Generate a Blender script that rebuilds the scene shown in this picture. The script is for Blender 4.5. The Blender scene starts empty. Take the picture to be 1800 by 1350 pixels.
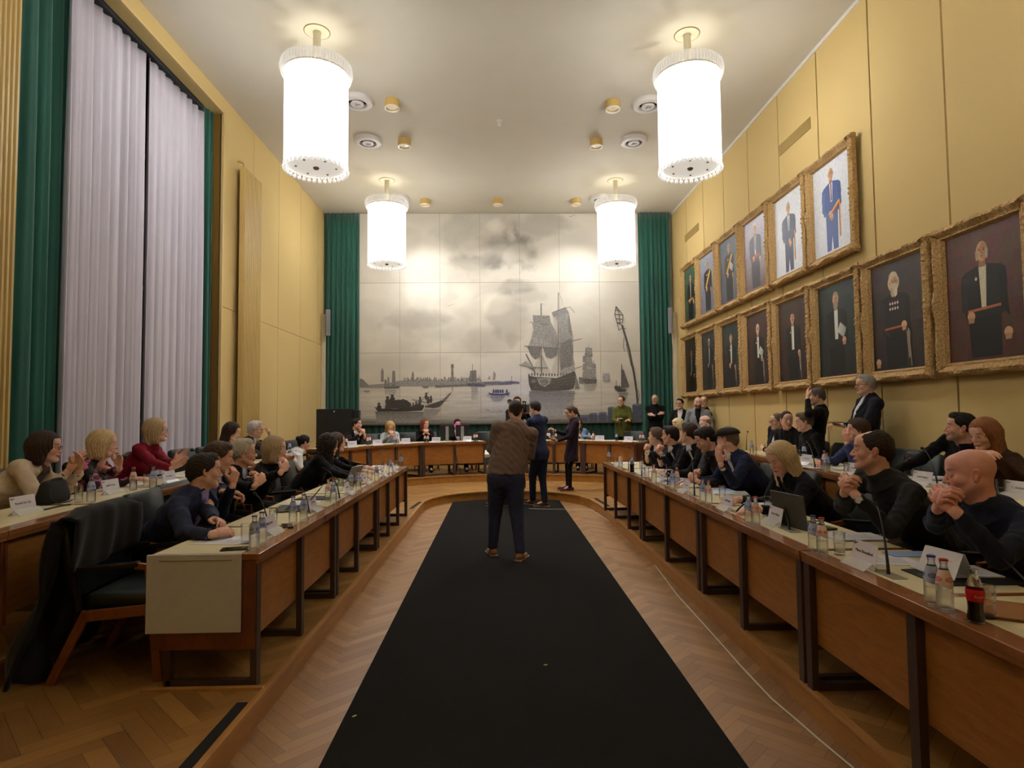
import bpy, math, random
import numpy as np
from mathutils import Vector, Matrix

SC = bpy.context.scene
COL = SC.collection
PI = math.pi

# ---------------------------------------------------------------- camera
FL, YAW, PITCH, ROLL = 1056.0, 0.02428, 0.04864, -0.00986
CAM = np.array([0.0, 0.0, 1.66])
def cam_axes():
    cy, sy, cp, sp = math.cos(YAW), math.sin(YAW), math.cos(PITCH), math.sin(PITCH)
    f = np.array([sy*cp, cy*cp, sp]); r0 = np.array([cy, -sy, 0.0]); u0 = np.cross(r0, f)
    cr, sr = math.cos(ROLL), math.sin(ROLL)
    return r0*cr+u0*sr, -r0*sr+u0*cr, f
_r, _u, _f = cam_axes()
cd = bpy.data.cameras.new('camera')
cam = bpy.data.objects.new('camera', cd); COL.objects.link(cam)
cam.matrix_world = Matrix(((_r[0], _u[0], -_f[0], CAM[0]), (_r[1], _u[1], -_f[1], CAM[1]), (_r[2], _u[2], -_f[2], CAM[2]), (0, 0, 0, 1)))
cd.sensor_width = 36.0; cd.lens = FL/1800.0*36.0; cd.clip_start = 0.05; cd.clip_end = 100
SC.camera = cam
def hit(px, py, axis, val):
    """surveying aid: where the line of sight through a photo point meets the plane axis=val"""
    d = _r*(px-900)/FL + _u*(675-py)/FL + _f
    return CAM + d*((val-CAM[axis])/d[axis])
def Zp(px, py, z): return hit(px, py, 2, z)
def Xp(px, py, x): return hit(px, py, 0, x)
def Yp(px, py, y): return hit(px, py, 1, y)

# ---------------------------------------------------------------- world, exposure
w = bpy.data.worlds.new('night'); SC.world = w; w.use_nodes = True
w.node_tree.nodes['Background'].inputs[0].default_value = (0.012, 0.016, 0.03, 1)
w.node_tree.nodes['Background'].inputs[1].default_value = 0.3
SC.view_settings.view_transform = 'Standard'; SC.view_settings.look = 'None'
SC.view_settings.gamma = 1.0; SC.view_settings.use_curve_mapping = False
SC.view_settings.exposure = 0.0
SC.cycles.use_denoising = True
SC.cycles.max_bounces = 8; SC.cycles.diffuse_bounces = 4; SC.cycles.glossy_bounces = 3
SC.cycles.transmission_bounces = 8; SC.cycles.transparent_max_bounces = 8
SC.cycles.caustics_reflective = False; SC.cycles.caustics_refractive = False
SC.cycles.sample_clamp_indirect = 6
SPOT = 230.0
LAMP = 16.5            # radiance of the chandeliers' diffusers

# ---------------------------------------------------------------- materials
def lin(c):
    return tuple(((v/255.0)/12.92 if v/255.0 <= .04045 else (((v/255.0)+.055)/1.055)**2.4) for v in c)
_M = {}
def mat(name, rgb=None, rough=.6, metal=0.0, var=0.0, scale=8.0, bump=0.0, bscale=60.0, emit=None, estr=0.0,
        spec=.5, trans=0.0, ior=1.45, stretch=(1, 1, 1), attr=None, sheen=0.0, alpha=1.0, detail=3.0, coat=0.0):
    if name in _M: return _M[name]
    m = bpy.data.materials.new(name); m.use_nodes = True; nt = m.node_tree; b = nt.nodes['Principled BSDF']
    c = rgb if rgb is not None else (.5, .5, .5)
    b.inputs['Base Color'].default_value = (*c, 1); b.inputs['Roughness'].default_value = rough
    b.inputs['Metallic'].default_value = metal; b.inputs['IOR'].default_value = ior
    b.inputs['Specular IOR Level'].default_value = spec
    b.inputs['Transmission Weight'].default_value = trans
    b.inputs['Sheen Weight'].default_value = sheen
    b.inputs['Coat Weight'].default_value = coat
    b.inputs['Alpha'].default_value = alpha
    tc = None
    if var or bump:
        tc = nt.nodes.new('ShaderNodeTexCoord'); mp = nt.nodes.new('ShaderNodeMapping')
        mp.inputs['Scale'].default_value = stretch
        nt.links.new(tc.outputs['Object'], mp.inputs[0])
    src = None
    if attr:
        at = nt.nodes.new('ShaderNodeAttribute'); at.attribute_name = attr; src = at.outputs['Color']
        nt.links.new(src, b.inputs['Base Color'])
    if var:
        n = nt.nodes.new('ShaderNodeTexNoise'); n.inputs['Scale'].default_value = scale; n.inputs['Detail'].default_value = detail
        nt.links.new(mp.outputs[0], n.inputs['Vector'])
        mr = nt.nodes.new('ShaderNodeMapRange'); mr.inputs[1].default_value = .3; mr.inputs[2].default_value = .7
        mr.inputs[3].default_value = 1-var; mr.inputs[4].default_value = 1+var
        nt.links.new(n.outputs[0], mr.inputs[0])
        mx = nt.nodes.new('ShaderNodeVectorMath'); mx.operation = 'SCALE'
        if src: nt.links.new(src, mx.inputs[0])
        else: mx.inputs[0].default_value = c
        nt.links.new(mr.outputs[0], mx.inputs['Scale']); nt.links.new(mx.outputs[0], b.inputs['Base Color'])
    if bump:
        n2 = nt.nodes.new('ShaderNodeTexNoise'); n2.inputs['Scale'].default_value = bscale; n2.inputs['Detail'].default_value = 3
        nt.links.new(mp.outputs[0], n2.inputs['Vector'])
        bp = nt.nodes.new('ShaderNodeBump'); bp.inputs['Strength'].default_value = bump; bp.inputs['Distance'].default_value = .01
        nt.links.new(n2.outputs[0], bp.inputs['Height']); nt.links.new(bp.outputs[0], b.inputs['Normal'])
    if emit is not None:
        b.inputs['Emission Color'].default_value = (*emit, 1); b.inputs['Emission Strength'].default_value = estr
    _M[name] = m
    return m

class NT:
    """tiny math-node writer"""
    def __init__(s, m): s.nt = m.node_tree
    def m(s, op, a, b=None, c=None):
        n = s.nt.nodes.new('ShaderNodeMath'); n.operation = op
        for i, v in enumerate((a, b, c)):
            if v is None: continue
            if isinstance(v, (int, float)): n.inputs[i].default_value = v
            else: s.nt.links.new(v, n.inputs[i])
        return n.outputs[0]

def herringbone(name, w_, n_, base, dark, rough=.35, rot=PI/4, off=(0, 0)):
    m = bpy.data.materials.new(name); m.use_nodes = True; nt = m.node_tree; N = NT(m); b = nt.nodes['Principled BSDF']
    g = nt.nodes.new('ShaderNodeNewGeometry'); sp = nt.nodes.new('ShaderNodeSeparateXYZ'); nt.links.new(g.outputs['Position'], sp.inputs[0])
    ca, sa = math.cos(rot)/w_, math.sin(rot)/w_
    x, y = sp.outputs[0], sp.outputs[1]
    u = N.m('ADD', N.m('ADD', N.m('MULTIPLY', x, ca), N.m('MULTIPLY', y, sa)), 200+off[0])
    v = N.m('ADD', N.m('SUBTRACT', N.m('MULTIPLY', y, ca), N.m('MULTIPLY', x, sa)), 200+off[1])
    i, j = N.m('FLOOR', u), N.m('FLOOR', v)
    a1 = N.m('SUBTRACT', u, j); mh = N.m('FLOORED_MODULO', a1, 2*n_)
    ish = N.m('LESS_THAN', mh, n_)
    kh = N.m('FLOOR', N.m('DIVIDE', a1, 2*n_))
    a2 = N.m('SUBTRACT', N.m('SUBTRACT', v, i), 1.0); mv = N.m('FLOORED_MODULO', a2, 2*n_)
    kv = N.m('FLOOR', N.m('DIVIDE', a2, 2*n_))
    def mixv(h, vv): return N.m('ADD', N.m('MULTIPLY', h, ish), N.m('MULTIPLY', vv, N.m('SUBTRACT', 1.0, ish)))
    along, row, k = mixv(mh, mv), mixv(j, i), mixv(kh, kv)
    across = mixv(N.m('FRACT', v), N.m('FRACT', u))
    cv = nt.nodes.new('ShaderNodeCombineXYZ')
    for q, s_ in enumerate((row, k, ish)): nt.links.new(s_, cv.inputs[q])
    wn = nt.nodes.new('ShaderNodeTexWhiteNoise'); nt.links.new(cv.outputs[0], wn.inputs[0])
    e = N.m('MINIMUM', N.m('MINIMUM', across, N.m('SUBTRACT', 1.0, across)), N.m('MINIMUM', along, N.m('SUBTRACT', float(n_), along)))
    line = N.m('GREATER_THAN', e, .018)
    gv = nt.nodes.new('ShaderNodeCombineXYZ')
    nt.links.new(N.m('MULTIPLY', along, .35), gv.inputs[0]); nt.links.new(N.m('MULTIPLY', across, 6.0), gv.inputs[1])
    nt.links.new(N.m('MULTIPLY', wn.outputs[0], 50.0), gv.inputs[2])
    gn = nt.nodes.new('ShaderNodeTexNoise'); gn.inputs['Scale'].default_value = 2.2; gn.inputs['Detail'].default_value = 5
    nt.links.new(gv.outputs[0], gn.inputs[0])
    big = nt.nodes.new('ShaderNodeTexNoise'); big.inputs['Scale'].default_value = .7; nt.links.new(g.outputs['Position'], big.inputs[0])
    t = N.m('ADD', N.m('ADD', N.m('MULTIPLY', wn.outputs[0], .62), N.m('MULTIPLY', gn.outputs[0], .55)), N.m('MULTIPLY', big.outputs[0], .35))
    t = N.m('SUBTRACT', t, .3)
    mx = nt.nodes.new('ShaderNodeMix'); mx.data_type = 'RGBA'; mx.clamp_factor = True
    nt.links.new(t, mx.inputs[0]); mx.inputs[6].default_value = (*base, 1); mx.inputs[7].default_value = (*dark, 1)
    sc = nt.nodes.new('ShaderNodeVectorMath'); sc.operation = 'SCALE'; nt.links.new(mx.outputs[2], sc.inputs[0])
    nt.links.new(N.m('ADD', N.m('MULTIPLY', line, .55), .45), sc.inputs['Scale'])
    nt.links.new(sc.outputs[0], b.inputs['Base Color'])
    b.inputs['Roughness'].default_value = rough
    bp = nt.nodes.new('ShaderNodeBump'); bp.inputs['Strength'].default_value = .25; bp.inputs['Distance'].default_value = .003
    nt.links.new(line, bp.inputs['Height']); nt.links.new(bp.outputs[0], b.inputs['Normal'])
    _M[name] = m
    return m

def woodmat(name, c1, c2, rough=.35, stretch=(2, 2, .25), scale=6.0, coat=0.0):
    m = bpy.data.materials.new(name); m.use_nodes = True; nt = m.node_tree; b = nt.nodes['Principled BSDF']
    tc = nt.nodes.new('ShaderNodeTexCoord'); mp = nt.nodes.new('ShaderNodeMapping'); mp.inputs['Scale'].default_value = stretch
    nt.links.new(tc.outputs['Object'], mp.inputs[0])
    n = nt.nodes.new('ShaderNodeTexNoise'); n.inputs['Scale'].default_value = scale; n.inputs['Detail'].default_value = 6; n.inputs['Distortion'].default_value = .6
    nt.links.new(mp.outputs[0], n.inputs[0])
    n2 = nt.nodes.new('ShaderNodeTexNoise'); n2.inputs['Scale'].default_value = scale*9; n2.inputs['Detail'].default_value = 2
    nt.links.new(mp.outputs[0], n2.inputs[0])
    N = NT(m); t = N.m('ADD', N.m('MULTIPLY', n.outputs[0], .9), N.m('MULTIPLY', n2.outputs[0], .35)); t = N.m('SUBTRACT', t, .12)
    r = nt.nodes.new('ShaderNodeValToRGB'); r.color_ramp.elements[0].color = (*c1, 1); r.color_ramp.elements[1].color = (*c2, 1)
    r.color_ramp.elements[0].position = .3; r.color_ramp.elements[1].position = .72
    nt.links.new(t, r.inputs[0]); nt.links.new(r.outputs[0], b.inputs['Base Color'])
    b.inputs['Roughness'].default_value = rough; b.inputs['Coat Weight'].default_value = coat
    _M[name] = m
    return m

parq_main = herringbone('parquet_main', .075, 5, lin((178, 138, 94)), lin((132, 94, 58)), .38)
parq_plat = herringbone('parquet_platform', .095, 5, lin((176, 132, 72)), lin((120, 82, 42)), .36, off=(3, 1))
wood_desk = woodmat('wood_desk', lin((140, 88, 36)), lin((168, 112, 52)), .38, (1.2, 1.2, 6))
wood_front = woodmat('wood_front', lin((146, 78, 26)), lin((172, 98, 38)), .42, (3.0, 3.0, 1.0), 3.0)
wood_red = woodmat('wood_red', lin((92, 48, 24)), lin((122, 66, 34)), .4, (3, 3, 1.2))
wood_edge = woodmat('wood_edge', lin((134, 84, 46)), lin((152, 98, 56)), .22, (1, 1, 1), 4.0, coat=.3)
wood_oak = woodmat('wood_oak', lin((150, 102, 42)), lin((182, 130, 62)), .4, (3, .5, 3), 3.0)
wall_y = mat('wall_fabric', lin((204, 178, 118)), .85, var=.03, scale=150, bump=.12, bscale=260)
wall_y2 = mat('wall_paint_yellow', lin((206, 178, 120)), .5, var=.02)
radi = mat('radiator_yellow', lin((196, 168, 104)), .45, var=.02)
seamm = mat('wall_batten', lin((122, 92, 36)), .5)
ceilm = mat('ceiling_paint', lin((208, 202, 186)), .8, var=.015, scale=2)
beige = mat('beige_plaster', lin((206, 196, 170)), .7, var=.03)
black = mat('black_plastic', (.012, .012, .013), .4)
dblack = mat('matt_black', (.006, .006, .007), .8)
cream = mat('cream_laminate', lin((222, 212, 176)), .35, var=.02)
white = mat('white_plastic', lin((225, 222, 215)), .4)
greyw = mat('grey_white_board', lin((204, 206, 214)), .55, var=.03, scale=30)
bronze = mat('bronze_metal', lin((78, 60, 54)), .5, metal=.25, var=.08)
chrome = mat('chrome', (.7, .7, .7), .2, metal=1)
gold = mat('gilt', lin((182, 148, 96)), .5, metal=.35, var=.38, scale=55, bump=1.0, bscale=110)
brass = mat('brass', lin((214, 176, 70)), .3, metal=.9)
carp = mat('runner_black', (.0135, .0125, .012), .95, var=.25, scale=120, bump=.3, bscale=300, spec=.1)

# ---------------------------------------------------------------- mesh helpers
class MB:
    def __init__(s): s.v = []; s.f = []; s.mi = []; s.c = []; s.n = 0
    def add(s, vs, fs, mi=0, col=None):
        b = s.n; s.v.extend([tuple(map(float, p)) for p in vs]); s.n = len(s.v)
        for f in fs: s.f.append(tuple(b+i for i in f)); s.mi.append(mi); s.c.append(col)
        return s
    def box(s, x0, x1, y0, y1, z0, z1, mi=0, col=None):
        vs = [(x, y, z) for z in (z0, z1) for y in (y0, y1) for x in (x0, x1)]
        return s.add(vs, [(0, 2, 3, 1), (4, 5, 7, 6), (0, 1, 5, 4), (2, 6, 7, 3), (0, 4, 6, 2), (1, 3, 7, 5)], mi, col)
    def obox(s, c, ax, ay, az, mi=0, col=None):
        c = Vector(c); ax = Vector(ax); ay = Vector(ay); az = Vector(az)
        vs = [c+ax*i+ay*j+az*k for k in (-1, 1) for j in (-1, 1) for i in (-1, 1)]
        return s.add(vs, [(0, 2, 3, 1), (4, 5, 7, 6), (0, 1, 5, 4), (2, 6, 7, 3), (0, 4, 6, 2), (1, 3, 7, 5)], mi, col)
    def bar(s, a, b, w_, d, up=(0, 0, 1), mi=0, col=None):
        a = Vector(a); b = Vector(b); t = (b-a); L = t.length; t.normalize(); u = Vector(up)
        if abs(t.dot(u)) > .95: u = Vector((0, 1, 0))
        x = t.cross(u).normalized(); u = x.cross(t)
        return s.obox((a+b)/2, t*L/2, x*w_/2, u*d/2, mi, col)
    def prism(s, poly, z0, z1, mi=0, mside=None, col=None):
        n = len(poly); vs = [(x, y, z0) for x, y in poly]+[(x, y, z1) for x, y in poly]
        s.add(vs, [tuple(range(n))[::-1], tuple(range(n, 2*n))], mi, col)
        b = s.n-2*n
        for i in range(n):
            j = (i+1) % n; s.f.append((b+i, b+j, b+n+j, b+n+i)); s.mi.append(mi if mside is None else mside); s.c.append(col)
        return s
    def tube(s, pts, r, n=8, mi=0, col=None, cap=True, rs=None):
        pts = [Vector(p) for p in pts]; m = len(pts); rr = rs or [r]*m
        u = None; vs = []
        for i, p in enumerate(pts):
            t = (pts[min(i+1, m-1)]-pts[max(i-1, 0)]).normalized()
            if u is None:
                u = t.cross(Vector((0, 0, 1)))
                if u.length < .1: u = t.cross(Vector((0, 1, 0)))
                u.normalize()
            else:
                u = (u-t*u.dot(t)).normalized()
            v = t.cross(u)
            for k in range(n):
                a = 2*PI*k/n; vs.append(p+(u*math.cos(a)+v*math.sin(a))*rr[i])
        fs = [(i*n+k, i*n+(k+1) % n, (i+1)*n+(k+1) % n, (i+1)*n+k) for i in range(m-1) for k in range(n)]
        if cap: fs += [tuple(range(n))[::-1], tuple(range((m-1)*n, m*n))]
        return s.add(vs, fs, mi, col)
    def lathe(s, prof, c=(0, 0, 0), n=24, mi=0, col=None, sx=1, sy=1, ring=False):
        if ring: prof = list(prof)+[prof[0]]
        vs = []; m = len(prof)
        for r, z in prof:
            for k in range(n):
                a = 2*PI*k/n; vs.append((c[0]+r*math.cos(a)*sx, c[1]+r*math.sin(a)*sy, c[2]+z))
        fs = [(i*n+k, i*n+(k+1) % n, (i+1)*n+(k+1) % n, (i+1)*n+k) for i in range(m-1) for k in range(n)]
        if prof[0][0] > 1e-6 and not ring: fs.append(tuple(range(n))[::-1])
        if prof[-1][0] > 1e-6 and not ring: fs.append(tuple(range((m-1)*n, m*n)))
        return s.add(vs, fs, mi, col)
    def sphere(s, c, r, n=10, mi=0, col=None, sc=(1, 1, 1)):
        m = max(4, n//2); prof = [(r*math.sin(PI*i/m), -r*math.cos(PI*i/m)) for i in range(m+1)]
        b = s.n; s.lathe([(max(a, 1e-5), z) for a, z in prof], (0, 0, 0), n, mi, col)
        for i in range(b, s.n):
            x, y, z = s.v[i]; s.v[i] = (c[0]+x*sc[0], c[1]+y*sc[1], c[2]+z*sc[2])
        return s
    def xf(s, M, start=0):
        for i in range(start, s.n): s.v[i] = tuple(M @ Vector(s.v[i]))
        return s
    def build(s, name, mats, parent=None, smooth=False, bevel=0, loc=None, rz=0):
        me = bpy.data.meshes.new(name); me.from_pydata(s.v, [], s.f)
        if not isinstance(mats, (list, tuple)): mats = [mats]
        for m in mats: me.materials.append(m)
        if len(mats) > 1: me.polygons.foreach_set('material_index', s.mi)
        if any(c is not None for c in s.c):
            at = me.color_attributes.new('paint', 'FLOAT_COLOR', 'CORNER'); arr = np.ones((len(me.loops), 4), np.float32)
            q = 0
            for f, c in zip(s.f, s.c):
                arr[q:q+len(f), :3] = c if c is not None else (.5, .5, .5); q += len(f)
            at.data.foreach_set('color', arr.ravel())
        me.validate(); me.update()
        if smooth:
            me.polygons.foreach_set('use_smooth', [True]*len(me.polygons))
            try: me.set_sharp_from_angle(angle=math.radians(40 if smooth is True else smooth))
            except Exception: pass
        o = bpy.data.objects.new(name, me); COL.objects.link(o)
        if parent is not None: o.parent = parent
        if loc is not None: o.location = loc
        if rz: o.rotation_euler.z = rz
        if bevel:
            bm = o.modifiers.new('bevel', 'BEVEL'); bm.width = bevel; bm.segments = 2; bm.limit_method = 'ANGLE'
        return o

def tag(o, label=None, cat=None, group=None, kind=None):
    if label: o['label'] = label
    if cat: o['category'] = cat
    if group: o['group'] = group
    if kind: o['kind'] = kind
    return o
def thing(name, label, cat, loc=(0, 0, 0), rz=0, group=None):
    o = bpy.data.objects.new(name, None); COL.objects.link(o); o.location = loc; o.rotation_euler = (0, 0, rz)
    o.empty_display_size = .1
    return tag(o, label, cat, group)
def struct(o): o['kind'] = 'structure'; return o
def copy_tree(o, parent=None):
    c = o.copy(); COL.objects.link(c)
    if parent is not None: c.parent = parent
    for ch in list(o.children): copy_tree(ch, c)
    return c
_fonts = {}
def text_mesh(txt, size, name='lettering', m=None, parent=None, mat4=None, extrude=.0004, align='CENTER'):
    cu = bpy.data.curves.new(name, 'FONT'); cu.body = txt; cu.size = size; cu.extrude = extrude; cu.align_x = align; cu.align_y = 'CENTER'; cu.resolution_u = 2
    t = bpy.data.objects.new(name+'_c', cu); me = bpy.data.meshes.new_from_object(t)
    bpy.data.objects.remove(t); bpy.data.curves.remove(cu)
    me.materials.clear()
    if m: me.materials.append(m)
    o = bpy.data.objects.new(name, me); COL.objects.link(o)
    if parent is not None: o.parent = parent
    if mat4 is not None: o.matrix_local = mat4
    return o

# ---------------------------------------------------------------- room shell
XL, XR, YB, H = -4.60, 4.78, 16.0, 7.06
YF = -1.2
struct(MB().box(XL-1.2, XR+.3, YF-.2, YB+.4, -.12, 0).build('floor', parq_main))
struct(MB().box(XL-1.2, XR+.3, YF-.2, YB+.4, H, H+.12).build('ceiling', ceilm))
struct(MB().box(XL-1.2, XR+.3, YF-.2, YF, 0, H).build('wall_front', wall_y))
struct(MB().box(XL-.2, XR+.2, YB+.15, YB+.3, 0, H).build('wall_back', beige))
# right wall: fabric panels over battens
PITCHW = 1.237
wr = MB(); wr.box(XR+.025, XR+.2, YF, YB+.3, 0, H, 1)
seams = [6.12+PITCHW*k for k in range(-6, 9)]
ys = [YF]+[s for s in seams if s > YF]+[YB+.02]
for a, b in zip(ys[:-1], ys[1:]):
    wr.box(XR, XR+.03, a+.014, b-.014, .3, H-.05)
struct(wr.build('wall_right', [wall_y, seamm]))
struct(MB().box(XR-.015, XR+.03, YF, YB, H-.06, H-.002).build('trim_1', white))
# left wall with the tall window opening y 5.75..10.1
WY0, WY1, WZ = 5.55, 10.07, 6.78
wl = MB(); wl.box(XL-.2, XL-.03, WY1, YB+.3, 0, H, 1)
ls = [WY1, 11.34, 12.66, 14.06, 15.42, YB+.02]
for a, b in zip(ls[:-1], ls[1:]):
    for z0, z1 in ((.3, 3.49), (3.5, H)):
        wl.box(XL-.04, XL, a+(.0 if a == WY1 else .008), b-.008, z0, z1)
wl.box(XL-.2, XL, YF, WY0, 0, H)
wl.box(XL-.2, XL, WY0, WY1, WZ, H)
wl.box(XL-.2, XL, WY0, WY1, 0, .5)
struct(wl.build('wall_left', [wall_y, seamm]))
# window behind the curtains: dark glazing
wn = thing('window_1', None, None, (XL-.75, (WY0+WY1)/2, 3.6)); struct(wn)
glassn = mat('night_glass', (.01, .012, .018), .08)
MB().box(-.02, .02, -2.6, 2.6, -3.3, 3.4).build('pane', glassn, wn)
fr = MB()
for yy in (-1.5, -.4, .7, 1.8): fr.box(.02, .07, yy-.03, yy+.03, -3.3, 3.4)
for zz in (-2.0, 0, 2.0): fr.box(.02, .065, -2.6, 2.6, zz-.03, zz+.03)
fr.build('window_frame', bronze, wn)
struct(MB().box(XL-.8, XL-.2, WY0-.3, WY0-.1, 0, H).box(XL-.8, XL-.2, WY1+.1, WY1+.3, 0, H).box(XL-.8, XL-.2, WY0-.3, WY1+.3, WZ+.2, H).build('wall_window_reveal', dblack))
struct(MB().box(XL-.02, XL+.02, WY1-.03, WY1+.005, .5, WZ+.03).box(XL-.02, XL+.02, WY0, WY1, WZ-.01, WZ+.03).build('trim_2', wall_y2))

# platforms
in1 = [(-1.30, YF), (-1.30, 10.0), (-1.29, 10.45), (-1.2, 10.88), (-1.03, 11.2), (-.78, 11.46), (-.45, 11.64), (-.14, 11.74), (.35, 11.75), (.83, 11.62), (1.1, 11.45), (1.3, 11.24), (1.48, 10.93), (1.6, 10.5), (1.66, 10.0), (1.68, 9.4), (1.69, YF)]
outer = [(XR, YF), (XR, YB+.1), (XL, YB+.1), (XL, YF)]
def platform(name, inner, z0, z1, mt):
    mb = MB(); n = len(inner)
    tri = []
    # left strip / right strip / far strip built as quads so the U shape stays clean
    vs = [(x, y, z1) for x, y in inner]+[(x, y, z0) for x, y in inner]
    fs = [(i, i+1, n+i+1, n+i) for i in range(n-1)]
    mb.add(vs, fs, 1)
    k = max(range(n), key=lambda i: inner[i][1])
    top = [(x, y, z1) for x, y in inner]
    outl = []
    for i, (x, y) in enumerate(inner):
        outl.append((XL if i < k else XR, y, z1) if abs(y-inner[k][1]) > 1e-6 else (x, y, z1))
    mb.add(top+outl, [(i, i+1, n+i+1, n+i) for i in range(n-1)], 0)
    yk = inner[k][1]
    mb.add([(XL, yk, z1), (inner[k][0], yk, z1), (XR, yk, z1), (XR, YB+.1, z1), (XL, YB+.1, z1)], [(0, 1, 2, 3, 4)], 0)
    return struct(mb.build(name, mt))
platform('platform', in1, 0, .15, [parq_plat, wood_oak])
in2 = [(-2.80, 2.6), (-2.80, 3.4), (-2.88, 4.6), (-2.97, 5.8), (-3.12, 7.6), (-3.24, 9.4), (-3.1, 10.3), (-2.78, 11.3), (-2.35, 12.2), (-1.83, 12.87), (-1.4, 13.14), (-.89, 13.36), (-.19, 13.5), (.5, 13.52), (1.11, 13.43), (1.7, 13.24), (2.22, 12.97), (2.7, 12.5), (3.1, 11.9), (3.55, 10.6), (3.72, 9.4), (3.62, 8.4), (3.42, 6.6), (3.28, 5.4), (3.14, 4.2), (3.06, 2.6)]
_p2 = [(-2.80, YF)]+in2+[(3.06, YF)]
platform('platform', _p2, .15, .30, [parq_plat, wood_oak])
# nosing trims along both platform edges
def nosing(name, path, z, w_=.035, h=.022):
    mb = MB()
    for a, b in zip(path[:-1], path[1:]): mb.bar((a[0], a[1], z), (b[0], b[1], z), w_, h)
    return struct(mb.build(name, wood_edge_m))
wood_edge_m = woodmat('wood_nosing', lin((164, 116, 60)), lin((190, 140, 80)), .35, (2, .6, 2), 3)
nosing('trim_3', in1, .147); nosing('trim_4', _p2, .297)
struct(MB().box(-1.97, -1.31, 3.415, 3.45, .15, .165).build('trim_5', wood_edge_m))
struct(MB().box(XL, XL+.02, YF, YB, .3, .42).build('baseboard_left', wood_oak))
struct(MB().box(XR-.02, XR, YF, YB, .3, .42).build('baseboard_right', wood_oak))

# black runner carpet
rn = MB().box(-.855, 1.15, .9, 11.2, 0, .008)
rn.add([(-.855, 11.2, .008), (1.15, 11.2, .008), (1.15, 11.42, .008), (.83, 11.585, .008), (.35, 11.7, .008), (-.14, 11.7, .008), (-.45, 11.6, .008), (-.78, 11.42, .008), (-.855, 11.35, .008)], [tuple(range(9))])
tag(rn.build('carpet_runner', carp), 'long black carpet runner down the middle of the parquet', 'carpet')
# anti slip strips
strips = [((-1.355, 2.2), (-1.355, 3.27), 'near the desk end in the left foreground'), ((-1.40, 9.75), (-1.345, 10.45), 'beyond the last left desk'), ((1.77, 9.7), (1.70, 10.6), 'beyond the last right desk')]
for (a, b, lb) in strips:
    o = MB().bar((*a, .153), (*b, .153), .055, .006).build('anti_slip_strip', dblack)
    tag(o, 'black anti-slip strip on the platform edge '+lb, 'strip', 'anti-slip strips')
# white cable on the floor
cab = [Zp(*q, .006) for q in ((1520, 1375), (1500, 1350), (1440, 1300), (1396, 1262), (1356, 1228), (1300, 1168), (1235, 1095), (1190, 1045), (1130, 965), (1085, 925), (1040, 896.5), (1000, 895.5), (955, 895), (930, 894))]
cab = [tuple(p) for p in cab]
tag(MB().tube(cab, .005, 6).build('floor_cable', white, smooth=True), 'thin white cable lying along the right step and across the carpet', 'cable')

# ---------------------------------------------------------------- curtains
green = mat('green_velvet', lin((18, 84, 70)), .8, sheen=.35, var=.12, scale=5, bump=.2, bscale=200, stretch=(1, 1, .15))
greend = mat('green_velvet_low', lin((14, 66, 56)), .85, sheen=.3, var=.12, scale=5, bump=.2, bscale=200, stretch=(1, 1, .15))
sheer = mat('white_sheer', lin((205, 200, 212)), .85, var=.04, scale=6, stretch=(1, 1, .1), bump=.1, bscale=150)
def curtain(name, p0, p1, z0, z1, folds, depth, m, label, seed=0, pinch=0.0, group=None, thick=.012, spread0=0.0):
    """pleated cloth from p0 to p1 (xy), folds deeper and less regular towards the floor"""
    rnd = random.Random(seed); p0 = Vector((*p0, 0)); p1 = Vector((*p1, 0)); t = (p1-p0); L = t.length; t.normalize(); nrm = Vector((-t.y, t.x, 0))
    nu = int(folds*12); nz = 18; ph = [rnd.uniform(-.9, .9) for _ in range(int(folds)+2)]; am = [rnd.uniform(.6, 1.25) for _ in range(int(folds)+2)]
    dr = [rnd.uniform(-.35, .35) for _ in range(int(folds)+2)]
    vs = []
    for k in range(nz+1):
        f = k/nz; z = z1+(z0-z1)*f
        for i in range(nu+1):
            s = i/nu*folds; c = int(min(s, folds-1e-6)); fr_ = s-c
            pc = ph[c]*(1-fr_)+ph[c+1]*fr_; ac = am[c]*(1-fr_)+am[c+1]*fr_; dc = dr[c]*(1-fr_)+dr[c+1]*fr_
            a = 2*PI*(s+.18*pc+.25*dc*f)
            wv = math.sin(a)+.28*math.sin(2*a+pc*3)+.12*math.sin(3*a+f*2)
            d = depth*ac*(.55+.45*min(1, f*3))*wv
            e = spread0*(1-f)*(i/nu-.5) if spread0 else 0
            along = L*(i/nu)*(1-pinch*math.sin(f*PI))+L*pinch*math.sin(f*PI)*.5+.25*depth*math.cos(a)*f + e
            vs.append(p0+t*along+nrm*d+Vector((0, 0, z)))
    W = nu+1
    fs = [(k*W+i, (k+1)*W+i, (k+1)*W+i+1, k*W+i+1) for k in range(nz) for i in range(nu)]
    mb = MB(); mb.add(vs, fs); o = mb.build(name, m, smooth=180)
    so = o.modifiers.new('cloth', 'SOLIDIFY'); so.thickness = thick
    return tag(o, label, 'curtain', group)
curtain('green_curtain', (XL-.26, 5.72), (XL-.26, 6.88), .5, 6.95, 6, .045, green, 'green velvet curtain beside the ribbed radiator at the left edge', 1, group='green curtains')
curtain('green_curtain', (XL-.28, 9.60), (XL-.16, 10.02), .5, 6.95, 3.6, .04, green, 'narrow green velvet curtain at the far side of the tall window', 2, group='green curtains')
curtain('sheer_curtain', (XL-.16, 6.66), (XL-.16, 8.07), .5, 6.60, 8, .042, sheer, 'wide white sheer curtain, nearer half of the window', 3, group='white curtains')
curtain('sheer_curtain', (XL-.16, 8.17), (XL-.16, 9.72), .5, 6.60, 8, .042, sheer, 'white sheer curtain, farther half of the window', 4, group='white curtains')
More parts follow.
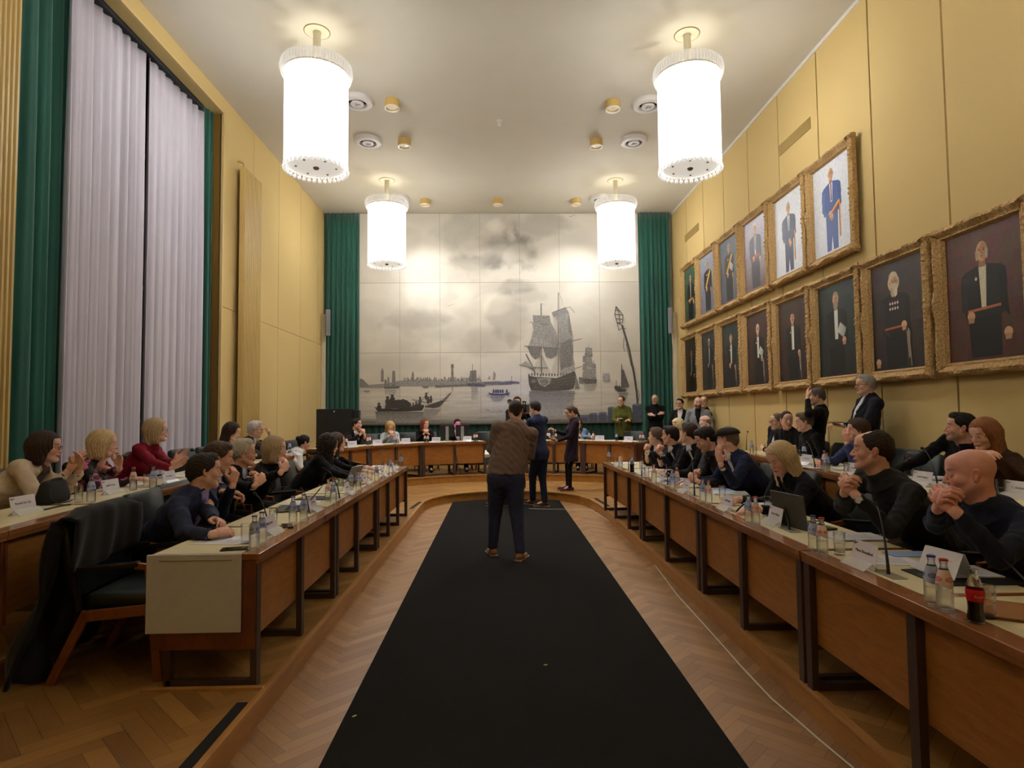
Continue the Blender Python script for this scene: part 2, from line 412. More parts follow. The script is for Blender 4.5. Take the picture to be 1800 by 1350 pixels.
tag(MB().box(XL-.22, XL-.10, 6.5, 9.58, 6.605, 6.66).build('curtain_rail', dblack), 'black curtain track along the top of the tall window', 'rail')
curtain('green_curtain', (-4.56, YB-.08), (-3.66, YB-.08), .35, 7.04, 7, .045, green, 'floor-length green curtain left of the mural', 5, group='green curtains')
curtain('green_curtain', (3.84, YB-.08), (4.68, YB-.08), .35, 7.04, 7, .045, green, 'floor-length green curtain right of the mural', 6, pinch=.03, group='green curtains')
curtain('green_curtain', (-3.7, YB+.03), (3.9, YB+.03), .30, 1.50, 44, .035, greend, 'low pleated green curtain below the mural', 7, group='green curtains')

# ribbed yellow wall radiators
def radiator(y0, y1, z0, z1, label, thick=.1, rib=.055, off=.09):
    t = thing('wall_radiator', label, 'radiator', (XL, (y0+y1)/2, z0), group='ribbed wall radiators')
    mb = MB(); n = max(2, int((y1-y0)/rib)); h = z1-z0; ym = (y0+y1)/2
    mb.box(off, off+thick*.55, y0-ym, y1-ym, 0, h)
    for i in range(n):
        a = y0-ym+(y1-y0)*(i+.15)/n; b = y0-ym+(y1-y0)*(i+.85)/n
        mb.add([(off+thick*.5, a, 0), (off+thick*.5, b, 0), (off+thick, b-.008, .01), (off+thick, a+.008, .01), (off+thick*.5, a, h), (off+thick*.5, b, h), (off+thick, b-.008, h-.01), (off+thick, a+.008, h-.01)],
               [(0, 1, 2, 3), (4, 7, 6, 5), (0, 3, 7, 4), (3, 2, 6, 7), (2, 1, 5, 6)])
    mb.build('ribbed_panel', radi, t)
    for zz in (h-.25, .3): MB().box(.0, off, -.05, .05, zz-.03, zz+.03).build('bracket', radi, t)
    pv = MB(); pv.tube([(.02, y0-ym+.06, h+.12), (.07, y0-ym+.06, h+.12), (.12, y0-ym+.07, h+.09), (.13, y0-ym+.07, h)], .016, 8); pv.sphere((.07, y0-ym+.06, h+.12), .03, 8)
    pv.build('valve', radi, t, smooth=True)
radiator(10.52, 11.28, .95, 6.05, 'tall ribbed yellow radiator on the left wall beyond the window')
radiator(4.35, 5.56, .5, 7.0, 'tall ribbed yellow radiator cut by the left picture edge')

# white edge posts by the back curtains and the column loudspeakers
struct(MB().box(4.66, 4.77, YB-.26, YB-.16, .3, 4.3).build('trim_6', beige))
struct(MB().box(-4.59, -4.50, YB-.26, YB-.16, .3, 4.3).build('trim_7', beige))
spkm = mat('speaker_grey', lin((150, 150, 156)), .5)
for x, lb, rz in ((-4.40, 'slim grey column loudspeaker beside the left back curtain', .5), (4.58, 'slim grey column loudspeaker beside the right back curtain', -.5)):
    t = thing('column_loudspeaker', lb, 'loudspeaker', (x, YB-.35, 3.72), rz, 'column loudspeakers')
    MB().box(-.055, .055, -.05, .04, 0, .68).build('cabinet', spkm, t, bevel=.008)
    MB().box(-.045, .045, -.062, -.05, .02, .66).build('grille', mat('speaker_grille', lin((120, 120, 126)), .7), t)
    MB().tube([(0, .03, .34), (0, .19, .34)], .02, 8).build('mount', black, t)
    MB().tube([(0, .05, 0), (.0, .14, -.4), (.0, .16, -.9)], .006, 6).build('wire', black, t)
# wall grilles
for y0, y1, lb in ((8.79, 9.79, 'nearer'), (13.86, 14.9, 'farther')):
    t = thing('wall_grille', 'long brown slotted air grille high on the right wall, the %s one' % lb, 'grille', (XR, (y0+y1)/2, 6.02), group='air grilles')
    mb = MB(); hw = (y1-y0)/2; mb.box(-.004, .0, -hw, hw, -.09, .09); mb.build('backing', mat('grille_brown', lin((138, 116, 66)), .6), t)
    g = MB()
    for i in range(60):
        yy = -hw+2*hw*(i+.5)/60; g.box(-.012, -.004, yy-.004, yy+.004, -.088, .088)
    g.build('slats', mat('grille_slat', lin((176, 150, 92)), .5), t)

# ---------------------------------------------------------------- ceiling fittings
def vent(x, y, lb):
    t = thing('ceiling_vent', lb, 'vent', (x, y, H), group='round ceiling vents')
    MB().lathe([(.20, 0), (.26, 0), (.262, -.05), (.25, -.075), (.20, -.09), (.165, -.085), (.16, -.05), (.17, -.002)], (0, 0, 0), 40, ring=True).build('outer_ring', mat('vent_white', lin((214, 210, 206)), .5), t, smooth=True)
    MB().lathe([(.0001, -.02), (.168, -.02), (.168, -.012), (.0001, -.012)], (0, 0, 0), 32).build('throat', dblack, t, smooth=True)
    MB().lathe([(.0001, -.03), (.09, -.03), (.115, -.075), (.105, -.092), (.06, -.095), (.055, -.085), (.0001, -.082)], (0, 0, 0), 32).build('core', _M['vent_white'], t, smooth=True)
    sp_ = MB()
    for a in (0, 2.1, 4.2): sp_.bar((0, 0, -.088), (.055*math.cos(a), .055*math.sin(a), -.088), .012, .012)
    sp_.build('spokes', mat('vent_grey', lin((150, 146, 142)), .5), t)
for x, y, lb in ((-2.36, 10.12, 'round white ceiling vent half hidden by the near left chandelier'), (2.67, 10.18, 'round white ceiling vent half hidden by the near right chandelier'),
                 (-2.50, 11.62, 'round white ceiling vent right of the near left chandelier'), (2.74, 11.6, 'round white ceiling vent left of the near right chandelier'),
                 (-2.43, 14.78, 'round white ceiling vent behind the far left chandelier'), (2.62, 14.79, 'round white ceiling vent behind the far right chandelier')): vent(x, y, lb)
dl_in = mat('downlight_inner', lin((170, 150, 110)), .3, emit=(1, .9, .7), estr=.35)
def downlight(x, y, lb):
    t = thing('ceiling_downlight', lb, 'downlight', (x, y, H), group='yellow surface downlights')
    MB().lathe([(.125, 0), (.125, -.135), (.108, -.135), (.105, -.05), (.0001, -.045)], (0, 0, 0), 32).build('housing', mat('downlight_yellow', lin((196, 164, 96)), .5), t, smooth=True)
    MB().lathe([(.126, -.13), (.128, -.15), (.105, -.152), (.103, -.13)], (0, 0, 0), 32, ring=True).build('rim', mat('rim_white', lin((235, 225, 205)), .35), t, smooth=True)
    MB().lathe([(.0001, -.10), (.04, -.115), (.09, -.12), (.10, -.10), (.0001, -.06)], (0, 0, 0), 24).build('lens', dl_in, t, smooth=True)
    ld = bpy.data.lights.new('spot', 'SPOT'); ld.energy = SPOT; ld.spot_size = math.radians(118); ld.spot_blend = .9; ld.shadow_soft_size = .07; ld.color = (1, .97, .93)
    lo = bpy.data.objects.new('spot_beam', ld); COL.objects.link(lo); lo.parent = t; lo.location = (0, 0, -.17)
for x, y, lb in ((-1.77, 10.14, 'left one of the nearer pair'), (2.05, 10.16, 'right one of the nearer pair'), (-1.79, 11.63, 'left one of the second pair'), (2.0, 11.63, 'right one of the second pair'),
                 (-1.78, 14.94, 'left one of the three before the mural'), (.05, 14.94, 'middle one of the three before the mural'), (2.03, 14.94, 'right one of the three before the mural')):
    downlight(x, y, 'round yellow surface downlight on the ceiling, '+lb)
t = thing('sprinkler_head', 'small white sprinkler head in the middle of the ceiling', 'sprinkler', (.08, 10.84, H))
MB().lathe([(.05, 0), (.05, -.012), (.028, -.02), (.028, -.05), (.012, -.055), (.012, -.09), (.03, -.092), (.03, -.1), (.0001, -.1)], (0, 0, 0), 20).build('head', white, t, smooth=True)
MB().box(-.03, .03, -.004, .004, -.09, -.05).build('yoke', white, t)

# chandeliers
rodglass = mat('lit_glass_rod', (.95, .95, .95), .25, emit=(1, .99, .98), estr=.85, alpha=.42)
tubem = mat('lamp_core', (1, 1, 1), .5, emit=(1, .985, .975), estr=LAMP)
crystal = mat('crystal', (.96, .97, .98), .06, trans=.55, ior=1.5, emit=(1, .98, .95), estr=.15)
pearl_glow = mat('pearl', lin((224, 222, 220)), .2, trans=.35, ior=1.4, emit=(1, .99, .97), estr=.36)  # own glow added to brighten the unlit outer side of the pearls
crown = mat('crown_glass', (.93, .93, .92), .2, trans=.4, ior=1.3, emit=(1, .97, .93), estr=.22, alpha=.35)
platem = mat('bottom_plate', lin((240, 235, 222)), .4, emit=(1, .97, .9), estr=.5)
rodw = mat('rod_white', lin((214, 206, 180)), .5)
def spread_parts(name, mb, m, t, places):
    first = None
    for p in places:
        if first is None: first = o = mb.build(name, m, t, smooth=True)
        else: o = first.copy(); COL.objects.link(o); o.parent = t
        o.location = p
def chandelier(loc, lb, fine=True):
    t = thing('chandelier', lb, 'chandelier', (loc[0], loc[1], H), group='crystal rod chandeliers')
    MB().lathe([(.17, 0), (.17, -.008), (.06, -.012), (.06, -.001)], (0, 0, 0), 32).lathe([(.172, -.0005), (.182, -.0005), (.182, -.004), (.172, -.004)], (0, 0, 0), 32, 1, ring=True).build('ceiling_rose', [rodw, seamm], t, smooth=True)
    MB().lathe([(.052, -.01), (.052, -.62), (.001, -.62)], (0, 0, 0), 20).build('rod', rodw, t, smooth=True)
    z1, z0, R = -.68, -1.93, .415
    MB().lathe([(.0001, z1-.05), (R-.05, z1-.05), (R-.05, z0+.10), (.0001, z0+.10)], (0, 0, 0), 48).build('light_core', tubem, t, smooth=True)
    MB().lathe([(.0001, z1+.045), (R+.0, z1+.045), (R+.0, z1+.025), (.0001, z1+.025)], (0, 0, 0), 48).build('top_glow_plate', mat('top_glow_plate', lin((230, 224, 208)), .6, emit=(1, .97, .9), estr=2.0), t, smooth=True)  # unseen disc, its glow added to brighten the ceiling
    vn = MB(); rv = random.Random(7)  # unseen vanes, added to cut the light into rays on the ceiling
    for i in range(26):
        a = 2*PI*(i+rv.uniform(-.3, .3))/26; r_ = .17+rv.uniform(-.02, .03); h_ = rv.uniform(.10, .24); c_, s_ = math.cos(a), math.sin(a); w_ = rv.uniform(.006, .014)
        vn.obox((r_*c_, r_*s_, z1+.05+h_/2), (-s_*w_, c_*w_, 0), (c_*.003, s_*.003, 0), (0, 0, h_/2))
    vn.build('ray_blockers', rodw, t)
    ld = bpy.data.lights.new('added_ray_light', 'POINT'); ld.energy = 3.0; ld.shadow_soft_size = .008; ld.color = (1, .95, .86)  # hidden point lights, added to throw rays onto the ceiling
    for q_ in range(4):
        lo = bpy.data.objects.new('added_ray_light', ld); COL.objects.link(lo); lo.parent = t; lo.location = (.085*math.cos(q_*PI/2+.4), .085*math.sin(q_*PI/2+.4), z1+.10)
    rods = MB(); n = 84
    for i in range(n):
        a = 2*PI*i/n
        if not fine: rods.tube([(R*math.cos(a), R*math.sin(a), z1+.03), (R*math.cos(a), R*math.sin(a), z0)], .0145, 6)
    if fine: spread_parts('glass_rod', MB().tube([(0, 0, z1+.03), (0, 0, z0)], .0145, 6), rodglass, t, [(R*math.cos(2*PI*i/n), R*math.sin(2*PI*i/n), 0) for i in range(n)])
    else: rods.build('glass_rods', rodglass, t, smooth=True)
    cr = MB()
    cr.lathe([(R+.045, z1+.055), (R+.075, z1+.10), (R+.07, z1+.17), (R+.055, z1+.19), (R+.045, z1+.17), (R+.05, z1+.1), (R+.03, z1+.05)], (0, 0, 0), 64, ring=True)
    for i in range(64):
        a = 2*PI*(i+.5)/64; cr.tube([((R+.052)*math.cos(a), (R+.052)*math.sin(a), z1+.19), ((R+.078)*math.cos(a), (R+.078)*math.sin(a), z1+.1), ((R+.045)*math.cos(a), (R+.045)*math.sin(a), z1+.0)], .008, 5)
    cr.build('crown_ring', crown, t, smooth=True)
    MB().lathe([(R-.02, z1+.06), (R+.03, z1+.06), (R+.03, z1+.03), (R-.02, z1+.03)], (0, 0, 0), 48, ring=True).build('upper_ring', rodw, t, smooth=True)
    bd = MB()
    for i in range(56):
        a = 2*PI*i/56; bd.sphere(((R+.012)*math.cos(a), (R+.012)*math.sin(a), z0-.005), .012, 6)
    bd.build('bead_chain', crystal, t, smooth=True)
    be = MB()
    for i in range(36):
        a = 2*PI*i/36
        if not fine: be.sphere(((R+.008)*math.cos(a), (R+.008)*math.sin(a), z0-.055), .027, 10)
    if fine: spread_parts('hanging_pearl', MB().sphere((0, 0, z0-.058), .026, 14).sphere((0, 0, z0-.028), .008, 6), pearl_glow, t, [((R+.008)*math.cos(2*PI*i/36), (R+.008)*math.sin(2*PI*i/36), 0) for i in range(36)])
    else: be.build('hanging_pearls', crystal, t, smooth=True)
    pl = MB(); pl.lathe([(.0001, z0-.02), (R-.04, z0-.02), (R-.04, z0+.01), (.0001, z0+.01)], (0, 0, 0), 48)
    for i in range(54):
        a = 2*PI*i/54; pl.tube([((R-.035)*math.cos(a), (R-.035)*math.sin(a), z0+.0), ((R-.035)*math.cos(a), (R-.035)*math.sin(a), z0-.04)], .013, 5)
    pl.build('bottom_plate', platem, t, smooth=True)
    kn = MB(); kn.lathe([(.0001, z0-.055), (.03, z0-.05), (.045, z0-.03), (.035, z0-.02)], (0, 0, 0), 16)
    for i in range(6):
        a = 2*PI*i/6+.2; MB().lathe([(.0001, z0-.032), (.014, z0-.03), (.018, z0-.02)], (.27*math.cos(a), .27*math.sin(a), 0), 10).build('screw_knob', mat('knob_bronze', lin((150, 128, 90)), .4, metal=.6), t, smooth=True)
    kn.build('centre_knob', mat('knob_bronze', lin((150, 128, 90)), .4, metal=.6), t, smooth=True)
chandelier((-2.50, 8.28), 'near left crystal chandelier, a glowing white cylinder with pearl fringe')
chandelier((2.76, 8.30), 'near right crystal chandelier, a glowing white cylinder with pearl fringe')
chandelier((-2.51, 13.69), 'far left crystal chandelier hanging before the mural')
chandelier((2.79, 13.71), 'far right crystal chandelier hanging before the mural')
chandelier((-2.50, 2.87), 'nearest left crystal chandelier, overhead just above the picture', False)
chandelier((2.75, 2.89), 'nearest right crystal chandelier, overhead just above the picture', False)

for x, y, a, lb in ((.30, 4.02, .1, 'tiny yellow paper scrap on the black carpet, centre'), (-.80+.0, 3.4, .8, 'small green scrap at the left of the black carpet')):
    tag(MB().box(-.012, .012, -.005, .005, .0, .003).build('paper_scrap', mat('scrap', lin((190, 180, 90)), .7), loc=(x, y, .0085), rz=a), lb, 'litter')

# ================================================================ mural
def P(o): return o
MX0, MX1, MZ0, MZ1 = -3.655, 3.835, 1.41, 7.05
YM = YB-.03
def mu(px, py):
    p = Yp(px, py, YM); return float(p[0]), float(p[2])
mural = thing('wall_mural', 'large tiled grey mural of sailing ships and rowing boats on the back wall', 'mural', ((MX0+MX1)/2, YM, MZ0))
MO = Vector(((MX0+MX1)/2, YM, MZ0))
gx, gz = 220, 170
X = np.linspace(MX0, MX1, gx); Zg = np.linspace(MZ0, MZ1, gz); XX, ZZ = np.meshgrid(X, Zg)
def vnoise(x, y, sd=0):
    rs = np.random.RandomState(sd); T = rs.rand(64, 64)
    xi, yi = np.floor(x).astype(int), np.floor(y).astype(int); fx, fy = x-xi, y-yi; fx = fx*fx*(3-2*fx); fy = fy*fy*(3-2*fy)
    g = lambda a, b: T[a % 64, b % 64]
    return (g(xi, yi)*(1-fx)+g(xi+1, yi)*fx)*(1-fy)+(g(xi, yi+1)*(1-fx)+g(xi+1, yi+1)*fx)*fy
def fbm(x, y, sd=0, o=5):
    v = 0; a = .5
    for k in range(o): v = v+a*vnoise(x*2**k, y*2**k, sd+k); a *= .5
    return v
n1 = fbm(XX*.9, ZZ*1.1, 3); n2 = fbm(XX*2.2+n1*3, ZZ*2.6, 11)
sky = .78+0*XX
for (px, py, rx, ry, a) in ((880, 440, 62, 38, -.24), (940, 398, 60, 26, -.18), (812, 405, 45, 34, -.12), (845, 470, 60, 25, -.15), (870, 400, 20, 16, .14), (835, 440, 28, 30, .12), (905, 445, 22, 14, .10),
                            (730, 572, 52, 26, -.17), (665, 555, 40, 30, -.07), (895, 560, 34, 42, -.15), (855, 600, 46, 22, -.10), (900, 505, 46, 14, -.16), (935, 520, 40, 12, -.10), (770, 520, 60, 30, .06),
                            (1005, 430, 40, 30, -.04), (690, 640, 80, 16, -.05), (870, 530, 30, 20, .09), (760, 610, 60, 20, .05)):
    cx_, cz_ = mu(px, py); ex = (XX-cx_)/(rx*.0152); ez = (ZZ-cz_)/(ry*.0152)
    sky += a*.85*np.clip(1.25-(ex**2+ez**2)*.9+(n2-.5)*2.6+(n1-.5)*1.2, 0, 1)*(.6+.8*n2)
sky += (n1-.5)*.12+(n2-.5)*.09
hz = mu(900, 668)[1]
wat = ZZ < hz
depthw = np.clip((hz-ZZ)/(hz-MZ0), 0, 1)
wn_ = fbm(XX*1.2, ZZ*22, 31); wn2 = fbm(XX*5, ZZ*40, 41)
water = .76-.19*depthw**1.6+(wn_-.5)*.22*(.4+depthw)+(wn2-.5)*.12*(.3+depthw)
water -= .22*np.clip((depthw-.80)/.2, 0, 1)
v_ = np.where(wat, water, sky)
tile_i = np.floor((XX-MX0)/((MX1-MX0)/7)); tile_j = np.floor((ZZ-MZ0)/((MZ1-MZ0)/3))
v_ = np.clip(v_*(1+.03*np.sin(tile_i*12.9+tile_j*78.2)), .05, .95)
blue = np.exp(-((XX-mu(900, 700)[0])/1.1)**2)*np.exp(-((ZZ-mu(900, 700)[1])/.8)**2)
colr = np.stack([v_*(1.0-.04*blue), v_*.965, v_*(.885+.12*blue)], -1)
me = bpy.data.meshes.new('printed_tiles')
vv = np.stack([XX-MO.x, np.zeros_like(XX)-.0, ZZ-MO.z], -1).reshape(-1, 3)
idx = np.arange(gx*gz).reshape(gz, gx)
q = np.stack([idx[:-1, :-1], idx[:-1, 1:], idx[1:, 1:], idx[1:, :-1]], -1).reshape(-1, 4)
nb = len(vv)
back = [(MX0-MO.x, .02, 0), (MX1-MO.x, .02, 0), (MX1-MO.x, .02, MZ1-MO.z), (MX0-MO.x, .02, MZ1-MO.z)]
allv = vv.tolist()+back
allf = [tuple(f) for f in q.tolist()]+[(nb+3, nb+2, nb+1, nb), (0, nb, nb+1, gx-1), (gx*(gz-1), gx*gz-1, nb+2, nb+3)]
me.from_pydata(allv, [], allf)
at = me.color_attributes.new('paint', 'FLOAT_COLOR', 'POINT'); ca_ = np.ones((len(allv), 4), np.float32); ca_[:nb, :3] = (colr.reshape(-1, 3))**1.6; ca_[nb:, :3] = .3
at.data.foreach_set('color', ca_.ravel())
muralm = mat('mural_print', None, .28, attr='paint', var=.06, scale=55, stretch=(1, 1, 3), detail=5, spec=.5)
me.materials.append(muralm); mo_ = bpy.data.objects.new('printed_tiles', me); COL.objects.link(mo_); mo_.parent = mural; me.update()
jt = MB(); seam2 = mat('tile_joint', lin((150, 143, 125)), .6)
for i in range(1, 7):
    x = MX0+(MX1-MX0)*i/7-MO.x; jt.box(x-.004, x+.004, -.002, 0, 0, MZ1-MZ0)
for j in (1, 2):
    z = (MZ1-MZ0)*j/3; jt.box(MX0-MO.x, MX1-MO.x, -.002, 0, z-.005, z+.005)
jt.build('tile_joints', seam2, mural)
eg = MB(); 
for a, b, c, d in ((MX0-.02, MX0, 0, MZ1-MZ0), (MX1, MX1+.02, 0, MZ1-MZ0)): eg.box(a-MO.x, b-MO.x, -.012, .02, c, d)
eg.box(MX0-MO.x-.02, MX1-MO.x+.02, -.03, .02, -.035, 0); eg.build('edge_strip', mat('mural_edge', lin((90, 84, 74)), .5), mural)
# drawn ships, boats and shore: flat ink shapes on the tile face
ink = MB(); _lay = [0]
def ipoly(pts, g, crop=None):
    _lay[0] += 1; d = -.0022-.00003*_lay[0]
    if crop: ox, oy, s = crop; pts = [(ox+a/s, oy+b/s) for a, b in pts]
    P_ = [mu(*p) for p in pts]; vs = [(x-MO.x, d, z-MO.z) for x, z in P_]
    c = g if isinstance(g, tuple) else (g, g*.97, g*.93)
    ink.add(vs, [tuple(range(len(vs)))], 0, tuple(v**1.3 for v in c))
def iline(pts, wd, g, crop=None, closed=False):
    if crop: ox, oy, s = crop; pts = [(ox+a/s, oy+b/s) for a, b in pts]; wd = wd/s
    for a, b in zip(pts[:-1], pts[1:]):
        dx, dy = b[0]-a[0], b[1]-a[1]; L = math.hypot(dx, dy) or 1; nx, ny = -dy/L*wd/2, dx/L*wd/2
        ipoly([(a[0]+nx, a[1]+ny), (b[0]+nx, b[1]+ny), (b[0]-nx, b[1]-ny), (a[0]-nx, a[1]-ny)], g)
def iell(cx, cy, rx, ry, g, crop=None, n=12, rot=0):
    ipoly([(cx+rx*math.cos(2*PI*k/n)*math.cos(rot)-ry*math.sin(2*PI*k/n)*math.sin(rot), cy+rx*math.cos(2*PI*k/n)*math.sin(rot)+ry*math.sin(2*PI*k/n)*math.cos(rot)) for k in range(n)], g, crop)
A = (620, 360, 3.375); B = (880, 360, 3.373); rnd = random.Random(5)
DK, MD, LT = .16, .30, .42
# shore
ipoly([(42, 1075), (100, 1068), (200, 1060), (290, 1042), (420, 1040), (540, 1042), (640, 1040), (700, 1050), (880, 1052), (945, 1058), (945, 1066), (700, 1078), (560, 1072), (490, 1078), (300, 1078), (150, 1088), (42, 1086)], .40, A)
ipoly([(490, 1070), (680, 1064), (700, 1076), (490, 1086)], .28, A)
for k in range(60):
    x = 300+k*7.5+rnd.uniform(-3, 3); h = rnd.uniform(6, 22); ipoly([(x, 1046), (x, 1046-h), (x+3, 1046-h-5), (x+7, 1046-h), (x+7, 1046)], rnd.uniform(.28, .42), A)
ipoly([(42, 1030), (60, 1035), (80, 1055), (100, 1075), (42, 1085)], .34, A)
for cx_, b, tp, wd in ((176, 1050, 965, 16), (357, 1040, 985, 14)):
    ipoly([(cx_-wd/2, b), (cx_-wd/2, tp+20), (cx_, tp), (cx_+wd/2, tp+20), (cx_+wd/2, b)], .33, A)
ipoly([(583, 1045), (585, 965), (597, 965), (600, 1045)], .30, A); ipoly([(581, 965), (584, 945), (598, 945), (601, 965)], .26, A)
for cx_, b, tp, w0 in ((195, 1088, 1035, 20), (212, 1090, 1020, 14), (243, 1088, 982, 24)):
    ipoly([(cx_-w0/2, b), (cx_-w0*.3, tp), (cx_+w0*.35, tp+4), (cx_+w0*.5, b)], .32, A)
ipoly([(178, 1080), (280, 1074), (275, 1090), (190, 1092)], .24, A)
ipoly([(690, 1050), (697, 985), (733, 980), (736, 1050)], .30, A); iline([(710, 945), (711, 1060)], 3, .25, A)
ipoly([(672, 1058), (760, 1060), (792, 1072), (780, 1080), (690, 1078)], (.20, .20, .27), A)
iline([(748, 1010), (748, 1062)], 2, .3, A); ipoly([(756, 1060), (752, 1015), (766, 1045)], .38, A)
ipoly([(830, 1040), (836, 985), (850, 1005), (845, 1040)], .42, A); ipoly([(800, 1035), (812, 1012), (818, 1035)], .42, A)
ipoly([(760, 1052), (860, 1046), (945, 1058), (945, 1066), (780, 1066)], (.26, .26, .33), A)
ipoly([(0, 1050), (60, 1044), (112, 1050), (112, 1060), (60, 1062), (0, 1066)], (.22, .23, .32), B)
iline([(66, 1015), (66, 1052)], 3, .25, B)
# reflections of the small craft
for x0, x1, y0, y1, g in ((700, 745, 1085, 1160, .42), (190, 260, 1096, 1125, .46), (586, 600, 1085, 1110, .48)):
    for k in range(7): yy = y0+(y1-y0)*k/7; ipoly([(x0+rnd.uniform(-5, 5), yy), (x1+rnd.uniform(-5, 5), yy), (x1-6, yy+6), (x0+6, yy+6)], g+.02*k, A)
# loaded rowing boat
for k in range(9):
    yy = 1228+k*7; ipoly([(130+k*2+rnd.uniform(-8, 8), yy), (420-rnd.uniform(-20, 20), yy), (500-k*6, yy+6), (140, yy+6)], .26+.02*k, A)
ipoly([(128, 1198), (150, 1208), (250, 1212), (340, 1200), (420, 1186), (424, 1196), (412, 1220), (300, 1226), (150, 1226)], .10, A)
ipoly([(190, 1212), (196, 1178), (215, 1160), (240, 1165), (262, 1156), (320, 1158), (345, 1178), (350, 1205)], .12, A)
for cx_, cy_, s_ in ((157, 1195, 17), (208, 1160, 19), (236, 1150, 20), (378, 1185, 14), (396, 1178, 14), (300, 1172, 16), (360, 1190, 12)):
    iell(cx_, cy_+8, s_*.8, s_, .12, A); iell(cx_-1, cy_-s_*.75, s_*.42, s_*.42, .15, A); iell(cx_-1, cy_-s_*1.02, s_*.6, s_*.2, .09, A)
ipoly([(426, 1195), (470, 1180), (530, 1160), (575, 1118), (588, 1112), (560, 1150), (515, 1200), (480, 1206), (430, 1200)], .16, A)
ipoly([(530, 1158), (585, 1112), (572, 1128), (545, 1165)], .28, A)
for cx_, cy_ in ((436, 1140), (464, 1160), (400, 1165), (448, 1165)): iell(cx_, cy_, 9, 17, .15, A); iell(cx_, cy_-20, 7, 7, .16, A)
iline([(400, 1170), (452, 1108)], 3, .18, A); iline([(352, 1155), (440, 1175)], 4, .2, A); iline([(520, 1160), (570, 1166)], 3, .3, A)
for k in range(8):
    yy = 1212+k*6; ipoly([(420+rnd.uniform(-6, 6), yy), (525-k*5, yy), (520-k*5, yy+4), (420, yy+5)], .36+.02*k, A)
# blue rowing boat and gulls
BL = (.14, .15, .28)
ipoly([(800, 1112), (830, 1120), (890, 1122), (932, 1112), (925, 1128), (880, 1132), (820, 1130)], BL, A)
for cx_ in (836, 850, 862, 876, 890, 914): iell(cx_, 1106, 6, 12, BL, A)
iline([(797, 1132), (840, 1112)], 2.5, BL, A); iline([(900, 1122), (932, 1136)], 2.5, BL, A)
for k in range(5): ipoly([(812+k*4, 1136+k*6), (905-k*6, 1136+k*6), (900-k*6, 1140+k*6), (815+k*4, 1140+k*6)], (.33+.03*k, .34+.03*k, .46+.02*k), A)
for gx_, gy_ in ((800, 1218), (876, 1224)): iline([(gx_-10, gy_-6), (gx_, gy_+2), (gx_+14, gy_+1)], 2.5, .2, A)
for gx_, gy_ in ((575, 598), (592, 590)): iline([(gx_-9, gy_+1), (gx_, gy_+2), (gx_+9, gy_-3)], 1.8, .35, A)
iline([(404, 68), (420, 70), (430, 62), (444, 60)], 2, .3, B)
ipoly([(62, 1104), (104, 1102), (98, 1110), (72, 1110)], .32, A); ipoly([(412, 1076), (455, 1076), (445, 1086), (420, 1086)], .3, A)
# great ship
for k in range(16):
    yy = 1106+k*9; ipoly([(166+rnd.uniform(-10, 6), yy), (445+rnd.uniform(-8, 10)-k*1.5, yy), (440-k*1.5, yy+6), (172, yy+7)], (.27+.018*k, .27+.018*k, .32+.016*k), B)
iline([(342, 520), (342, 1000)], 5, .26, B); iline([(240, 585), (242, 1010)], 7, .26, B); iline([(428, 780), (430, 1000)], 3, .3, B)
iline([(240, 588), (262, 590)], 2, .3, B); iline([(345, 525), (362, 560), (368, 600)], 2, .35, B)
ipoly([(304, 638), (385, 606), (405, 644), (412, 700), (428, 780), (420, 850), (440, 950), (395, 962), (355, 985), (350, 900), (352, 800), (345, 700)], .42, B)
ipoly([(304, 638), (385, 606), (405, 640), (350, 660), (312, 662)], .34, B)
ipoly([(405, 644), (418, 720), (428, 780), (410, 770), (398, 700)], .3, B)
ipoly([(418, 790), (430, 860), (424, 950), (380, 965), (356, 985), (352, 870), (360, 820)], .28, B)
ipoly([(190, 655), (290, 657), (297, 700), (260, 712), (222, 700), (196, 700)], .34, B)
ipoly([(186, 700), (225, 706), (262, 716), (300, 700), (330, 760), (342, 850), (262, 852), (240, 834), (200, 842), (162, 842), (184, 790), (196, 740)], .38, B)
ipoly([(190, 780), (260, 800), (340, 850), (262, 852), (200, 842), (162, 842)], .44, B)
ipoly([(160, 842), (240, 840), (232, 900), (205, 915), (180, 892)], .24, B); ipoly([(252, 848), (340, 848), (330, 890), (300, 912), (268, 900)], .25, B)
for k in range(9):
    iline([(170+k*7, 846), (190+k*4, 905)], 1.4, .4, B); iline([(260+k*8, 852), (280+k*4, 905)], 1.4, .4, B)
for k in range(12):
    iline([(192+k*9, 706+abs(k-5)), (178+k*13, 838)], 1.2, .30, B); iline([(310+k*8, 650), (352+k*6, 960)], 1.1, .33, B)
iline([(140, 838), (352, 850)], 4, .22, B); iline([(172, 694), (190, 700)], 3, .25, B); iline([(302, 640), (410, 606), (438, 640)], 3, .26, B); iline([(345, 825), (482, 794)], 4, .24, B)
iline([(110, 948), (200, 965), (280, 968)], 5, .24, B); iline([(150, 885), (190, 960), (205, 1000)], 7, .24, B); iline([(350, 1000), (482, 958)], 4, .24, B)
ipoly([(112, 950), (190, 962), (150, 925)], .46, B); ipoly([(160, 965), (215, 960), (200, 985)], .3, B)
for k in range(14): iline([(242, 860+k*2), (185+k*9, 1010)], 1.1, .4, B); iline([(342, 840), (300+k*9, 1010)], 1.1, .38, B)
ipoly([(163, 1012), (200, 1020), (262, 1024), (330, 1028), (380, 1010), (438, 985), (446, 1010), (442, 1055), (430, 1088), (400, 1098), (260, 1104), (180, 1100), (168, 1065)], .18, B)
ipoly([(215, 1028), (300, 1030), (292, 1060), (262, 1080), (228, 1064)], .44, B)
for k in range(7): iline([(224+k*10, 1035), (250+k*4, 1070)], 2, .2, B)
iell(258, 1048, 22, 14, .30, B); iell(196, 1044, 16, 12, .30, B)
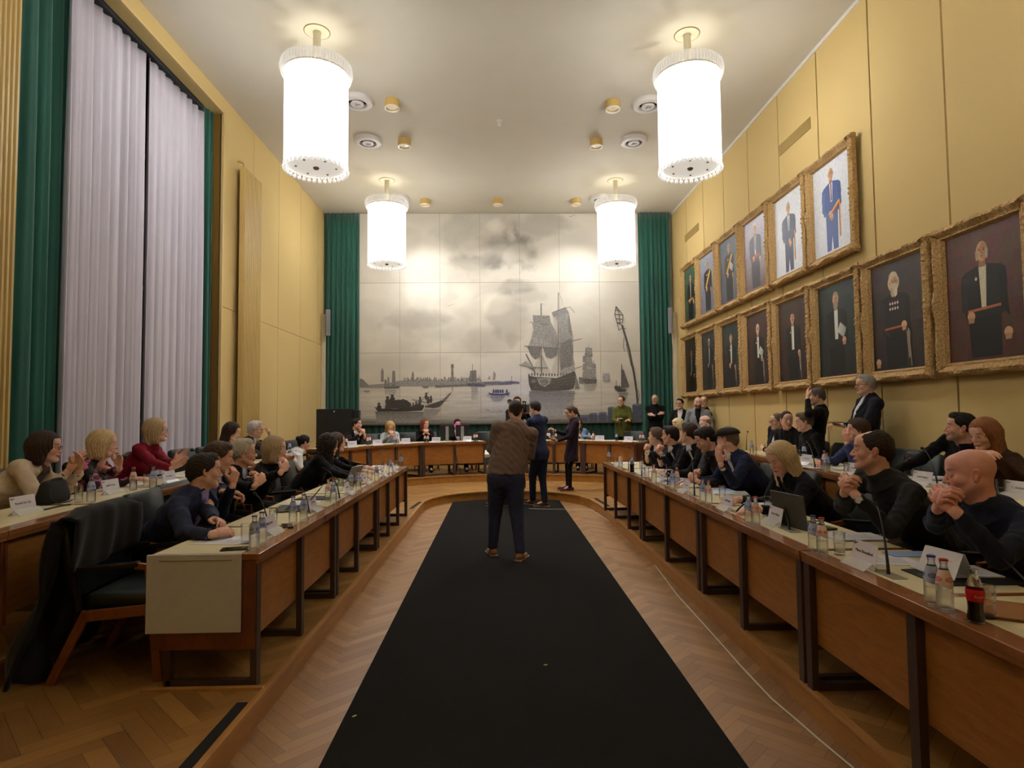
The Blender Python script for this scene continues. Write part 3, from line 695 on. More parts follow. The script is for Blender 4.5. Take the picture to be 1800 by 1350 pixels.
for k in range(3): iline([(300, 1045+k*15), (440, 1020+k*18)], 2, .34-.04*k, B)
ipoly([(354, 990), (380, 968), (440, 958), (440, 985), (380, 1006), (352, 1012)], .50, B)
for k in range(8): iline([(360+k*10, 1005-k*3), (364+k*10, 975-k*1.5)], 1.6, .25, B)
for k in range(16): iell(168+k*17, 1008+rnd.uniform(-4, 3), 4, 9, .2, B)
ipoly([(440, 985), (470, 1090), (440, 1092), (446, 1020)], .34, B)
# second ship, faint ship, small sloop
for c, y0, y1, w0 in ((500, 880, 1050, 30), (522, 830, 1050, 46), (550, 925, 1050, 30)):
    iline([(c, y0), (c, y1)], 3, .26, B)
    for q_ in range(3): a = y0+15+(y1-y0-30)*q_/3; ipoly([(c-w0*.4, a), (c+w0*.4, a+3), (c+w0*.5, a+(y1-y0)*.24), (c-w0*.5, a+(y1-y0)*.22)], .38+.02*q_, B)
ipoly([(488, 1030), (570, 1034), (566, 1058), (500, 1060), (486, 1045)], .22, B); ipoly([(462, 1022), (492, 1024), (492, 1060), (466, 1060)], .28, B)
for k in range(10): iline([(522, 840), (478+k*10, 1035)], 1, .42, B)
for k in range(5): ipoly([(490+k*4, 1066+k*7), (570-k*4, 1066+k*7), (566-k*4, 1070+k*7), (494, 1070+k*7)], .44+.02*k, B)
for c in (612, 626, 640): iline([(c, 990), (c, 1046)], 1.6, .46, B); ipoly([(c-7, 1000), (c+6, 1000), (c+7, 1036), (c-8, 1036)], .50, B)
ipoly([(604, 1036), (648, 1036), (644, 1048), (608, 1048)], .44, B)
ipoly([(714, 985), (728, 975), (764, 1080), (716, 1088)], .24, B); ipoly([(712, 990), (718, 945), (724, 975)], .45, B); iline([(716, 945), (714, 1100)], 3, .22, B)
ipoly([(674, 1085), (746, 1094), (738, 1108), (700, 1110), (678, 1096)], .18, B); iline([(685, 1042), (687, 1090)], 3, .22, B)
for c in (680, 692, 705): iell(c, 1082, 6, 10, .16, B)
for k in range(6): ipoly([(696+k*2, 1116+k*9), (760-k*3, 1114+k*9), (756-k*3, 1119+k*9), (700, 1121+k*9)], .34+.03*k, B)
# beacon pole on the quay
iline([(720, 715), (760, 850), (790, 1000), (806, 1110), (812, 1180)], 12, .17, B)
iline([(722, 718), (742, 780), (748, 850), (775, 960)], 3, .22, B)
for a, b in (((683, 602), (676, 650)), ((683, 602), (725, 655)), ((683, 602), (700, 640)), ((676, 650), (690, 700)), ((725, 655), (722, 700)), ((690, 700), (722, 715)), ((676, 650), (725, 655)), ((690, 700), (722, 700)), ((700, 640), (708, 705)), ((683, 625), (712, 632)), ((680, 675), (724, 680))): iline([a, b], 4, .15, B)
iline([(690, 700), (700, 745), (718, 730), (742, 735)], 4, .17, B); iline([(730, 790), (726, 840), (735, 870)], 3, .2, B); iline([(815, 1100), (822, 1130), (815, 1170)], 3, .2, B)
# quay stones
ipoly([(450, 1248), (520, 1245), (640, 1250), (700, 1240), (835, 1250), (835, 1284), (450, 1290)], (.24, .25, .30), B)
for x0, x1, y0 in ((455, 515, 1252), (525, 572, 1236), (582, 628, 1230), (635, 672, 1198), (780, 835, 1182)):
    ipoly([(x0, 1286), (x0, y0+6), (x0+8, y0), (x1-6, y0-2), (x1, y0+4), (x1, 1284)], (.16, .17, .22), B)
    iell((x0+x1)/2, y0+4, (x1-x0)/2-2, 6, (.25, .26, .31), B)
ipoly([(42, 1296), (945, 1290), (945, 1298), (42, 1303)], .3, A)
ink.build('inked_ships', mat('mural_ink', None, .3, attr='paint', var=.45, scale=16, stretch=(1, 1, 3.5), detail=9), mural)

# ================================================================ portraits
FW, FH, FB, FT = 1.185, 1.55, .135, .085
def frame_mesh():
    prof = [(0, 0), (0, .055), (.018, .075), (.045, .085), (.075, .06), (.098, .045), (.112, .05), (.125, .03), (.135, .012)]
    mb = MB(); W, Hh = FW, FH; step = .018
    path = []
    def seg(a, b, nrm):
        L = math.hypot(b[0]-a[0], b[1]-a[1]); n = int(L/step)
        for i in range(n): path.append((a[0]+(b[0]-a[0])*i/n, a[1]+(b[1]-a[1])*i/n, i/n, L))
    cs = [(-W/2, 0), (W/2, 0), (W/2, Hh), (-W/2, Hh)]
    for k in range(4): seg(cs[k], cs[(k+1) % 4], None)
    vs = []; m = len(prof); cxm, cym = 0, Hh/2
    for (x, y, f, L) in path:
        # inward direction along the mitre
        dx = x-cxm; dy = y-cym
        ex, ey = W/2-abs(dx), Hh/2-abs(dy)
        s = f*L
        orn = .010*math.sin(s*62)+.006*math.sin(s*37+1.3)+.006*math.sin(s*131)
        cd_ = min(f, 1-f)*L; crn = math.exp(-(cd_/.07)**2); mid = math.exp(-((f-.5)*L/.09)**2)
        for j, (o, h) in enumerate(prof):
            # position offset o inward on the near side(s): clamp rectangle inset
            px_ = max(-W/2+o, min(W/2-o, x)); py_ = max(o, min(Hh-o, y))
            amp = {1: .5, 2: 1.0, 3: 1.2, 4: .8, 5: .3}.get(j, 0)
            hh = h+amp*(orn*math.cos(s*48+j*1.7)+.020*crn+.014*mid)
            if j <= 2:
                g_ = (.012*math.sin(s*45)*.5+.018*crn+.014*mid)*(1-.3*j)
                if ex < ey: px_ += math.copysign(g_, dx)
                else: py_ += math.copysign(g_, dy)
            vs.append((px_, py_, hh))
    N = len(path)
    fs = [(i*m+j, ((i+1) % N)*m+j, ((i+1) % N)*m+j+1, i*m+j+1) for i in range(N) for j in range(m-1)]
    fs += [((i+1) % N * m, i*m, i*m+0, ((i+1) % N)*m) for i in ()]
    mb.add(vs, fs)
    mb.box(-W/2+.03, W/2-.03, .03, Hh-.03, -.012, .006)
    # local (u, v, h) -> wall: u left->right is -y, v up is z, h out of the wall is -x
    mb.xf(Matrix(((0, 0, -1, 0), (-1, 0, 0, 0), (0, 1, 0, 0), (0, 0, 0, 1))))
    return mb
fm = frame_mesh()
TOUV = Matrix(((0, 0, -1, 0), (-1, 0, 0, 0), (0, 1, 0, 0), (0, 0, 0, 1)))
canv = mat('oil_canvas', None, .42, attr='paint', var=.10, scale=26, detail=4, spec=.35)
CW, CH = FW-2*FB+.01, FH-2*FB+.01
def L_(c): return lin(c)
def portrait(yc, z0, spec, lb):
    t = thing('framed_portrait', lb, 'painting', (XR-.055, yc, z0), group='gilt framed portraits')
    if portrait.first is None: portrait.first = fm.build('gilt_frame', gold, t, smooth=True)
    else:
        c = portrait.first.copy(); COL.objects.link(c); c.parent = t
    mb = MB(); lay = [0]
    def pol(pts, col):
        lay[0] += 1
        vs = [((x-.5)*CW, FB+y*CH, .010+.00008*lay[0]) for x, y in pts]
        mb.add(vs, [tuple(range(len(vs)))], 0, L_(col))
    def ell(cx, cy, rx, ry, col, n=16, rot=0): pol([(cx+rx*math.cos(2*PI*k/n)*math.cos(rot)-ry*CW/CH*0-ry*math.sin(2*PI*k/n)*math.sin(rot), cy+rx*math.cos(2*PI*k/n)*math.sin(rot)+ry*math.sin(2*PI*k/n)*math.cos(rot)) for k in range(n)], col)
    bg0, bg1 = spec['bg']
    for k in range(12):
        for q_ in range(8):
            f = (k/11); r = random.Random(k*17+q_+int(yc*10)); a = [bg0[i]*(1-f)+bg1[i]*f+r.uniform(-7, 7)*spec.get('mot', 1) for i in range(3)]
            vs = [((x-.5)*CW, FB+y*CH, .010) for x, y in ((q_/8, 1-(k+1)/12), ((q_+1)/8, 1-(k+1)/12), ((q_+1)/8, 1-k/12), (q_/8, 1-k/12))]
            mb.add(vs, [(0, 1, 2, 3)], 0, L_([max(2, v) for v in a]))
    s = spec.get('s', 1.0)*1.28; cx = spec.get('cx', .5); top = spec.get('top', .9); coat = spec['coat']; skin = spec.get('skin', (206, 158, 122))
    hair = spec.get('hair', (150, 140, 130)); d1 = tuple(max(0, c-10) for c in coat); hi = tuple(min(255, c+14) for c in coat)
    hh = .112*s; hy = top-hh/2; sh = top-hh*1.22; yb = spec.get('bottom', .02)
    hw = .20*s; waist = top-hh*3.4
    if spec.get('legs'):
        pol([(cx-.13*s, waist), (cx+.13*s, waist), (cx+.12*s, yb), (cx+.02*s, yb), (cx, waist-.22*s), (cx-.03*s, yb), (cx-.12*s, yb)], coat)
    else: pol([(cx-.15*s, waist+.02), (cx+.15*s, waist+.02), (cx+.14*s, yb), (cx-.13*s, yb)], d1)
    pol([(cx-.05*s, sh+.01), (cx+.05*s, sh+.01), (cx+hw*.8, sh-.02), (cx+hw*1.0, sh-.05), (cx+hw*1.05, sh-.12*s), (cx+.17*s, waist-.03), (cx-.17*s, waist-.03), (cx-hw*1.05, sh-.12*s), (cx-hw, sh-.05), (cx-hw*.8, sh-.02)], coat)
    # arms
    pol([(cx-hw*.98, sh-.05), (cx-hw*.66, sh-.07), (cx-hw*.75, sh-.22*s), (cx-hw*.35, waist-.02), (cx-hw*.45, waist-.06), (cx-hw*1.04, sh-.22*s)], hi)
    pol([(cx+hw*.98, sh-.05), (cx+hw*.66, sh-.07), (cx+hw*.75, sh-.22*s), (cx+hw*(.3 if spec.get('join') else .9), waist-.02), (cx+hw*(.4 if spec.get('join') else 1.1), waist-.06), (cx+hw*1.05, sh-.22*s)], d1)
    fr = spec.get('front', (214, 206, 186))
    if fr: pol([(cx-.035*s, sh+.005), (cx+.035*s, sh+.005), (cx+spec.get('fw', .018)*s, waist+(.02 if not spec.get('legs') else .10)), (cx-spec.get('fw', .018)*s, waist+(.02 if not spec.get('legs') else .10))], fr)
    if spec.get('tie'): pol([(cx-.012*s, sh-.005), (cx+.012*s, sh-.005), (cx+.013*s, waist+.12), (cx, waist+.10), (cx-.013*s, waist+.12)], spec['tie'])
    if spec.get('sash'): 
        pol([(cx+.10*s, sh-.01), (cx+.16*s, sh-.03), (cx-.08*s, waist+.01), (cx-.14*s, waist+.03)], spec['sash'])
    if spec.get('belt'):
        for k, c in enumerate(spec['belt']): pol([(cx-.15*s, waist+.035-.018*k), (cx+.15*s, waist+.045-.018*k), (cx+.15*s, waist+.025-.018*k), (cx-.15*s, waist+.015-.018*k)], c)
    if spec.get('tri'):
        x0 = cx+.15*s
        for k, c in enumerate(((30, 28, 26), (226, 190, 40), (196, 40, 44))):
            pol([(x0+k*.014, waist+.06), (x0+.014+k*.014, waist+.06), (x0+.018+k*.014, waist-.26*s), (x0+.004+k*.014, waist-.26*s)], c)
        if spec['tri'] == 2:
            pol([(cx-.02, waist-.03), (x0+.02, waist+.06), (x0+.02, waist+.085), (cx-.01, waist-.005)], (226, 190, 40)); pol([(cx-.02, waist-.05), (x0+.02, waist+.035), (x0+.02, waist+.06), (cx-.02, waist-.03)], (200, 40, 44))
    # hands
    hc = spec.get('hands', ((-.06, 0), (.16, -.03)))
    for hx, hy_ in hc:
        ell(cx+hx*s, waist+hy_*s, .036*s, .026*s, skin)
        for k in range(4): ell(cx+hx*s+(-.02+.013*k)*s, waist+hy_*s-.022*s, .008*s, .018*s, tuple(int(c*.86) for c in skin), 8)
    # neck, head, face
    pol([(cx-.03*s, sh-.005), (cx+.03*s, sh-.005), (cx+.03*s, hy-.02*s), (cx-.03*s, hy-.02*s)], tuple(int(c*.75) for c in skin))
    hs = spec.get('hstyle', 'short')
    ry = hh/2; rx = .052*s
    if hs == 'wild': ell(cx-.006, hy-.005, rx*1.55, ry*1.08, hair); ell(cx-.01, hy+ry*.6, rx*1.2, ry*.7, hair)
    elif hs != 'bald': ell(cx, hy+ry*.14, rx*1.15, ry*1.02, hair)
    else: ell(cx, hy-ry*.1, rx*1.12, ry*.55, hair)
    ell(cx+.002, hy-ry*.03, rx, ry*.96, skin); ell(cx+rx*.35, hy-ry*.05, rx*.62, ry*.8, tuple(int(c*.88) for c in skin))
    if hs in ('short', 'wild'): pol([(cx-rx*1.05, hy+ry*.25), (cx-rx*.8, hy+ry*.85), (cx, hy+ry*1.12), (cx+rx*.85, hy+ry*.8), (cx+rx*1.05, hy+ry*.25), (cx+rx*.75, hy+ry*.55), (cx-rx*.1, hy+ry*.68), (cx-rx*.75, hy+ry*.52)], hair)
    for e in (-1, 1):
        ell(cx+e*rx*.38, hy+ry*.10, rx*.2, ry*.06, (60, 42, 34), 8); pol([(cx+e*rx*.15, hy+ry*.24), (cx+e*rx*.65, hy+ry*.22), (cx+e*rx*.62, hy+ry*.29), (cx+e*rx*.15, hy+ry*.30)], tuple(int(c*.55) for c in hair))
        ell(cx+e*rx*1.03, hy-ry*.02, rx*.14, ry*.18, tuple(int(c*.8) for c in skin), 8)
    pol([(cx-rx*.06, hy+ry*.1), (cx+rx*.08, hy+ry*.1), (cx+rx*.2, hy-ry*.22), (cx-rx*.14, hy-ry*.22)], tuple(int(c*.78) for c in skin))
    pol([(cx-rx*.3, hy-ry*.45), (cx+rx*.3, hy-ry*.45), (cx+rx*.2, hy-ry*.52), (cx-rx*.2, hy-ry*.52)], (130, 70, 60))
    bd_ = spec.get('beard')
    if bd_ == 'full': ell(cx, hy-ry*.78, rx*.86, ry*.62, hair); pol([(cx-rx*.5, hy-ry*.3), (cx+rx*.5, hy-ry*.3), (cx+rx*.4, hy-ry*.48), (cx-rx*.4, hy-ry*.48)], hair)
    if bd_ == 'long':
        for k in range(5): ell(cx+(-.6+.3*k)*rx, hy-ry*(.95+.12*(k % 2)), rx*.35, ry*.75, tuple(int(c*(.85+.06*k)) for c in hair))
        ell(cx, hy-ry*.45, rx*.8, ry*.3, hair)
    if bd_ == 'mous': pol([(cx-rx*.55, hy-ry*.34), (cx, hy-ry*.26), (cx+rx*.55, hy-ry*.34), (cx+rx*.4, hy-ry*.44), (cx-rx*.4, hy-ry*.44)], hair)
    if bd_ == 'side':
        for e in (-1, 1): ell(cx+e*rx*.85, hy-ry*.35, rx*.25, ry*.5, hair)
    if spec.get('plume'):
        for k in range(6): ell(cx+(.06+.018*k)*s, waist+.10*s-.012*k, .05*s, .014*s, (196-8*k, 200-8*k, 196-8*k), 10, .9)
    if spec.get('medals'):
        for k in range(spec['medals']):
            mx_, my_ = cx+(-.06+.035*(k % 4))*s, sh-.06*s-.035*s*(k//4); ell(mx_, my_, .012*s, .010*s, (206, 200, 190), 8); pol([(mx_-.006, my_+.01), (mx_+.006, my_+.01), (mx_+.006, my_+.028), (mx_-.006, my_+.028)], (150, 60, 50))
    if spec.get('sword'):
        pol([(cx+.17*s, waist), (cx+.185*s, waist), (cx+.21*s, yb), (cx+.20*s, yb)], (150, 146, 136)); pol([(cx+.15*s, waist-.02), (cx+.2*s, waist-.02), (cx+.19*s, waist-.18*s), (cx+.17*s, waist-.2*s)], (140, 120, 100))
    mb.xf(TOUV); mb.build('canvas', canv, t)
    pl = MB(); pl.prism([(-.10, .035), (-.08, .02), (.08, .02), (.10, .035), (.10, .06), (.08, .075), (-.08, .075), (-.10, .06)], .052, .066)
    for k in range(2): pl.box(-.06, .06, .042+.014*k, .046+.014*k, .066, .0665)
    pl.xf(TOUV); pl.build('name_plate', brass, t)
portrait.first = None
UP = [
 (14.37, dict(bg=((60, 92, 70), (40, 66, 54)), coat=(22, 26, 26), hstyle='bald', front=(170, 170, 165), belt=((150, 60, 40), (196, 160, 60)), top=.86), 'green-backed portrait of a bald man in a dark suit, upper row, far end'),
 (13.18, dict(bg=((150, 160, 178), (110, 110, 132)), coat=(34, 36, 42), sash=(214, 168, 50), medals=3, hstyle='bald', front=None, sword=1, top=.9), 'portrait on pale blue of a man with a yellow sash, second in the upper row'),
 (11.94, dict(bg=((96, 112, 124), (86, 88, 108)), coat=(40, 44, 46), sash=(220, 160, 50), plume=1, medals=2, front=None, sword=1, top=.92), 'grey-blue portrait of a man holding a white plumed hat, third in upper row'),
 (10.70, dict(bg=((196, 194, 210), (112, 96, 100)), coat=(74, 70, 84), hair=(232, 230, 228), belt=((150, 66, 56), (170, 70, 60)), front=(214, 210, 210), tie=(80, 84, 110), top=.93), 'hazy violet portrait of a white-haired man with a red sash, fourth in the upper row'),
 (9.44, dict(bg=((222, 226, 232), (214, 218, 226)), mot=.2, coat=(54, 58, 84), legs=1, tie=(96, 112, 136), front=(232, 234, 238), hair=(176, 160, 150), tri=1, hands=((.02, -.03), (.04, -.06)), join=1, s=.92, top=.88), 'modern portrait of a man in navy suit on white, second nearest in upper row'),
 (8.20, dict(bg=((222, 226, 232), (214, 218, 226)), mot=.2, coat=(66, 88, 142), legs=1, tie=(112, 44, 60), front=(236, 238, 242), hair=(150, 120, 108), hstyle='bald', tri=2, hands=((-.03, -.02), (0, -.05)), join=1, s=.98, top=.93), 'modern portrait of a man in blue suit with tricolour sash, nearest in upper row')]
LO = [
 (14.43, dict(bg=((44, 38, 26), (28, 22, 16)), coat=(16, 15, 14), hstyle='bald', front=(120, 120, 116), skin=(150, 110, 80), top=.78, s=.9), 'very dark brown portrait of a standing man, far end of the lower row'),
 (13.20, dict(bg=((46, 52, 52), (30, 32, 32)), coat=(22, 24, 24), front=(150, 152, 146), sword=1, skin=(158, 124, 96), hair=(190, 190, 186), top=.88, s=.92), 'dark grey portrait of a man with white shirt front, second in the lower row'),
 (11.95, dict(bg=((44, 54, 54), (30, 30, 32)), coat=(24, 25, 28), front=(196, 200, 192), fw=.022, sword=1, medals=2, hair=(110, 96, 84), beard='mous', top=.84), 'dark teal portrait of a uniformed man with sword, third in the lower row'),
 (10.70, dict(bg=((70, 46, 42), (50, 34, 30)), coat=(26, 24, 24), front=(210, 206, 190), fw=.026, plume=1, medals=3, hair=(196, 190, 178), beard='mous', top=.84, hands=((.12, .01),), sword=1), 'red-brown portrait of a white-bearded man holding a plumed hat, fourth in the lower row'),
 (9.42, dict(bg=((66, 48, 40), (44, 30, 26)), coat=(24, 23, 24), front=(206, 204, 186), fw=.03, medals=1, beard='mous', hair=(70, 52, 42), top=.85, hands=((.16, -.02),), sword=1), 'brown portrait of a moustached man, lower row below the navy suit portrait'),
 (8.17, dict(bg=((44, 60, 56), (30, 36, 32)), coat=(22, 22, 24), front=(200, 206, 192), fw=.03, plume=1, beard='full', hair=(150, 132, 116), top=.9, s=1.08, cx=.48, hands=((.14, 0),)), 'dark green portrait of a grey-bearded man with a feathered hat, lower row'),
 (6.92, dict(bg=((62, 52, 48), (40, 30, 28)), coat=(26, 22, 24), front=None, medals=8, beard='long', hstyle='wild', hair=(198, 184, 154), belt=((160, 84, 44),), top=.88, s=1.08, cx=.46, hands=((.12, .03), (-.26, -.20)), sword=1), 'dark portrait of a wild white-bearded man covered in medals, second nearest of the lower row'),
 (5.66, dict(bg=((96, 66, 56), (72, 40, 32)), coat=(24, 24, 28), front=(206, 198, 170), fw=.02, medals=1, beard='side', hstyle='bald', hair=(170, 154, 132), belt=((166, 92, 56),), top=.9, s=1.12, cx=.5, hands=((-.12, -.01), (.2, -.12)), skin=(196, 148, 112)), 'large red-brown portrait of a balding man with orange belt, nearest of the lower row')]
for y, sp_, lb in UP: portrait(y, 3.74, sp_, lb)
for y, sp_, lb in LO: portrait(y, 2.0, sp_, lb)

# ================================================================ desks
shelfd = mat('desk_shelf_board', lin((60, 34, 18)), .6)  # dark brown wood of the shelf under the desktop
def desk(name, A, B, nA, nB, zp, labl, posts, grp, setback=.03, white_end=False, endA=True, endB=True, npan=None):
    """A->B is the front edge seen from the aisle; nA, nB lead to the sitters' side"""
    A = Vector((*A, 0)); B = Vector((*B, 0)); nA = Vector((*nA, 0)); nB = Vector((*nB, 0)); t = (B-A); L = t.length; d = t.normalized()
    n = Vector((-d.y, d.x, 0));
    if n.dot(nA) < 0: n = -n
    T = thing(name, labl, 'desk', (A.x, A.y, zp), group=grp); g = d*.002
    O = Vector((0, 0, 0)); Bq = B-A; top = .735
    q2 = lambda v: (v.x, v.y)
    MB().prism([q2(O+g), q2(Bq-g), q2(Bq-g+nB), q2(O+g+nA)], top-.034, top).build('desktop', wood_edge, T, bevel=.003)
    MB().prism([q2(O+g+n*.004), q2(Bq-g+n*.004), q2(Bq-g+n*.02), q2(O+g+n*.02)], top-.055, top-.034).build('apron', wood_edge, T)
    f0, f1 = .17, .97
    il = MB()
    for u0, u1 in ((.012, .485), (.515, .988)):
        a0, a1 = Bq*u0, Bq*u1; m0 = nA*(1-u0)+nB*u0; m1 = nA*(1-u1)+nB*u1
        il.prism([q2(a0+m0*f0), q2(a1+m1*f0), q2(a1+m1*f1), q2(a0+m0*f1)], top+.0003, top+.002)
    il.build('inlay', cream, T)
    # front panels between posts
    fr_ = [0]+list(posts)+[1]
    ps = sorted(set([.02]+list(posts)+[.98]))
    for a, b in zip(ps[:-1], ps[1:]):
        pa, pb = d*(L*a+.0), d*(L*b)
        MB().prism([q2(pa+n*.05), q2(pb+n*.05), q2(pb+n*.068), q2(pa+n*.068)], .25, top-.05).build('front_panel', wood_desk, T)
    # metal leg frames: front post, floor bar, rear post
    for a in ps:
        p = d*(L*a); s0 = n*setback; mb = MB()
        zt = top-.04
        mb.obox(p+s0+Vector((0, 0, zt/2)), d*.028, n*.018, Vector((0, 0, zt/2)))
        mb.obox(p+s0+n*.24+Vector((0, 0, .02)), d*.02, n*.245, Vector((0, 0, .02)))
        mb.obox(p+s0+n*.48+Vector((0, 0, zt/2)), d*.02, n*.018, Vector((0, 0, zt/2)))
        mb.build('leg', bronze, T)
    if endA:
        MB().prism([q2(O+g*2+n*.02), q2(O+g*2+d*.024+n*.02), q2(O+g*2+d*.024+nA*.97), q2(O+g*2+nA*.97)], .21, top-.036).build('end_panel', wood_red, T)
    if endB:
        MB().prism([q2(Bq-g*2+n*.02), q2(Bq-g*2-d*.024+n*.02), q2(Bq-g*2-d*.024+nB*.97), q2(Bq-g*2+nB*.97)], .21, top-.036).build('end_panel', wood_red, T)
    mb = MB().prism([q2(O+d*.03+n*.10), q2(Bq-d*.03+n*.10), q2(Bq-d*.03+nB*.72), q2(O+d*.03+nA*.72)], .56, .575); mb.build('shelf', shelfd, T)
    if white_end:
        MB().box(-.004, .0, .10, .62, .27+.04, top+.001).xf(Matrix.Rotation(PI/2, 4, 'Z')).build('white_end_board', greyw, T)
    return T
G1 = 'inner desk modules'; G2 = 'outer desk modules'; G3 = 'head table modules'
DL = [(3.45, 5.12), (5.14, 6.86), (6.88, 9.08)]
nm = ['nearest module of the left inner row, with the pale end board', 'middle module of the left inner row', 'last module of the left inner row before the open floor']
for k, (a, b) in enumerate(DL):
    L = b-a
    desk('council_desk', (-1.345, a), (-1.345, b), (-.615, 0), (-.615, 0), .15, 'teak veneer council desk, '+nm[k], ((4.25-3.45)/1.67,) if k == 0 else ((.45,) if k == 1 else (.32, .65)), G1)
# pale board on the near end of the left row (hangs over the desk top edge)
t = thing('end_board', 'pale grey board covering the near end of the left inner desk', 'board', (-1.96, 3.44, .60))
MB().box(0, .52, -.008, .006, -.14, .29).build('panel', greyw, t, bevel=.002)
MB().box(.07, .47, -.0105, -.008, .255, .258).build('groove', mat('groove_grey', lin((120, 114, 106)), .6), t)
DR = [(9.36, 7.13), (7.11, 5.06), (5.04, 3.34), (3.32, 1.66), (1.64, .1)]
nm = ['far end module of the right inner row', 'second module from the far end of the right inner row', 'middle module of the right inner row', 'right inner row module under the two nearest sitters', 'nearest module of the right inner row, cut by the picture corner']
for k, (a, b) in enumerate(DR):
    desk('council_desk', (1.665 if k else 1.62, a), (1.665, b), (.615, 0), (.615, 0), .15, 'teak veneer council desk, '+nm[k], ((.35, .71), (.5,), (.5,), (.52,), (.5,))[k], G1)
def run(nodes, depth, zp, labels, grp, side, setback, posts, nameo='council_desk'):
    N = len(nodes); offs = []
    dirs = [(Vector(nodes[i+1])-Vector(nodes[i])).normalized() for i in range(N-1)]
    nr = [Vector((-d.y, d.x))*side for d in dirs]
    for i in range(N):
        if i == 0: offs.append(nr[0]*depth)
        elif i == N-1: offs.append(nr[-1]*depth)
        else:
            m = (nr[i-1]+nr[i]).normalized(); offs.append(m*depth/m.dot(nr[i]))
    for i in range(N-1):
        desk(nameo, nodes[i], nodes[i+1], offs[i], offs[i+1], zp, labels[i], posts, grp, setback)
run([(-2.62, 1.5), (-2.73, 3.45), (-2.88, 5.45), (-3.03, 7.5), (-3.19, 9.55)], .62, .30, ['outer left council desk in the left foreground, nearest', 'outer left council desk before the two women nearest the window', 'outer left council desk below the white curtain', 'outer left council desk at the far end by the empty green chair'], G2, 1, .22, (.5,))
run([(-3.02, 11.05), (-2.55, 12.1), (-1.64, 13.14), (-.26, 13.62)], .62, .30, ['curved head table module at the far left corner', 'head table module in front of the man in the dark suit', 'head table module with the monitors on it'], G3, 1, .03, (.5,), 'head_table')
run([(.62, 13.66), (1.87, 13.3), (2.86, 12.45)], .62, .30, ['head table module behind the standing woman in the dark dress', 'head table module before the woman in the green coat'], G3, 1, .03, (.5,), 'head_table')
run([(3.72, 9.4), (3.55, 7.9), (3.30, 6.15), (3.11, 4.45), (3.0, 2.5), (2.95, .9)], .62, .30, ['outer right council desk farthest from the camera', 'outer right council desk before the talking men', 'outer right council desk below the man in blue', 'outer right council desk before the woman in brown', 'nearest outer right council desk at the picture edge'], G2, 1, .22, (.5,))

# ================================================================ chairs
leather = mat('green_leather', lin((24, 33, 32)), .42, var=.1, scale=14, bump=.1, bscale=120)
leatherg = mat('grey_green_leather', lin((62, 74, 70)), .5, var=.08, scale=14)
armp = mat('arm_pad', (.01, .01, .011), .3)
wood_ch = woodmat('wood_chair', lin((112, 60, 26)), lin((140, 80, 38)), .4, (2, 2, 2), 5)
def rbox(mb, x0, x1, y0, y1, z0, z1, r=.03, n=3, mi=0):
    """cushion: rounded plan outline, domed top"""
    pts = []
    for cx_, cy_, a0 in ((x1-r, y1-r, 0), (x0+r, y1-r, PI/2), (x0+r, y0+r, PI), (x1-r, y0+r, 1.5*PI)):
        for k in range(n+1): a = a0+PI/2*k/n; pts.append((cx_+r*math.cos(a), cy_+r*math.sin(a)))
    m = len(pts); cxm, cym = (x0+x1)/2, (y0+y1)/2; h = z1-z0
    lv = [(z0, .96), (z0+h*.15, 1), (z0+h*.7, 1), (z0+h*.92, .965), (z1, .88)]
    vs = [((x-cxm)*s+cxm, (y-cym)*s+cym, z) for z, s in lv for x, y in pts]
    fs = [(k*m+i, k*m+(i+1) % m, (k+1)*m+(i+1) % m, (k+1)*m+i) for k in range(len(lv)-1) for i in range(m)]
    fs += [tuple(range(m))[::-1], tuple(range((len(lv)-1)*m, len(lv)*m))]
    return mb.add(vs, fs, mi)
def make_chair(ltr, name='council_chair'):
    t = thing(name, 'x', 'chair')
    mb = MB(); rbox(mb, -.25, .25, -.20, .27, .40, .485, .05); mb.build('seat', ltr, t, smooth=60)
    mb = MB(); rbox(mb, -.27, .27, -.225, .225, 0, .075, .05)
    mb.xf(Matrix.Translation((0, -.245, .70)) @ Matrix.Rotation(math.radians(-79+180), 4, 'X')); mb.build('backrest', ltr, t, smooth=60)
    for s in (-1, 1):
        mb = MB(); x = .285*s
        mb.bar((x, .25, 0), (x, .19, .66), .028, .05, (0, 1, 0)); mb.bar((x, .22, .405), (x, -.17, .375), .028, .06)
        mb.bar((x, -.15, .40), (x, -.34, 0), .028, .05, (0, 1, 0)); mb.bar((x, .205, .64), (x, .11, .655), .028, .035)
        mb.build('side_frame', wood_ch, t, bevel=.004)
        mb = MB(); mb.bar((x, .13, .665), (x, -.24, .635), .05, .028); mb.bar((x, -.23, .63), (x*.93, -.20, .40), .03, .03, (0, 1, 0)); mb.build('armrest', armp, t, bevel=.006)
    MB().bar((-.28, .18, .38), (.28, .18, .38), .03, .05).bar((-.28, -.16, .37), (.28, -.16, .37), .03, .05).build('cross_rail', wood_ch, t)
    return t
chair0 = make_chair(leather)
_ch = [0]
chair0['label'] = 'x'
def place_chair(x, y, zp, face, label, group='green leather council chairs'):
    """face: compass angle the sitter looks towards, 0 = +x"""
    c = chair0 if _ch[0] == 0 else copy_tree(chair0); _ch[0] += 1
    c.location = (x, y, zp); c.rotation_euler = (0, 0, face-PI/2); c['label'] = label; c['group'] = group; c['category'] = 'chair'
    return c

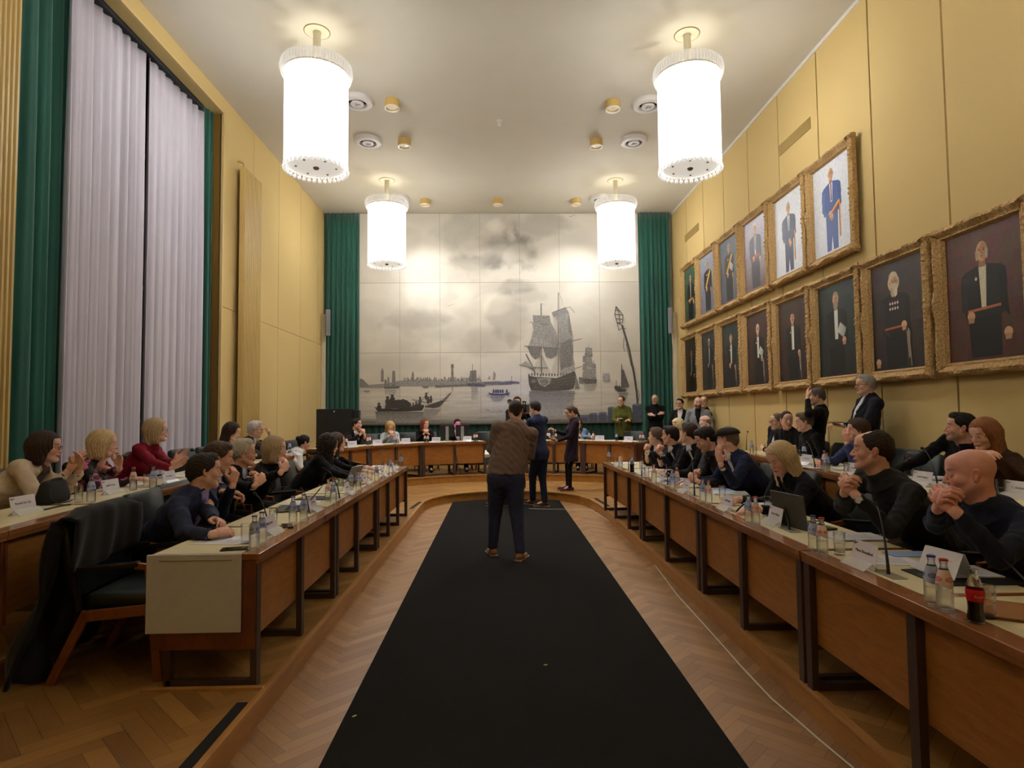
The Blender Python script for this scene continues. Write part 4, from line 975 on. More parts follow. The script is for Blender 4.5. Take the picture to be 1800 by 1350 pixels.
# ================================================================ people: signed-distance modelling, one skin surface per body
class Field:
    def __init__(s, lo, hi, h):
        s.lo = np.array(lo, float); s.h = h; s.n = np.maximum(4, np.ceil((np.array(hi)-s.lo)/h).astype(int)+1)
        s.D = np.full(tuple(s.n), 1.0, np.float32)
        s.ax = [(s.lo[i]+h*np.arange(s.n[i])).astype(np.float32) for i in range(3)]
    def reg(s, bmin, bmax, pad):
        sl = []
        for i in range(3):
            a = int(math.floor((bmin[i]-pad-s.lo[i])/s.h)); b = int(math.ceil((bmax[i]+pad-s.lo[i])/s.h))+1
            a = max(0, min(a, s.n[i])); b = max(0, min(b, s.n[i]))
            if b <= a: return None
            sl.append(slice(a, b))
        return tuple(sl)
    def xyz(s, sl): return s.ax[0][sl[0]][:, None, None], s.ax[1][sl[1]][None, :, None], s.ax[2][sl[2]][None, None, :]
    def uni(s, sl, v, k):
        a = s.D[sl]
        if k > 0:
            h = np.maximum(k-np.abs(a-v), 0)/k; s.D[sl] = np.minimum(a, v)-h*h*k*.25
        else: s.D[sl] = np.minimum(a, v)
    def cone(s, a, b, ra, rb, k=.02, sub=False, flat=None, off=0.0):
        """tapered capsule a->b; flat=(direction, factor) squashes the section; sub carves"""
        a = np.array(a, float); b = np.array(b, float); ra += off; rb += off
        m = max(ra, rb)*1.02; sl = s.reg(np.minimum(a, b)-m, np.maximum(a, b)+m, k+2*s.h)
        if sl is None: return s
        X, Y, Z_ = s.xyz(sl); X = X-a[0]; Y = Y-a[1]; Z_ = Z_-a[2]; ab = b-a; sc = 1.0
        if flat is not None:
            q, f = flat; q = np.array(q, float); q = q/np.linalg.norm(q); g = 1/f-1; dt = X*q[0]+Y*q[1]+Z_*q[2]
            X = X+dt*(q[0]*g); Y = Y+dt*(q[1]*g); Z_ = Z_+dt*(q[2]*g); ab = ab+q*(ab@q)*g; sc = .5+.5*f
        L2 = float(ab@ab)+1e-12; t = np.clip((X*ab[0]+Y*ab[1]+Z_*ab[2])/L2, 0, 1)
        v = (np.sqrt((X-t*ab[0])**2+(Y-t*ab[1])**2+(Z_-t*ab[2])**2)-(ra+(rb-ra)*t))*sc
        if sub: s.sub(sl, v, k)
        else: s.uni(sl, v, k)
        return s
    def sub(s, sl, v, k):
        a = s.D[sl]; v = -v
        if k > 0:
            h = np.maximum(k-np.abs(a-v), 0)/k; s.D[sl] = np.maximum(a, v)+h*h*k*.25
        else: s.D[sl] = np.maximum(a, v)
    def ell(s, c, r, R=None, k=.02, sub=False, off=0.0):
        c = np.array(c, float); r = np.array(r, float)+off; m = r.max() if R is not None else r
        sl = s.reg(c-m, c+m, k+2*s.h)
        if sl is None: return s
        X, Y, Z_ = s.xyz(sl); X = X-c[0]; Y = Y-c[1]; Z_ = Z_-c[2]
        if R is not None:
            R = np.array(R, float); X, Y, Z_ = X*R[0][0]+Y*R[0][1]+Z_*R[0][2], X*R[1][0]+Y*R[1][1]+Z_*R[1][2], X*R[2][0]+Y*R[2][1]+Z_*R[2][2]
        k0 = np.sqrt((X/r[0])**2+(Y/r[1])**2+(Z_/r[2])**2); k1 = np.sqrt((X/r[0]**2)**2+(Y/r[1]**2)**2+(Z_/r[2]**2)**2)+1e-9
        v = k0*(k0-1)/k1
        if sub: s.sub(sl, v, k)
        else: s.uni(sl, v, k)
        return s
    def mesh(s):
        D = s.D; D[0] = np.maximum(D[0], .01); D[-1] = np.maximum(D[-1], .01); D[:, 0] = np.maximum(D[:, 0], .01); D[:, -1] = np.maximum(D[:, -1], .01); D[:, :, 0] = np.maximum(D[:, :, 0], .01); D[:, :, -1] = np.maximum(D[:, :, -1], .01)
        S = D < 0; n0, n1, n2 = D.shape
        c = S[:-1, :-1, :-1].astype(np.int8)
        for i, j, k in ((1, 0, 0), (0, 1, 0), (0, 0, 1), (1, 1, 0), (1, 0, 1), (0, 1, 1), (1, 1, 1)): c = c+S[i:n0-1+i, j:n1-1+j, k:n2-1+k]
        act = np.argwhere((c > 0) & (c < 8)); 
        if len(act) == 0: return np.zeros((0, 3)), np.zeros((0, 4), int)
        I, J, K = act.T; idm = np.full(c.shape, -1, np.int32); idm[I, J, K] = np.arange(len(act))
        P_ = np.zeros((len(act), 3)); cnt = np.zeros(len(act)); cor = {}
        for i in (0, 1):
            for j in (0, 1):
                for k in (0, 1): cor[i, j, k] = D[I+i, J+j, K+k]
        for axx in range(3):
            for u in (0, 1):
                for v in (0, 1):
                    o = [0, 0, 0]; oth = [q for q in range(3) if q != axx]; o[oth[0]] = u; o[oth[1]] = v; e = list(o); e[axx] = 1
                    a, b = cor[tuple(o)], cor[tuple(e)]; m = (a < 0) != (b < 0); t = np.where(m, a/np.where(m, a-b, 1), 0)
                    p = np.zeros((len(act), 3)); p[:] = o; p[:, axx] = t; P_[m] += p[m]; cnt[m] += 1
        V = s.lo+(act+P_/cnt[:, None])*s.h
        F = []
        for axx in range(3):
            sa = [slice(None)]*3; sb = [slice(None)]*3; sa[axx] = slice(0, -1); sb[axx] = slice(1, None)
            A_, B_ = S[tuple(sa)], S[tuple(sb)]; e = np.argwhere(A_ != B_); o1, o2 = [(1, 2), (2, 0), (0, 1)][axx]
            e = e[(e[:, o1] > 0) & (e[:, o2] > 0) & (e[:, o1] < D.shape[o1]-1) & (e[:, o2] < D.shape[o2]-1)]
            if len(e) == 0: continue
            ins = A_[tuple(e.T)]; q = []
            for d1, d2 in ((-1, -1), (0, -1), (0, 0), (-1, 0)):
                ee = e.copy(); ee[:, o1] += d1; ee[:, o2] += d2; q.append(idm[tuple(ee.T)])
            q = np.stack(q, 1); q[~ins] = q[~ins][:, ::-1]; F.append(q[(q >= 0).all(1)])
        return V, np.concatenate(F) if F else np.zeros((0, 4), int)

class Geo:
    """numpy mesh pile that becomes one object"""
    def __init__(s): s.V = []; s.F4 = []; s.C = []; s.n = 0
    def add(s, V, F, col=None, M=None):
        V = np.asarray(V, float)
        if len(V) == 0: return s
        if M is not None: V = V @ np.array(M)[:3, :3].T+np.array(M)[:3, 3]
        s.V.append(V); s.F4.append(np.asarray(F)+s.n); s.n += len(V)
        c = np.ones((len(V), 3)) if col is None else (np.tile(col, (len(V), 1)) if np.ndim(col) == 1 else col); s.C.append(c)
        return s
    def addmb(s, mb, col=None, M=None):
        F = np.array([(f if len(f) == 4 else (f[0], f[1], f[2], f[2])) for f in tri4(mb.f)]); return s.add(mb.v, F, col, M)
    def build(s, name, m, parent, attr=True):
        V = np.concatenate(s.V); F = np.concatenate(s.F4); me = bpy.data.meshes.new(name)
        tri = F[:, 2] == F[:, 3]; Q, T = F[~tri], F[tri][:, :3]
        me.vertices.add(len(V)); me.vertices.foreach_set('co', V.astype(np.float32).ravel())
        nl = len(Q)*4+len(T)*3; me.loops.add(nl); me.loops.foreach_set('vertex_index', np.concatenate([Q.ravel(), T.ravel()]).astype(np.int32))
        me.polygons.add(len(Q)+len(T)); me.polygons.foreach_set('loop_start', np.concatenate([np.arange(len(Q))*4, len(Q)*4+np.arange(len(T))*3]).astype(np.int32))
        me.update(calc_edges=True); me.validate()
        me.polygons.foreach_set('use_smooth', np.ones(len(me.polygons), bool))
        if attr:
            C_ = np.concatenate(s.C)
            if len(me.vertices) == len(C_):
                at = me.color_attributes.new('paint', 'FLOAT_COLOR', 'POINT'); c = np.ones((len(C_), 4), np.float32); c[:, :3] = C_; at.data.foreach_set('color', c.ravel())
        me.materials.append(m); o = bpy.data.objects.new(name, me); COL.objects.link(o); o.parent = parent
        return o
def tri4(fs):
    for f in fs:
        if len(f) <= 4: yield f
        else:
            for i in range(1, len(f)-1): yield (f[0], f[i], f[i+1])

skinm = mat('skin', None, .5, attr='paint', var=.05, scale=40, spec=.4)
def cloth(name, rgb, rough=.85, bump=.25, bs=220, var=.08, sheen=.05): return mat('cloth_'+name, lin(rgb), rough, var=var, scale=30, bump=bump, bscale=bs, sheen=sheen, spec=.2)
def hairmat(name, rgb): return mat('hair_'+name, lin(rgb), .5, var=.35, scale=34, stretch=(6, 6, .9), bump=.7, bscale=60, spec=.35, detail=5)
eyew = mat('eye_white', lin((205, 198, 190)), .2); eyed = mat('eye_iris', lin((40, 30, 24)), .15)
def _eye():
    mb = MB(); mb.lathe([(.0118*math.sin(a), .0118*math.cos(a)) for a in (2.9, 2.4, 1.9, 1.4, 1.0, .72, .5)]+[(.0001, .0118)], (0, 0, 0), 10)
    mb.mi = [1 if (sum(mb.v[i][2] for i in f)/len(f)) > .0098 else 0 for f in mb.f]
    mb.xf(Matrix.Rotation(-PI/2, 4, 'X')); o = mb.build('eye', [eyew, eyed], None, smooth=180); me = o.data; bpy.data.objects.remove(o); return me
eyemesh = _eye()

def axes_from(fwd, up):
    f = np.array(fwd, float); f /= np.linalg.norm(f); u = np.array(up, float); u = u-f*(u@f); u /= np.linalg.norm(u)+1e-9; r = np.cross(f, u)
    M = np.eye(4); M[:3, 0] = r; M[:3, 1] = f; M[:3, 2] = u; return M
def rotz(a): c, s = math.cos(a), math.sin(a); M = np.eye(4); M[:2, :2] = [[c, -s], [s, c]]; return M
def rotx(a): c, s = math.cos(a), math.sin(a); M = np.eye(4); M[1:3, 1:3] = [[c, -s], [s, c]]; return M
def roty(a): c, s = math.cos(a), math.sin(a); M = np.eye(4); M[0, 0] = c; M[0, 2] = s; M[2, 0] = -s; M[2, 2] = c; return M

# ---- hand, cached per curl and detail
_hc = {}
def hand(curl, h, side, spread=.16):
    key = (round(curl, 2), h)
    if key not in _hc:
        f = Field((-.09, -.05, -.13), (.07, .20, .06), h)
        f.cone((0, -.03, 0), (0, .015, 0), .026, .027, .01, flat=((0, 0, 1), .72))
        f.cone((-.016, .03, 0), (-.022, .078, 0), .021, .017, .012, flat=((0, 0, 1), .7)); f.cone((.014, .03, 0), (.024, .072, 0), .020, .015, .012, flat=((0, 0, 1), .7)); f.cone((0, .02, 0), (0, .078, 0), .024, .018, .012, flat=((0, 0, 1), .7))
        f.ell((-.028, .035, -.010), (.015, .026, .014), k=.01)
        kx = (-.029, -.010, .009, .027); ky = (.086, .090, .086, .077); Ls = ((.042, .026, .020), (.046, .029, .021), (.042, .027, .020), (.033, .021, .018)); rr = (.0088, .0090, .0085, .0074)
        for i in range(4):
            p = np.array([kx[i], ky[i]-.006, 0]); a = curl*(.75+.1*i*.3); sp = -spread*(1.5-i)*.12; ang = a*.8
            for j, L in enumerate(Ls[i]):
                q = p+L*np.array([math.sin(sp)*math.cos(ang), math.cos(ang)*math.cos(sp), -math.sin(ang)])
                f.cone(p, q, rr[i]*(1.06-.1*j), rr[i]*(.98-.1*j), .004); p = q; ang += a*(1.05 if j == 0 else .75)
        p = np.array([-.026, .022, -.006]); q = p+np.array([-.030, .028, -.012-.006*curl]); f.cone(p, q, .0135, .0108, .01)
        r = q+np.array([-.012+.022*min(curl, 1), .030, -.006-.010*curl]); f.cone(q, r, .0105, .0095, .004); t = r+np.array([.004+.012*min(curl, 1), .022, -.004]); f.cone(r, t, .0095, .0078, .004)
        _hc[key] = f.mesh()
    V, F = _hc[key]
    if side < 0:
        V = V*np.array([-1, 1, 1]); F = F[:, ::-1]
        F = F.copy()
    return V, F

# ---- head in its own frame: x to the person's right, y out of the face, z up
def head_mesh(h, g, neck, nr=.054, stub=0, skin=(200, 150, 120), brow=(70, 50, 38), seed=0, lip=(176, 96, 88), smile=0):
    rnd = random.Random(seed); wj = 1+rnd.uniform(-.06, .06); nz = 1+rnd.uniform(-.12, .08); chn = rnd.uniform(-.004, .004)
    if g == 'f': nz *= .84
    lo = (-.13, -.16, min(-.17, neck[2]-.05)); hi = (.13, .16, .15); f = Field(lo, hi, h)
    f.ell((0, -.014, .032), (.075*wj, .096, .086), k=0)
    f.ell((0, .026, -.018), (.060*wj, .064, .082), k=.03)
    jr = .020 if g == 'f' else .024
    for e in (-1, 1):
        f.cone((e*.052*wj, -.004, -.050), (e*.020, .064, -.098+chn), jr, jr*.85, .03); f.ell((e*.040, .052, -.026), (.022, .026, .022), k=.02)
    f.ell((0, .074, -.098+chn), (.021, .019, .017), k=.018)
    f.cone((-.028, .078, .024), (.028, .078, .024), .0135, .0135, .014)
    f.ell((0, .060, .055), (.05, .032, .036), k=.03)
    for e in (-1, 1): f.ell((e*.031, .095, .003), (.017, .013, .011), k=.010, sub=True)
    f.cone((0, .086, .012), (0, .086+.021*nz, -.027), .0075, .0105*nz, .010); f.ell((0, .088+.018*nz, -.030), (.0125*nz, .012, .010), k=.005)
    for e in (-1, 1): f.ell((e*.012*nz, .094, -.033), (.0085, .011, .008), k=.005)
    f.ell((0, .084, -.056), (.026, .014, .016), k=.010)
    f.ell((0, .0945, -.0565), (.021+smile*.006, .0075, .0045), k=.004); f.ell((0, .0925, -.0665), (.018+smile*.005, .0075, .0055), k=.004)
    f.cone((-.019, .1005, -.0612), (.019, .1005, -.0612), .0016, .0016, .002, sub=True)
    for e in (-1, 1):
        f.ell((e*.031, .0765, .003), (.0150, .0150, .0150), k=.003)
        f.ell((e*.031, .092, .0015), (.0135, .012, .0052), k=.003, sub=True)
        Re = roty(e*.16)[:3, :3].T @ rotx(-.15)[:3, :3]
        f.ell((e*.0785*wj, -.012, -.004), (.0085, .019, .031), R=Re, k=.006); f.ell((e*.086*wj, -.006, .000), (.005, .010, .017), R=Re, k=.004, sub=True); f.ell((e*.077*wj, -.006, -.030), (.007, .010, .010), k=.004)
    f.cone((0, -.030, -.055), tuple(neck), nr, nr*1.12, .03)
    f.cone((0, .018, -.095), (neck[0], neck[1]+.035, neck[2]+.02), .022, .022, .035)
    V, F = f.mesh(); x, y, z = V.T
    skin = tuple(min(255, c*a+b) for c, a, b in zip(skin, (.90, .90, .90), (34, 40, 44))); S = np.array(lin(skin)); C_ = np.tile(S, (len(V), 1)); r1 = np.sin(x*90+1)*np.sin(z*80)*np.sin(y*70)
    C_ *= (1+.05*r1)[:, None]
    def mixz(w, col):
        nonlocal C_; w = np.clip(w, 0, 1)[:, None]; C_ = C_*(1-w)+np.array(lin(col))*w
    chk = np.exp(-(((np.abs(x)-.042)/.018)**2+((z+.028)/.02)**2))*(y > .02); mixz(chk*.35, (206, 120, 100)); mixz(np.exp(-((x/.014)**2+((z+.03)/.014)**2))*(y > .09)*.4, (208, 120, 100))
    ear = (np.abs(x) > .074)*(np.abs(z) < .04)*(y < .02); mixz(ear*.3, (196, 104, 88))
    if stub: mixz(stub*(np.clip((-.030-z)/.025, 0, 1)*np.clip((y+.01)/.03, 0, 1)*(1-np.exp(-((x/.02)**2+((z+.058)/.006)**2)))), brow)
    mixz(np.exp(-((np.abs(x)/.023)**4+((z+.0615)/.0085)**4))*(y > .085)*.8, lip)
    arch = .027+.003*np.cos((np.abs(x)-.034)*90); mixz((np.exp(-(((np.abs(x)-.033)/.018)**4+((z-arch)/.0042)**2))*(y > .055)*.92), brow)
    return V, F, C_

def hair_field(style, h, seed=0, long_=0.0):
    rnd = random.Random(seed); low = -.19-long_; f = Field((-.15, -.19, low), (.15, .15, .19), h)
    def whole(): return tuple(slice(0, n) for n in f.n)
    X, Y, Z_ = f.xyz(whole()); ang = np.arctan2(X, -Y-.0+0*Z_)
    if style in ('short', 'buzz', 'receding', 'fringe', 'side'):
        t = {'short': .013, 'buzz': .006, 'receding': .008, 'fringe': .006, 'side': .018}[style]
        f.ell((0, -.014, .034), (.075+t*.75, .097+t, .087+t*(1.1 if style != 'side' else 1.25)), k=0)
        if style in ('short', 'side'): f.ell((.012 if style == 'side' else 0, .045, .10), (.050, .040, .028+t*.5), k=.02)
        f.cone((0, -.085, -.02), (0, -.06, -.07), .035, .03, .03)
        b = .088 if style in ('short', 'side', 'buzz') else .075
        g = Z_-(-.012+np.where(Y > .0, Y*1.22, Y*.62))+.006*np.sin(ang*9+seed)   # hair line
        g2 = np.where(Y > .03, b-.016-(Y-.03)*.0-(Z_*0), 9)
        face = np.maximum(Y-.040, np.maximum(np.abs(X)-.055, Z_-b+.30*np.abs(X)))+0*X
        f.D = np.maximum(f.D, -g); f.D = np.maximum(f.D, np.minimum(-np.maximum(.055-Y, -(b-.012-Z_)) , .5)*0-1)
        f.D = np.maximum(f.D, -np.maximum(np.maximum(.052-Y, Z_-(b-.012)), np.abs(X)-.09))
        if style == 'receding': f.D = np.maximum(f.D, -(np.sqrt(((X)/.055)**2+((Y-.065)/.085)**2+((Z_-.125)/.06)**2)-1)*.05)
        if style == 'fringe': f.D = np.maximum(f.D, Z_-.040-.0*Y); f.D = np.maximum(f.D, Y-.035)
        n = np.sin(X*150+seed+3*np.sin(Z_*60))*np.sin(Y*120+2*np.sin(X*70))*np.sin(Z_*110+seed*2)
        f.D += .0032*n*(0 if style == 'buzz' else 1)
    else:
        vol = {'bob': .022, 'long': .020, 'curly': .036, 'wavy': .026, 'bun': .010, 'tail': .010, 'afro': .040}[style]
        f.ell((0, -.016, .036), (.075+vol, .098+vol*.8, .090+vol*.7), k=0)
        if style in ('bob', 'long', 'curly', 'wavy', 'afro'):
            bot = {'bob': -.13, 'long': -.18-long_*.9, 'curly': -.17-long_*.8, 'wavy': -.15-long_*.8, 'afro': -.07}[style]
            for e in (-1, 1):
                f.cone((e*.066, -.012, .01), (e*(.078 if style != 'long' else .070), -.015, bot+.03), .034+vol*.5, .026+vol*.6, .035)
                f.cone((e*.03, -.07, .0), (e*.035, -.075, bot+.01), .045+vol*.4, .030+vol*.5, .04)
            if style in ('long', 'curly') and long_ > .04:
                f.cone((.075, .01, -.08), (.085, .04, bot+.02), .03, .022, .03)
        else:
            f.cone((0, -.085, -.01), (0, -.065, -.065), .034, .028, .03)
            if style == 'bun': f.ell((0, -.125, .045), (.042, .036, .042), k=.012)
            if style == 'tail':
                f.ell((0, -.118, .03), (.024, .02, .024), k=.01); f.cone((0, -.125, .02), (0, -.135, -.12), .028, .02, .02); f.cone((0, -.135, -.12), (0, -.12, -.19-long_*.4), .02, .008, .02)
        fr = .078 if style not in ('bun', 'tail') else .074
        w = .055+.010*np.sin(Z_*40+seed)
        cut = np.maximum(np.maximum((.004 if style != 'afro' else .022)-Y+.20*np.maximum(0, -Z_-.02), Z_-fr+.35*np.abs(X+.012)), np.abs(X)-w-.02*(Z_ < -.0)*0)
        f.D = np.maximum(f.D, -cut); f.D = np.maximum(f.D, -np.maximum(.065-Y, Z_-fr+.0))
        if style in ('bun', 'tail'): f.D = np.maximum(f.D, -(Z_-(-.03+Y*.9)) * (Y > -.03) - 1*(Y <= -.03))
        if style in ('curly', 'afro'): n = np.sin(X*120+seed+2*np.sin(Z_*50))*np.sin(Y*110+2*np.sin(X*60))*np.sin(Z_*95+seed*2+2*np.sin(Y*40)); f.D += .010*n
        else: f.D += .0026*np.sin(ang*26+3*np.sin(Z_*22+seed)+2*np.sin(ang*5))*np.clip(1.2-Z_*6, .2, 1)+.002*np.sin(ang*61+Z_*30)
    return f.mesh()

def ik(S, W, l1, l2, pole):
    S = np.array(S, float); W = np.array(W, float); d = W-S; L = np.linalg.norm(d); mx = (l1+l2)*.985
    if L > mx: W = S+d/L*mx; d = W-S; L = mx
    if L < abs(l1-l2)+.03: L = abs(l1-l2)+.03
    u = d/np.linalg.norm(d); a = (l1*l1-l2*l2+L*L)/(2*L); hgt = math.sqrt(max(l1*l1-a*a, 0)); p = np.array(pole, float); p = p-u*(p@u); p /= np.linalg.norm(p)+1e-9
    return S+u*a+p*hgt, W

NP = [0]
def person(label, head, face, base, zfloor, look=None, pitch=0, tilt=0, pose='sit', g='m', skin=(198, 146, 116), hair=None, haircol=('brown', (60, 42, 30)), top='jacket',
           topc=('black', (16, 16, 18)), shirt=('white', (205, 208, 216)), tie=None, trous=('dark', (18, 19, 24)), hands=None, w=1.0, belly=0.0, glasses=None, stub=0, res=1.0, feet=None,
           lip=None, extra=None, hemup=0, vneck=.11, shoes=('black', (14, 12, 11)), group=None, hm=None, long_=0.0, twist=0, skirt=False, smile=0, elbow=None, hcurl=.9, collar=None, chairlab=None, seatback=0.0):
    """head: world centre of the head; face: body heading in degrees (0 = +x, 90 = away); base: (x, y) of the hips"""
    NP[0] += 1; seed = NP[0]; r = random.Random(seed)
    face = math.radians(face); look = face if look is None else math.radians(look)
    T = thing('person', label, 'person', (base[0], base[1], zfloor), face-PI/2, group)
    Wi = np.linalg.inv(Matrix.Translation((base[0], base[1], zfloor)) @ Matrix.Rotation(face-PI/2, 4, 'Z'))
    loc = lambda p: (Wi @ np.array([*p, 1.0]))[:3]
    dist = math.hypot(head[0], head[1]); hh = (.0036 if dist < 5 else .0046 if dist < 9 else .006)*res; bh = (.009 if dist < 5 else .012 if dist < 9 else .016)*res
    Hc = loc(head); hR = rotz(look-face) @ rotx(math.radians(pitch)) @ roty(math.radians(tilt)); HM = hR.copy(); HM[:3, 3] = Hc
    sit = pose == 'sit'; pz = .575 if sit else .93*(Hc[2]+.12)/1.78
    Pv = np.array([0, -.02, pz]); up0 = hR[:3, :3] @ np.array([0, 0, 1.0])
    Nk = Hc+(hR[:3, :3] @ np.array([0, -.030, -.095]))*.55+np.array([0, -.02, -.115])*.55
    Nb = Nk+np.array([0, -.018, -.045])                                   # base of the neck
    ax_ = Nb-Pv; tl = np.linalg.norm(ax_); upv = ax_/tl; tw = math.radians(twist); lat = np.array([math.cos(tw), math.sin(tw), 0.0]); lat -= upv*(lat@upv); lat /= np.linalg.norm(lat); fw = np.cross(upv, lat)
    TP = lambda u, v, q: Pv+lat*u+fw*v+upv*q*tl                            # torso coordinates
    sw = (.178 if g == 'm' else .155)*w**.65
    SH = {1: TP(sw, -.005, .90), -1: TP(-sw, -.005, .90)}
    l1, l2 = .285, .255
    hands = hands or ('lap' if sit else 'side')
    hd = {}
    if isinstance(hands, str):
        if hands == 'lap': hd = {1: ((.10, .27, pz+.10), (-.4, .9, -.1), (0, .1, 1), .5), -1: ((-.10, .27, pz+.10), (.4, .9, -.1), (0, .1, 1), .5)}
        if hands == 'side': hd = {1: (SH[1]+np.array([.05, .05, -.52]), (0, .15, -1), (1, 0, 0), .5), -1: (SH[-1]+np.array([-.05, .05, -.52]), (0, .15, -1), (-1, 0, 0), .5)}
        if hands == 'crossed':
            c = TP(0, .19+belly, .58); hd = {1: (c+np.array([-.055, -.005, .03]), (-.93, -.25, .25), (-.1, .9, .4), .5), -1: (c+np.array([.05, .045, .0]), (.93, -.2, .25), (.1, .9, .4), .6)}
    elif hands[0] == 'clasp':                                             # hands folded together at a world point
        c = loc(hands[1]); e = hands[2] if len(hands) > 2 else .5         # e: how far they point up
        for s in (1, -1): hd[s] = (c+np.array([s*(.044+.016*min(1, e*2)), -.055*(1-e)-.01, -.055*e-.02*s*0]), (-s*.62, .45*(1-e)+.15, .75*e+.1-(.08 if e < .3 else 0)), (s*.55, .75, .30) if e >= .3 else (s*.40, .35, .85), (1.05 if e >= .3 else .75)+.12*s)
    elif hands[0] == 'two':
        for s, q in ((1, hands[1]), (-1, hands[2])):
            if q is None: hd[s] = ((s*.12, .25, pz+.10), (-s*.4, .9, -.1), (0, .1, 1), .5) if sit else (SH[s]+np.array([s*.05, .05, -.52]), (0, .15, -1), (s, 0, 0), .5)
            else: hd[s] = (loc(q[0]), np.array(q[1], float), np.array(q[2], float), q[3])
    # ---------- joints
    el = {}; wr_ = {}
    for s in (1, -1):
        pole = (elbow[0 if s == 1 else 1] if elbow else (s*.55, -.25, -1)); el[s], wr_[s] = ik(SH[s], hd[s][0], l1, l2, pole)
    if sit:
        hip = {s: Pv+np.array([s*.09, .03, 0]) for s in (1, -1)}; kn = {s: np.array([s*(.13 if g == 'm' else .08), .45, .53]) for s in (1, -1)}; an = {s: np.array([s*(.13 if g == 'm' else .09), .44+.06*s*r.uniform(-1, 1), .09]) for s in (1, -1)}; fd = {s: np.array([s*.1, 1, 0]) for s in (1, -1)}
    else:
        hip = {s: Pv+np.array([s*.09, 0, -.01]) for s in (1, -1)}; an = {}; fd = {}; kn = {}
        for s in (1, -1):
            fp = loc((*feet[0 if s == 1 else 1][:2], zfloor)) if feet else np.array([s*.11, 0, 0]); an[s] = np.array([fp[0], fp[1], .09]); kn[s] = (hip[s]+an[s])/2+np.array([0, .035, .01])
            fd[s] = np.array([math.sin(feet[0 if s == 1 else 1][2]), math.cos(feet[0 if s == 1 else 1][2]), 0]) if feet and len(feet[0]) > 2 else np.array([s*.18, 1, 0])
    # ---------- skin: head and neck, hands, forearm ends, and the covered body, one mesh
    sk = skin; G = Geo(); inv = np.linalg.inv(HM); nk = (inv @ np.array([*(Nb+np.array([0, .0, -.015])), 1]))[:3]
    V, F, C_ = head_mesh(hh, g, nk, .054 if g == 'm' else .045, stub, sk, hairdark(haircol[1]) if haircol else (80, 60, 50), seed, lip or ((170, 100, 88) if g == 'm' else (178, 72, 76)), smile)
    G.add(V, F, C_, HM)
    Sc = np.array(lin(tuple(min(255, c*a+b) for c, a, b in zip(sk, (.90, .90, .90), (34, 40, 44))))); hres = .0034 if dist < 5 else .0048 if dist < 9 else .007
    for s in (1, -1):
        M = axes_from(hd[s][1], hd[s][2]); M[:3, 3] = wr_[s]+M[:3, 1]*.03; V, F = hand(hd[s][3], hres, s); G.add(V, F, Sc*np.array([1.0, .93, .9]), M)
        mb = MB(); d = wr_[s]-el[s]; mb.tube([el[s]+d*.35, el[s]+d*.8, wr_[s], wr_[s]+M[:3, 1]*.03], .03, 12, rs=[.036, .029, .026, .024]); G.addmb(mb, Sc)
    f = Field((-.55, -.45, -.02), (.55, .75, Nb[2]+.08), .026)
    f.cone(TP(0, 0, .12), TP(0, .0, .5), .095*w, .095*w, .05, flat=(fw, .66)); f.cone(TP(0, .0, .5), TP(0, -.01, .80), .10*w, .105*w, .05, flat=(fw, .62)); f.cone(TP(-sw*.75, -.01, .86), TP(sw*.75, -.01, .86), .036, .036, .05); f.cone(TP(0, 0, .9), Nb, .05, .045, .04)
    for s in (1, -1):
        f.cone(SH[s], el[s], .042, .036, .03); f.cone(el[s], wr_[s]*.6+el[s]*.4, .036, .032, .02); f.cone(hip[s], kn[s], .060, .046, .03); f.cone(kn[s], an[s], .044, .034, .02); f.cone(an[s], an[s]+fd[s]*.12+np.array([0, 0, -.05]), .035, .03, .02)
    V, F = f.mesh(); G.add(V, F, Sc); G.build('body', skinm, T)
    # ---------- garments
    def torso(f, off, low=.0, k=.05):
        b = belly
        f.cone(TP(0, -.005, low), TP(0, 0, .30), .140*w, .128*w+b*.4, k, flat=(fw, .76), off=off)
        f.cone(TP(0, 0, .28), TP(0, .01, .62), .128*w+b*.4, .138*w, k, flat=(fw, .74), off=off); f.cone(TP(0, .008, .60), TP(0, -.012, .84), .142*w, .118*w, k, flat=(fw, .72), off=off)
        if b: f.ell(TP(0, .05+b*.6, .30), (.12*w, .08+b*.5, .14), k=.05, off=off)
        f.cone(TP(-sw*.82, -.010, .885), TP(sw*.82, -.010, .885), .054, .054, .05, off=off); f.cone(TP(0, -.012, .90), Nb+np.array([0, 0, .0]), .075, .055, .05, off=off)
        if g == 'f':
            for s in (1, -1): f.ell(TP(s*.065, .085, .62), (.055, .05, .055), k=.04, off=off)
    def wrk(f, amp):
        sl = tuple(slice(0, n) for n in f.n); X, Y, Z_ = f.xyz(sl)
        if amp: f.D += amp*(np.sin(X*38+seed+2.2*np.sin(Z_*23+seed))*np.sin(Z_*34+2*np.sin(Y*27)+seed*2)*np.sin(Y*30+X*12)+.5*np.sin((X+Z_)*70+3*np.sin(Y*40)))
    lo_ = np.minimum.reduce([SH[1], SH[-1], el[1], el[-1], wr_[1], wr_[-1], Pv])-.20; hi_ = np.maximum.reduce([SH[1], SH[-1], el[1], el[-1], wr_[1], wr_[-1], Nb])+.14
    jacket = top in ('jacket', 'cardigan'); off = .016 if jacket else .010
    if top == 'coat': off = .024
    lowz = -.10 if (jacket or top in ('coat', 'long')) and not sit else (.0 if sit else -.04)
    f = Field((lo_[0], lo_[1], lo_[2]-.1), hi_, bh); torso(f, off, lowz)
    if skirt and not sit: f.cone(TP(0, 0, .02), np.array([0, 0, .62]), .145*w, .185*w, .04, flat=(fw, .75)); f.cone(np.array([0, 0, .62]), np.array([0, 0, .56]), .18*w, .185*w, .02, flat=(fw, .75))
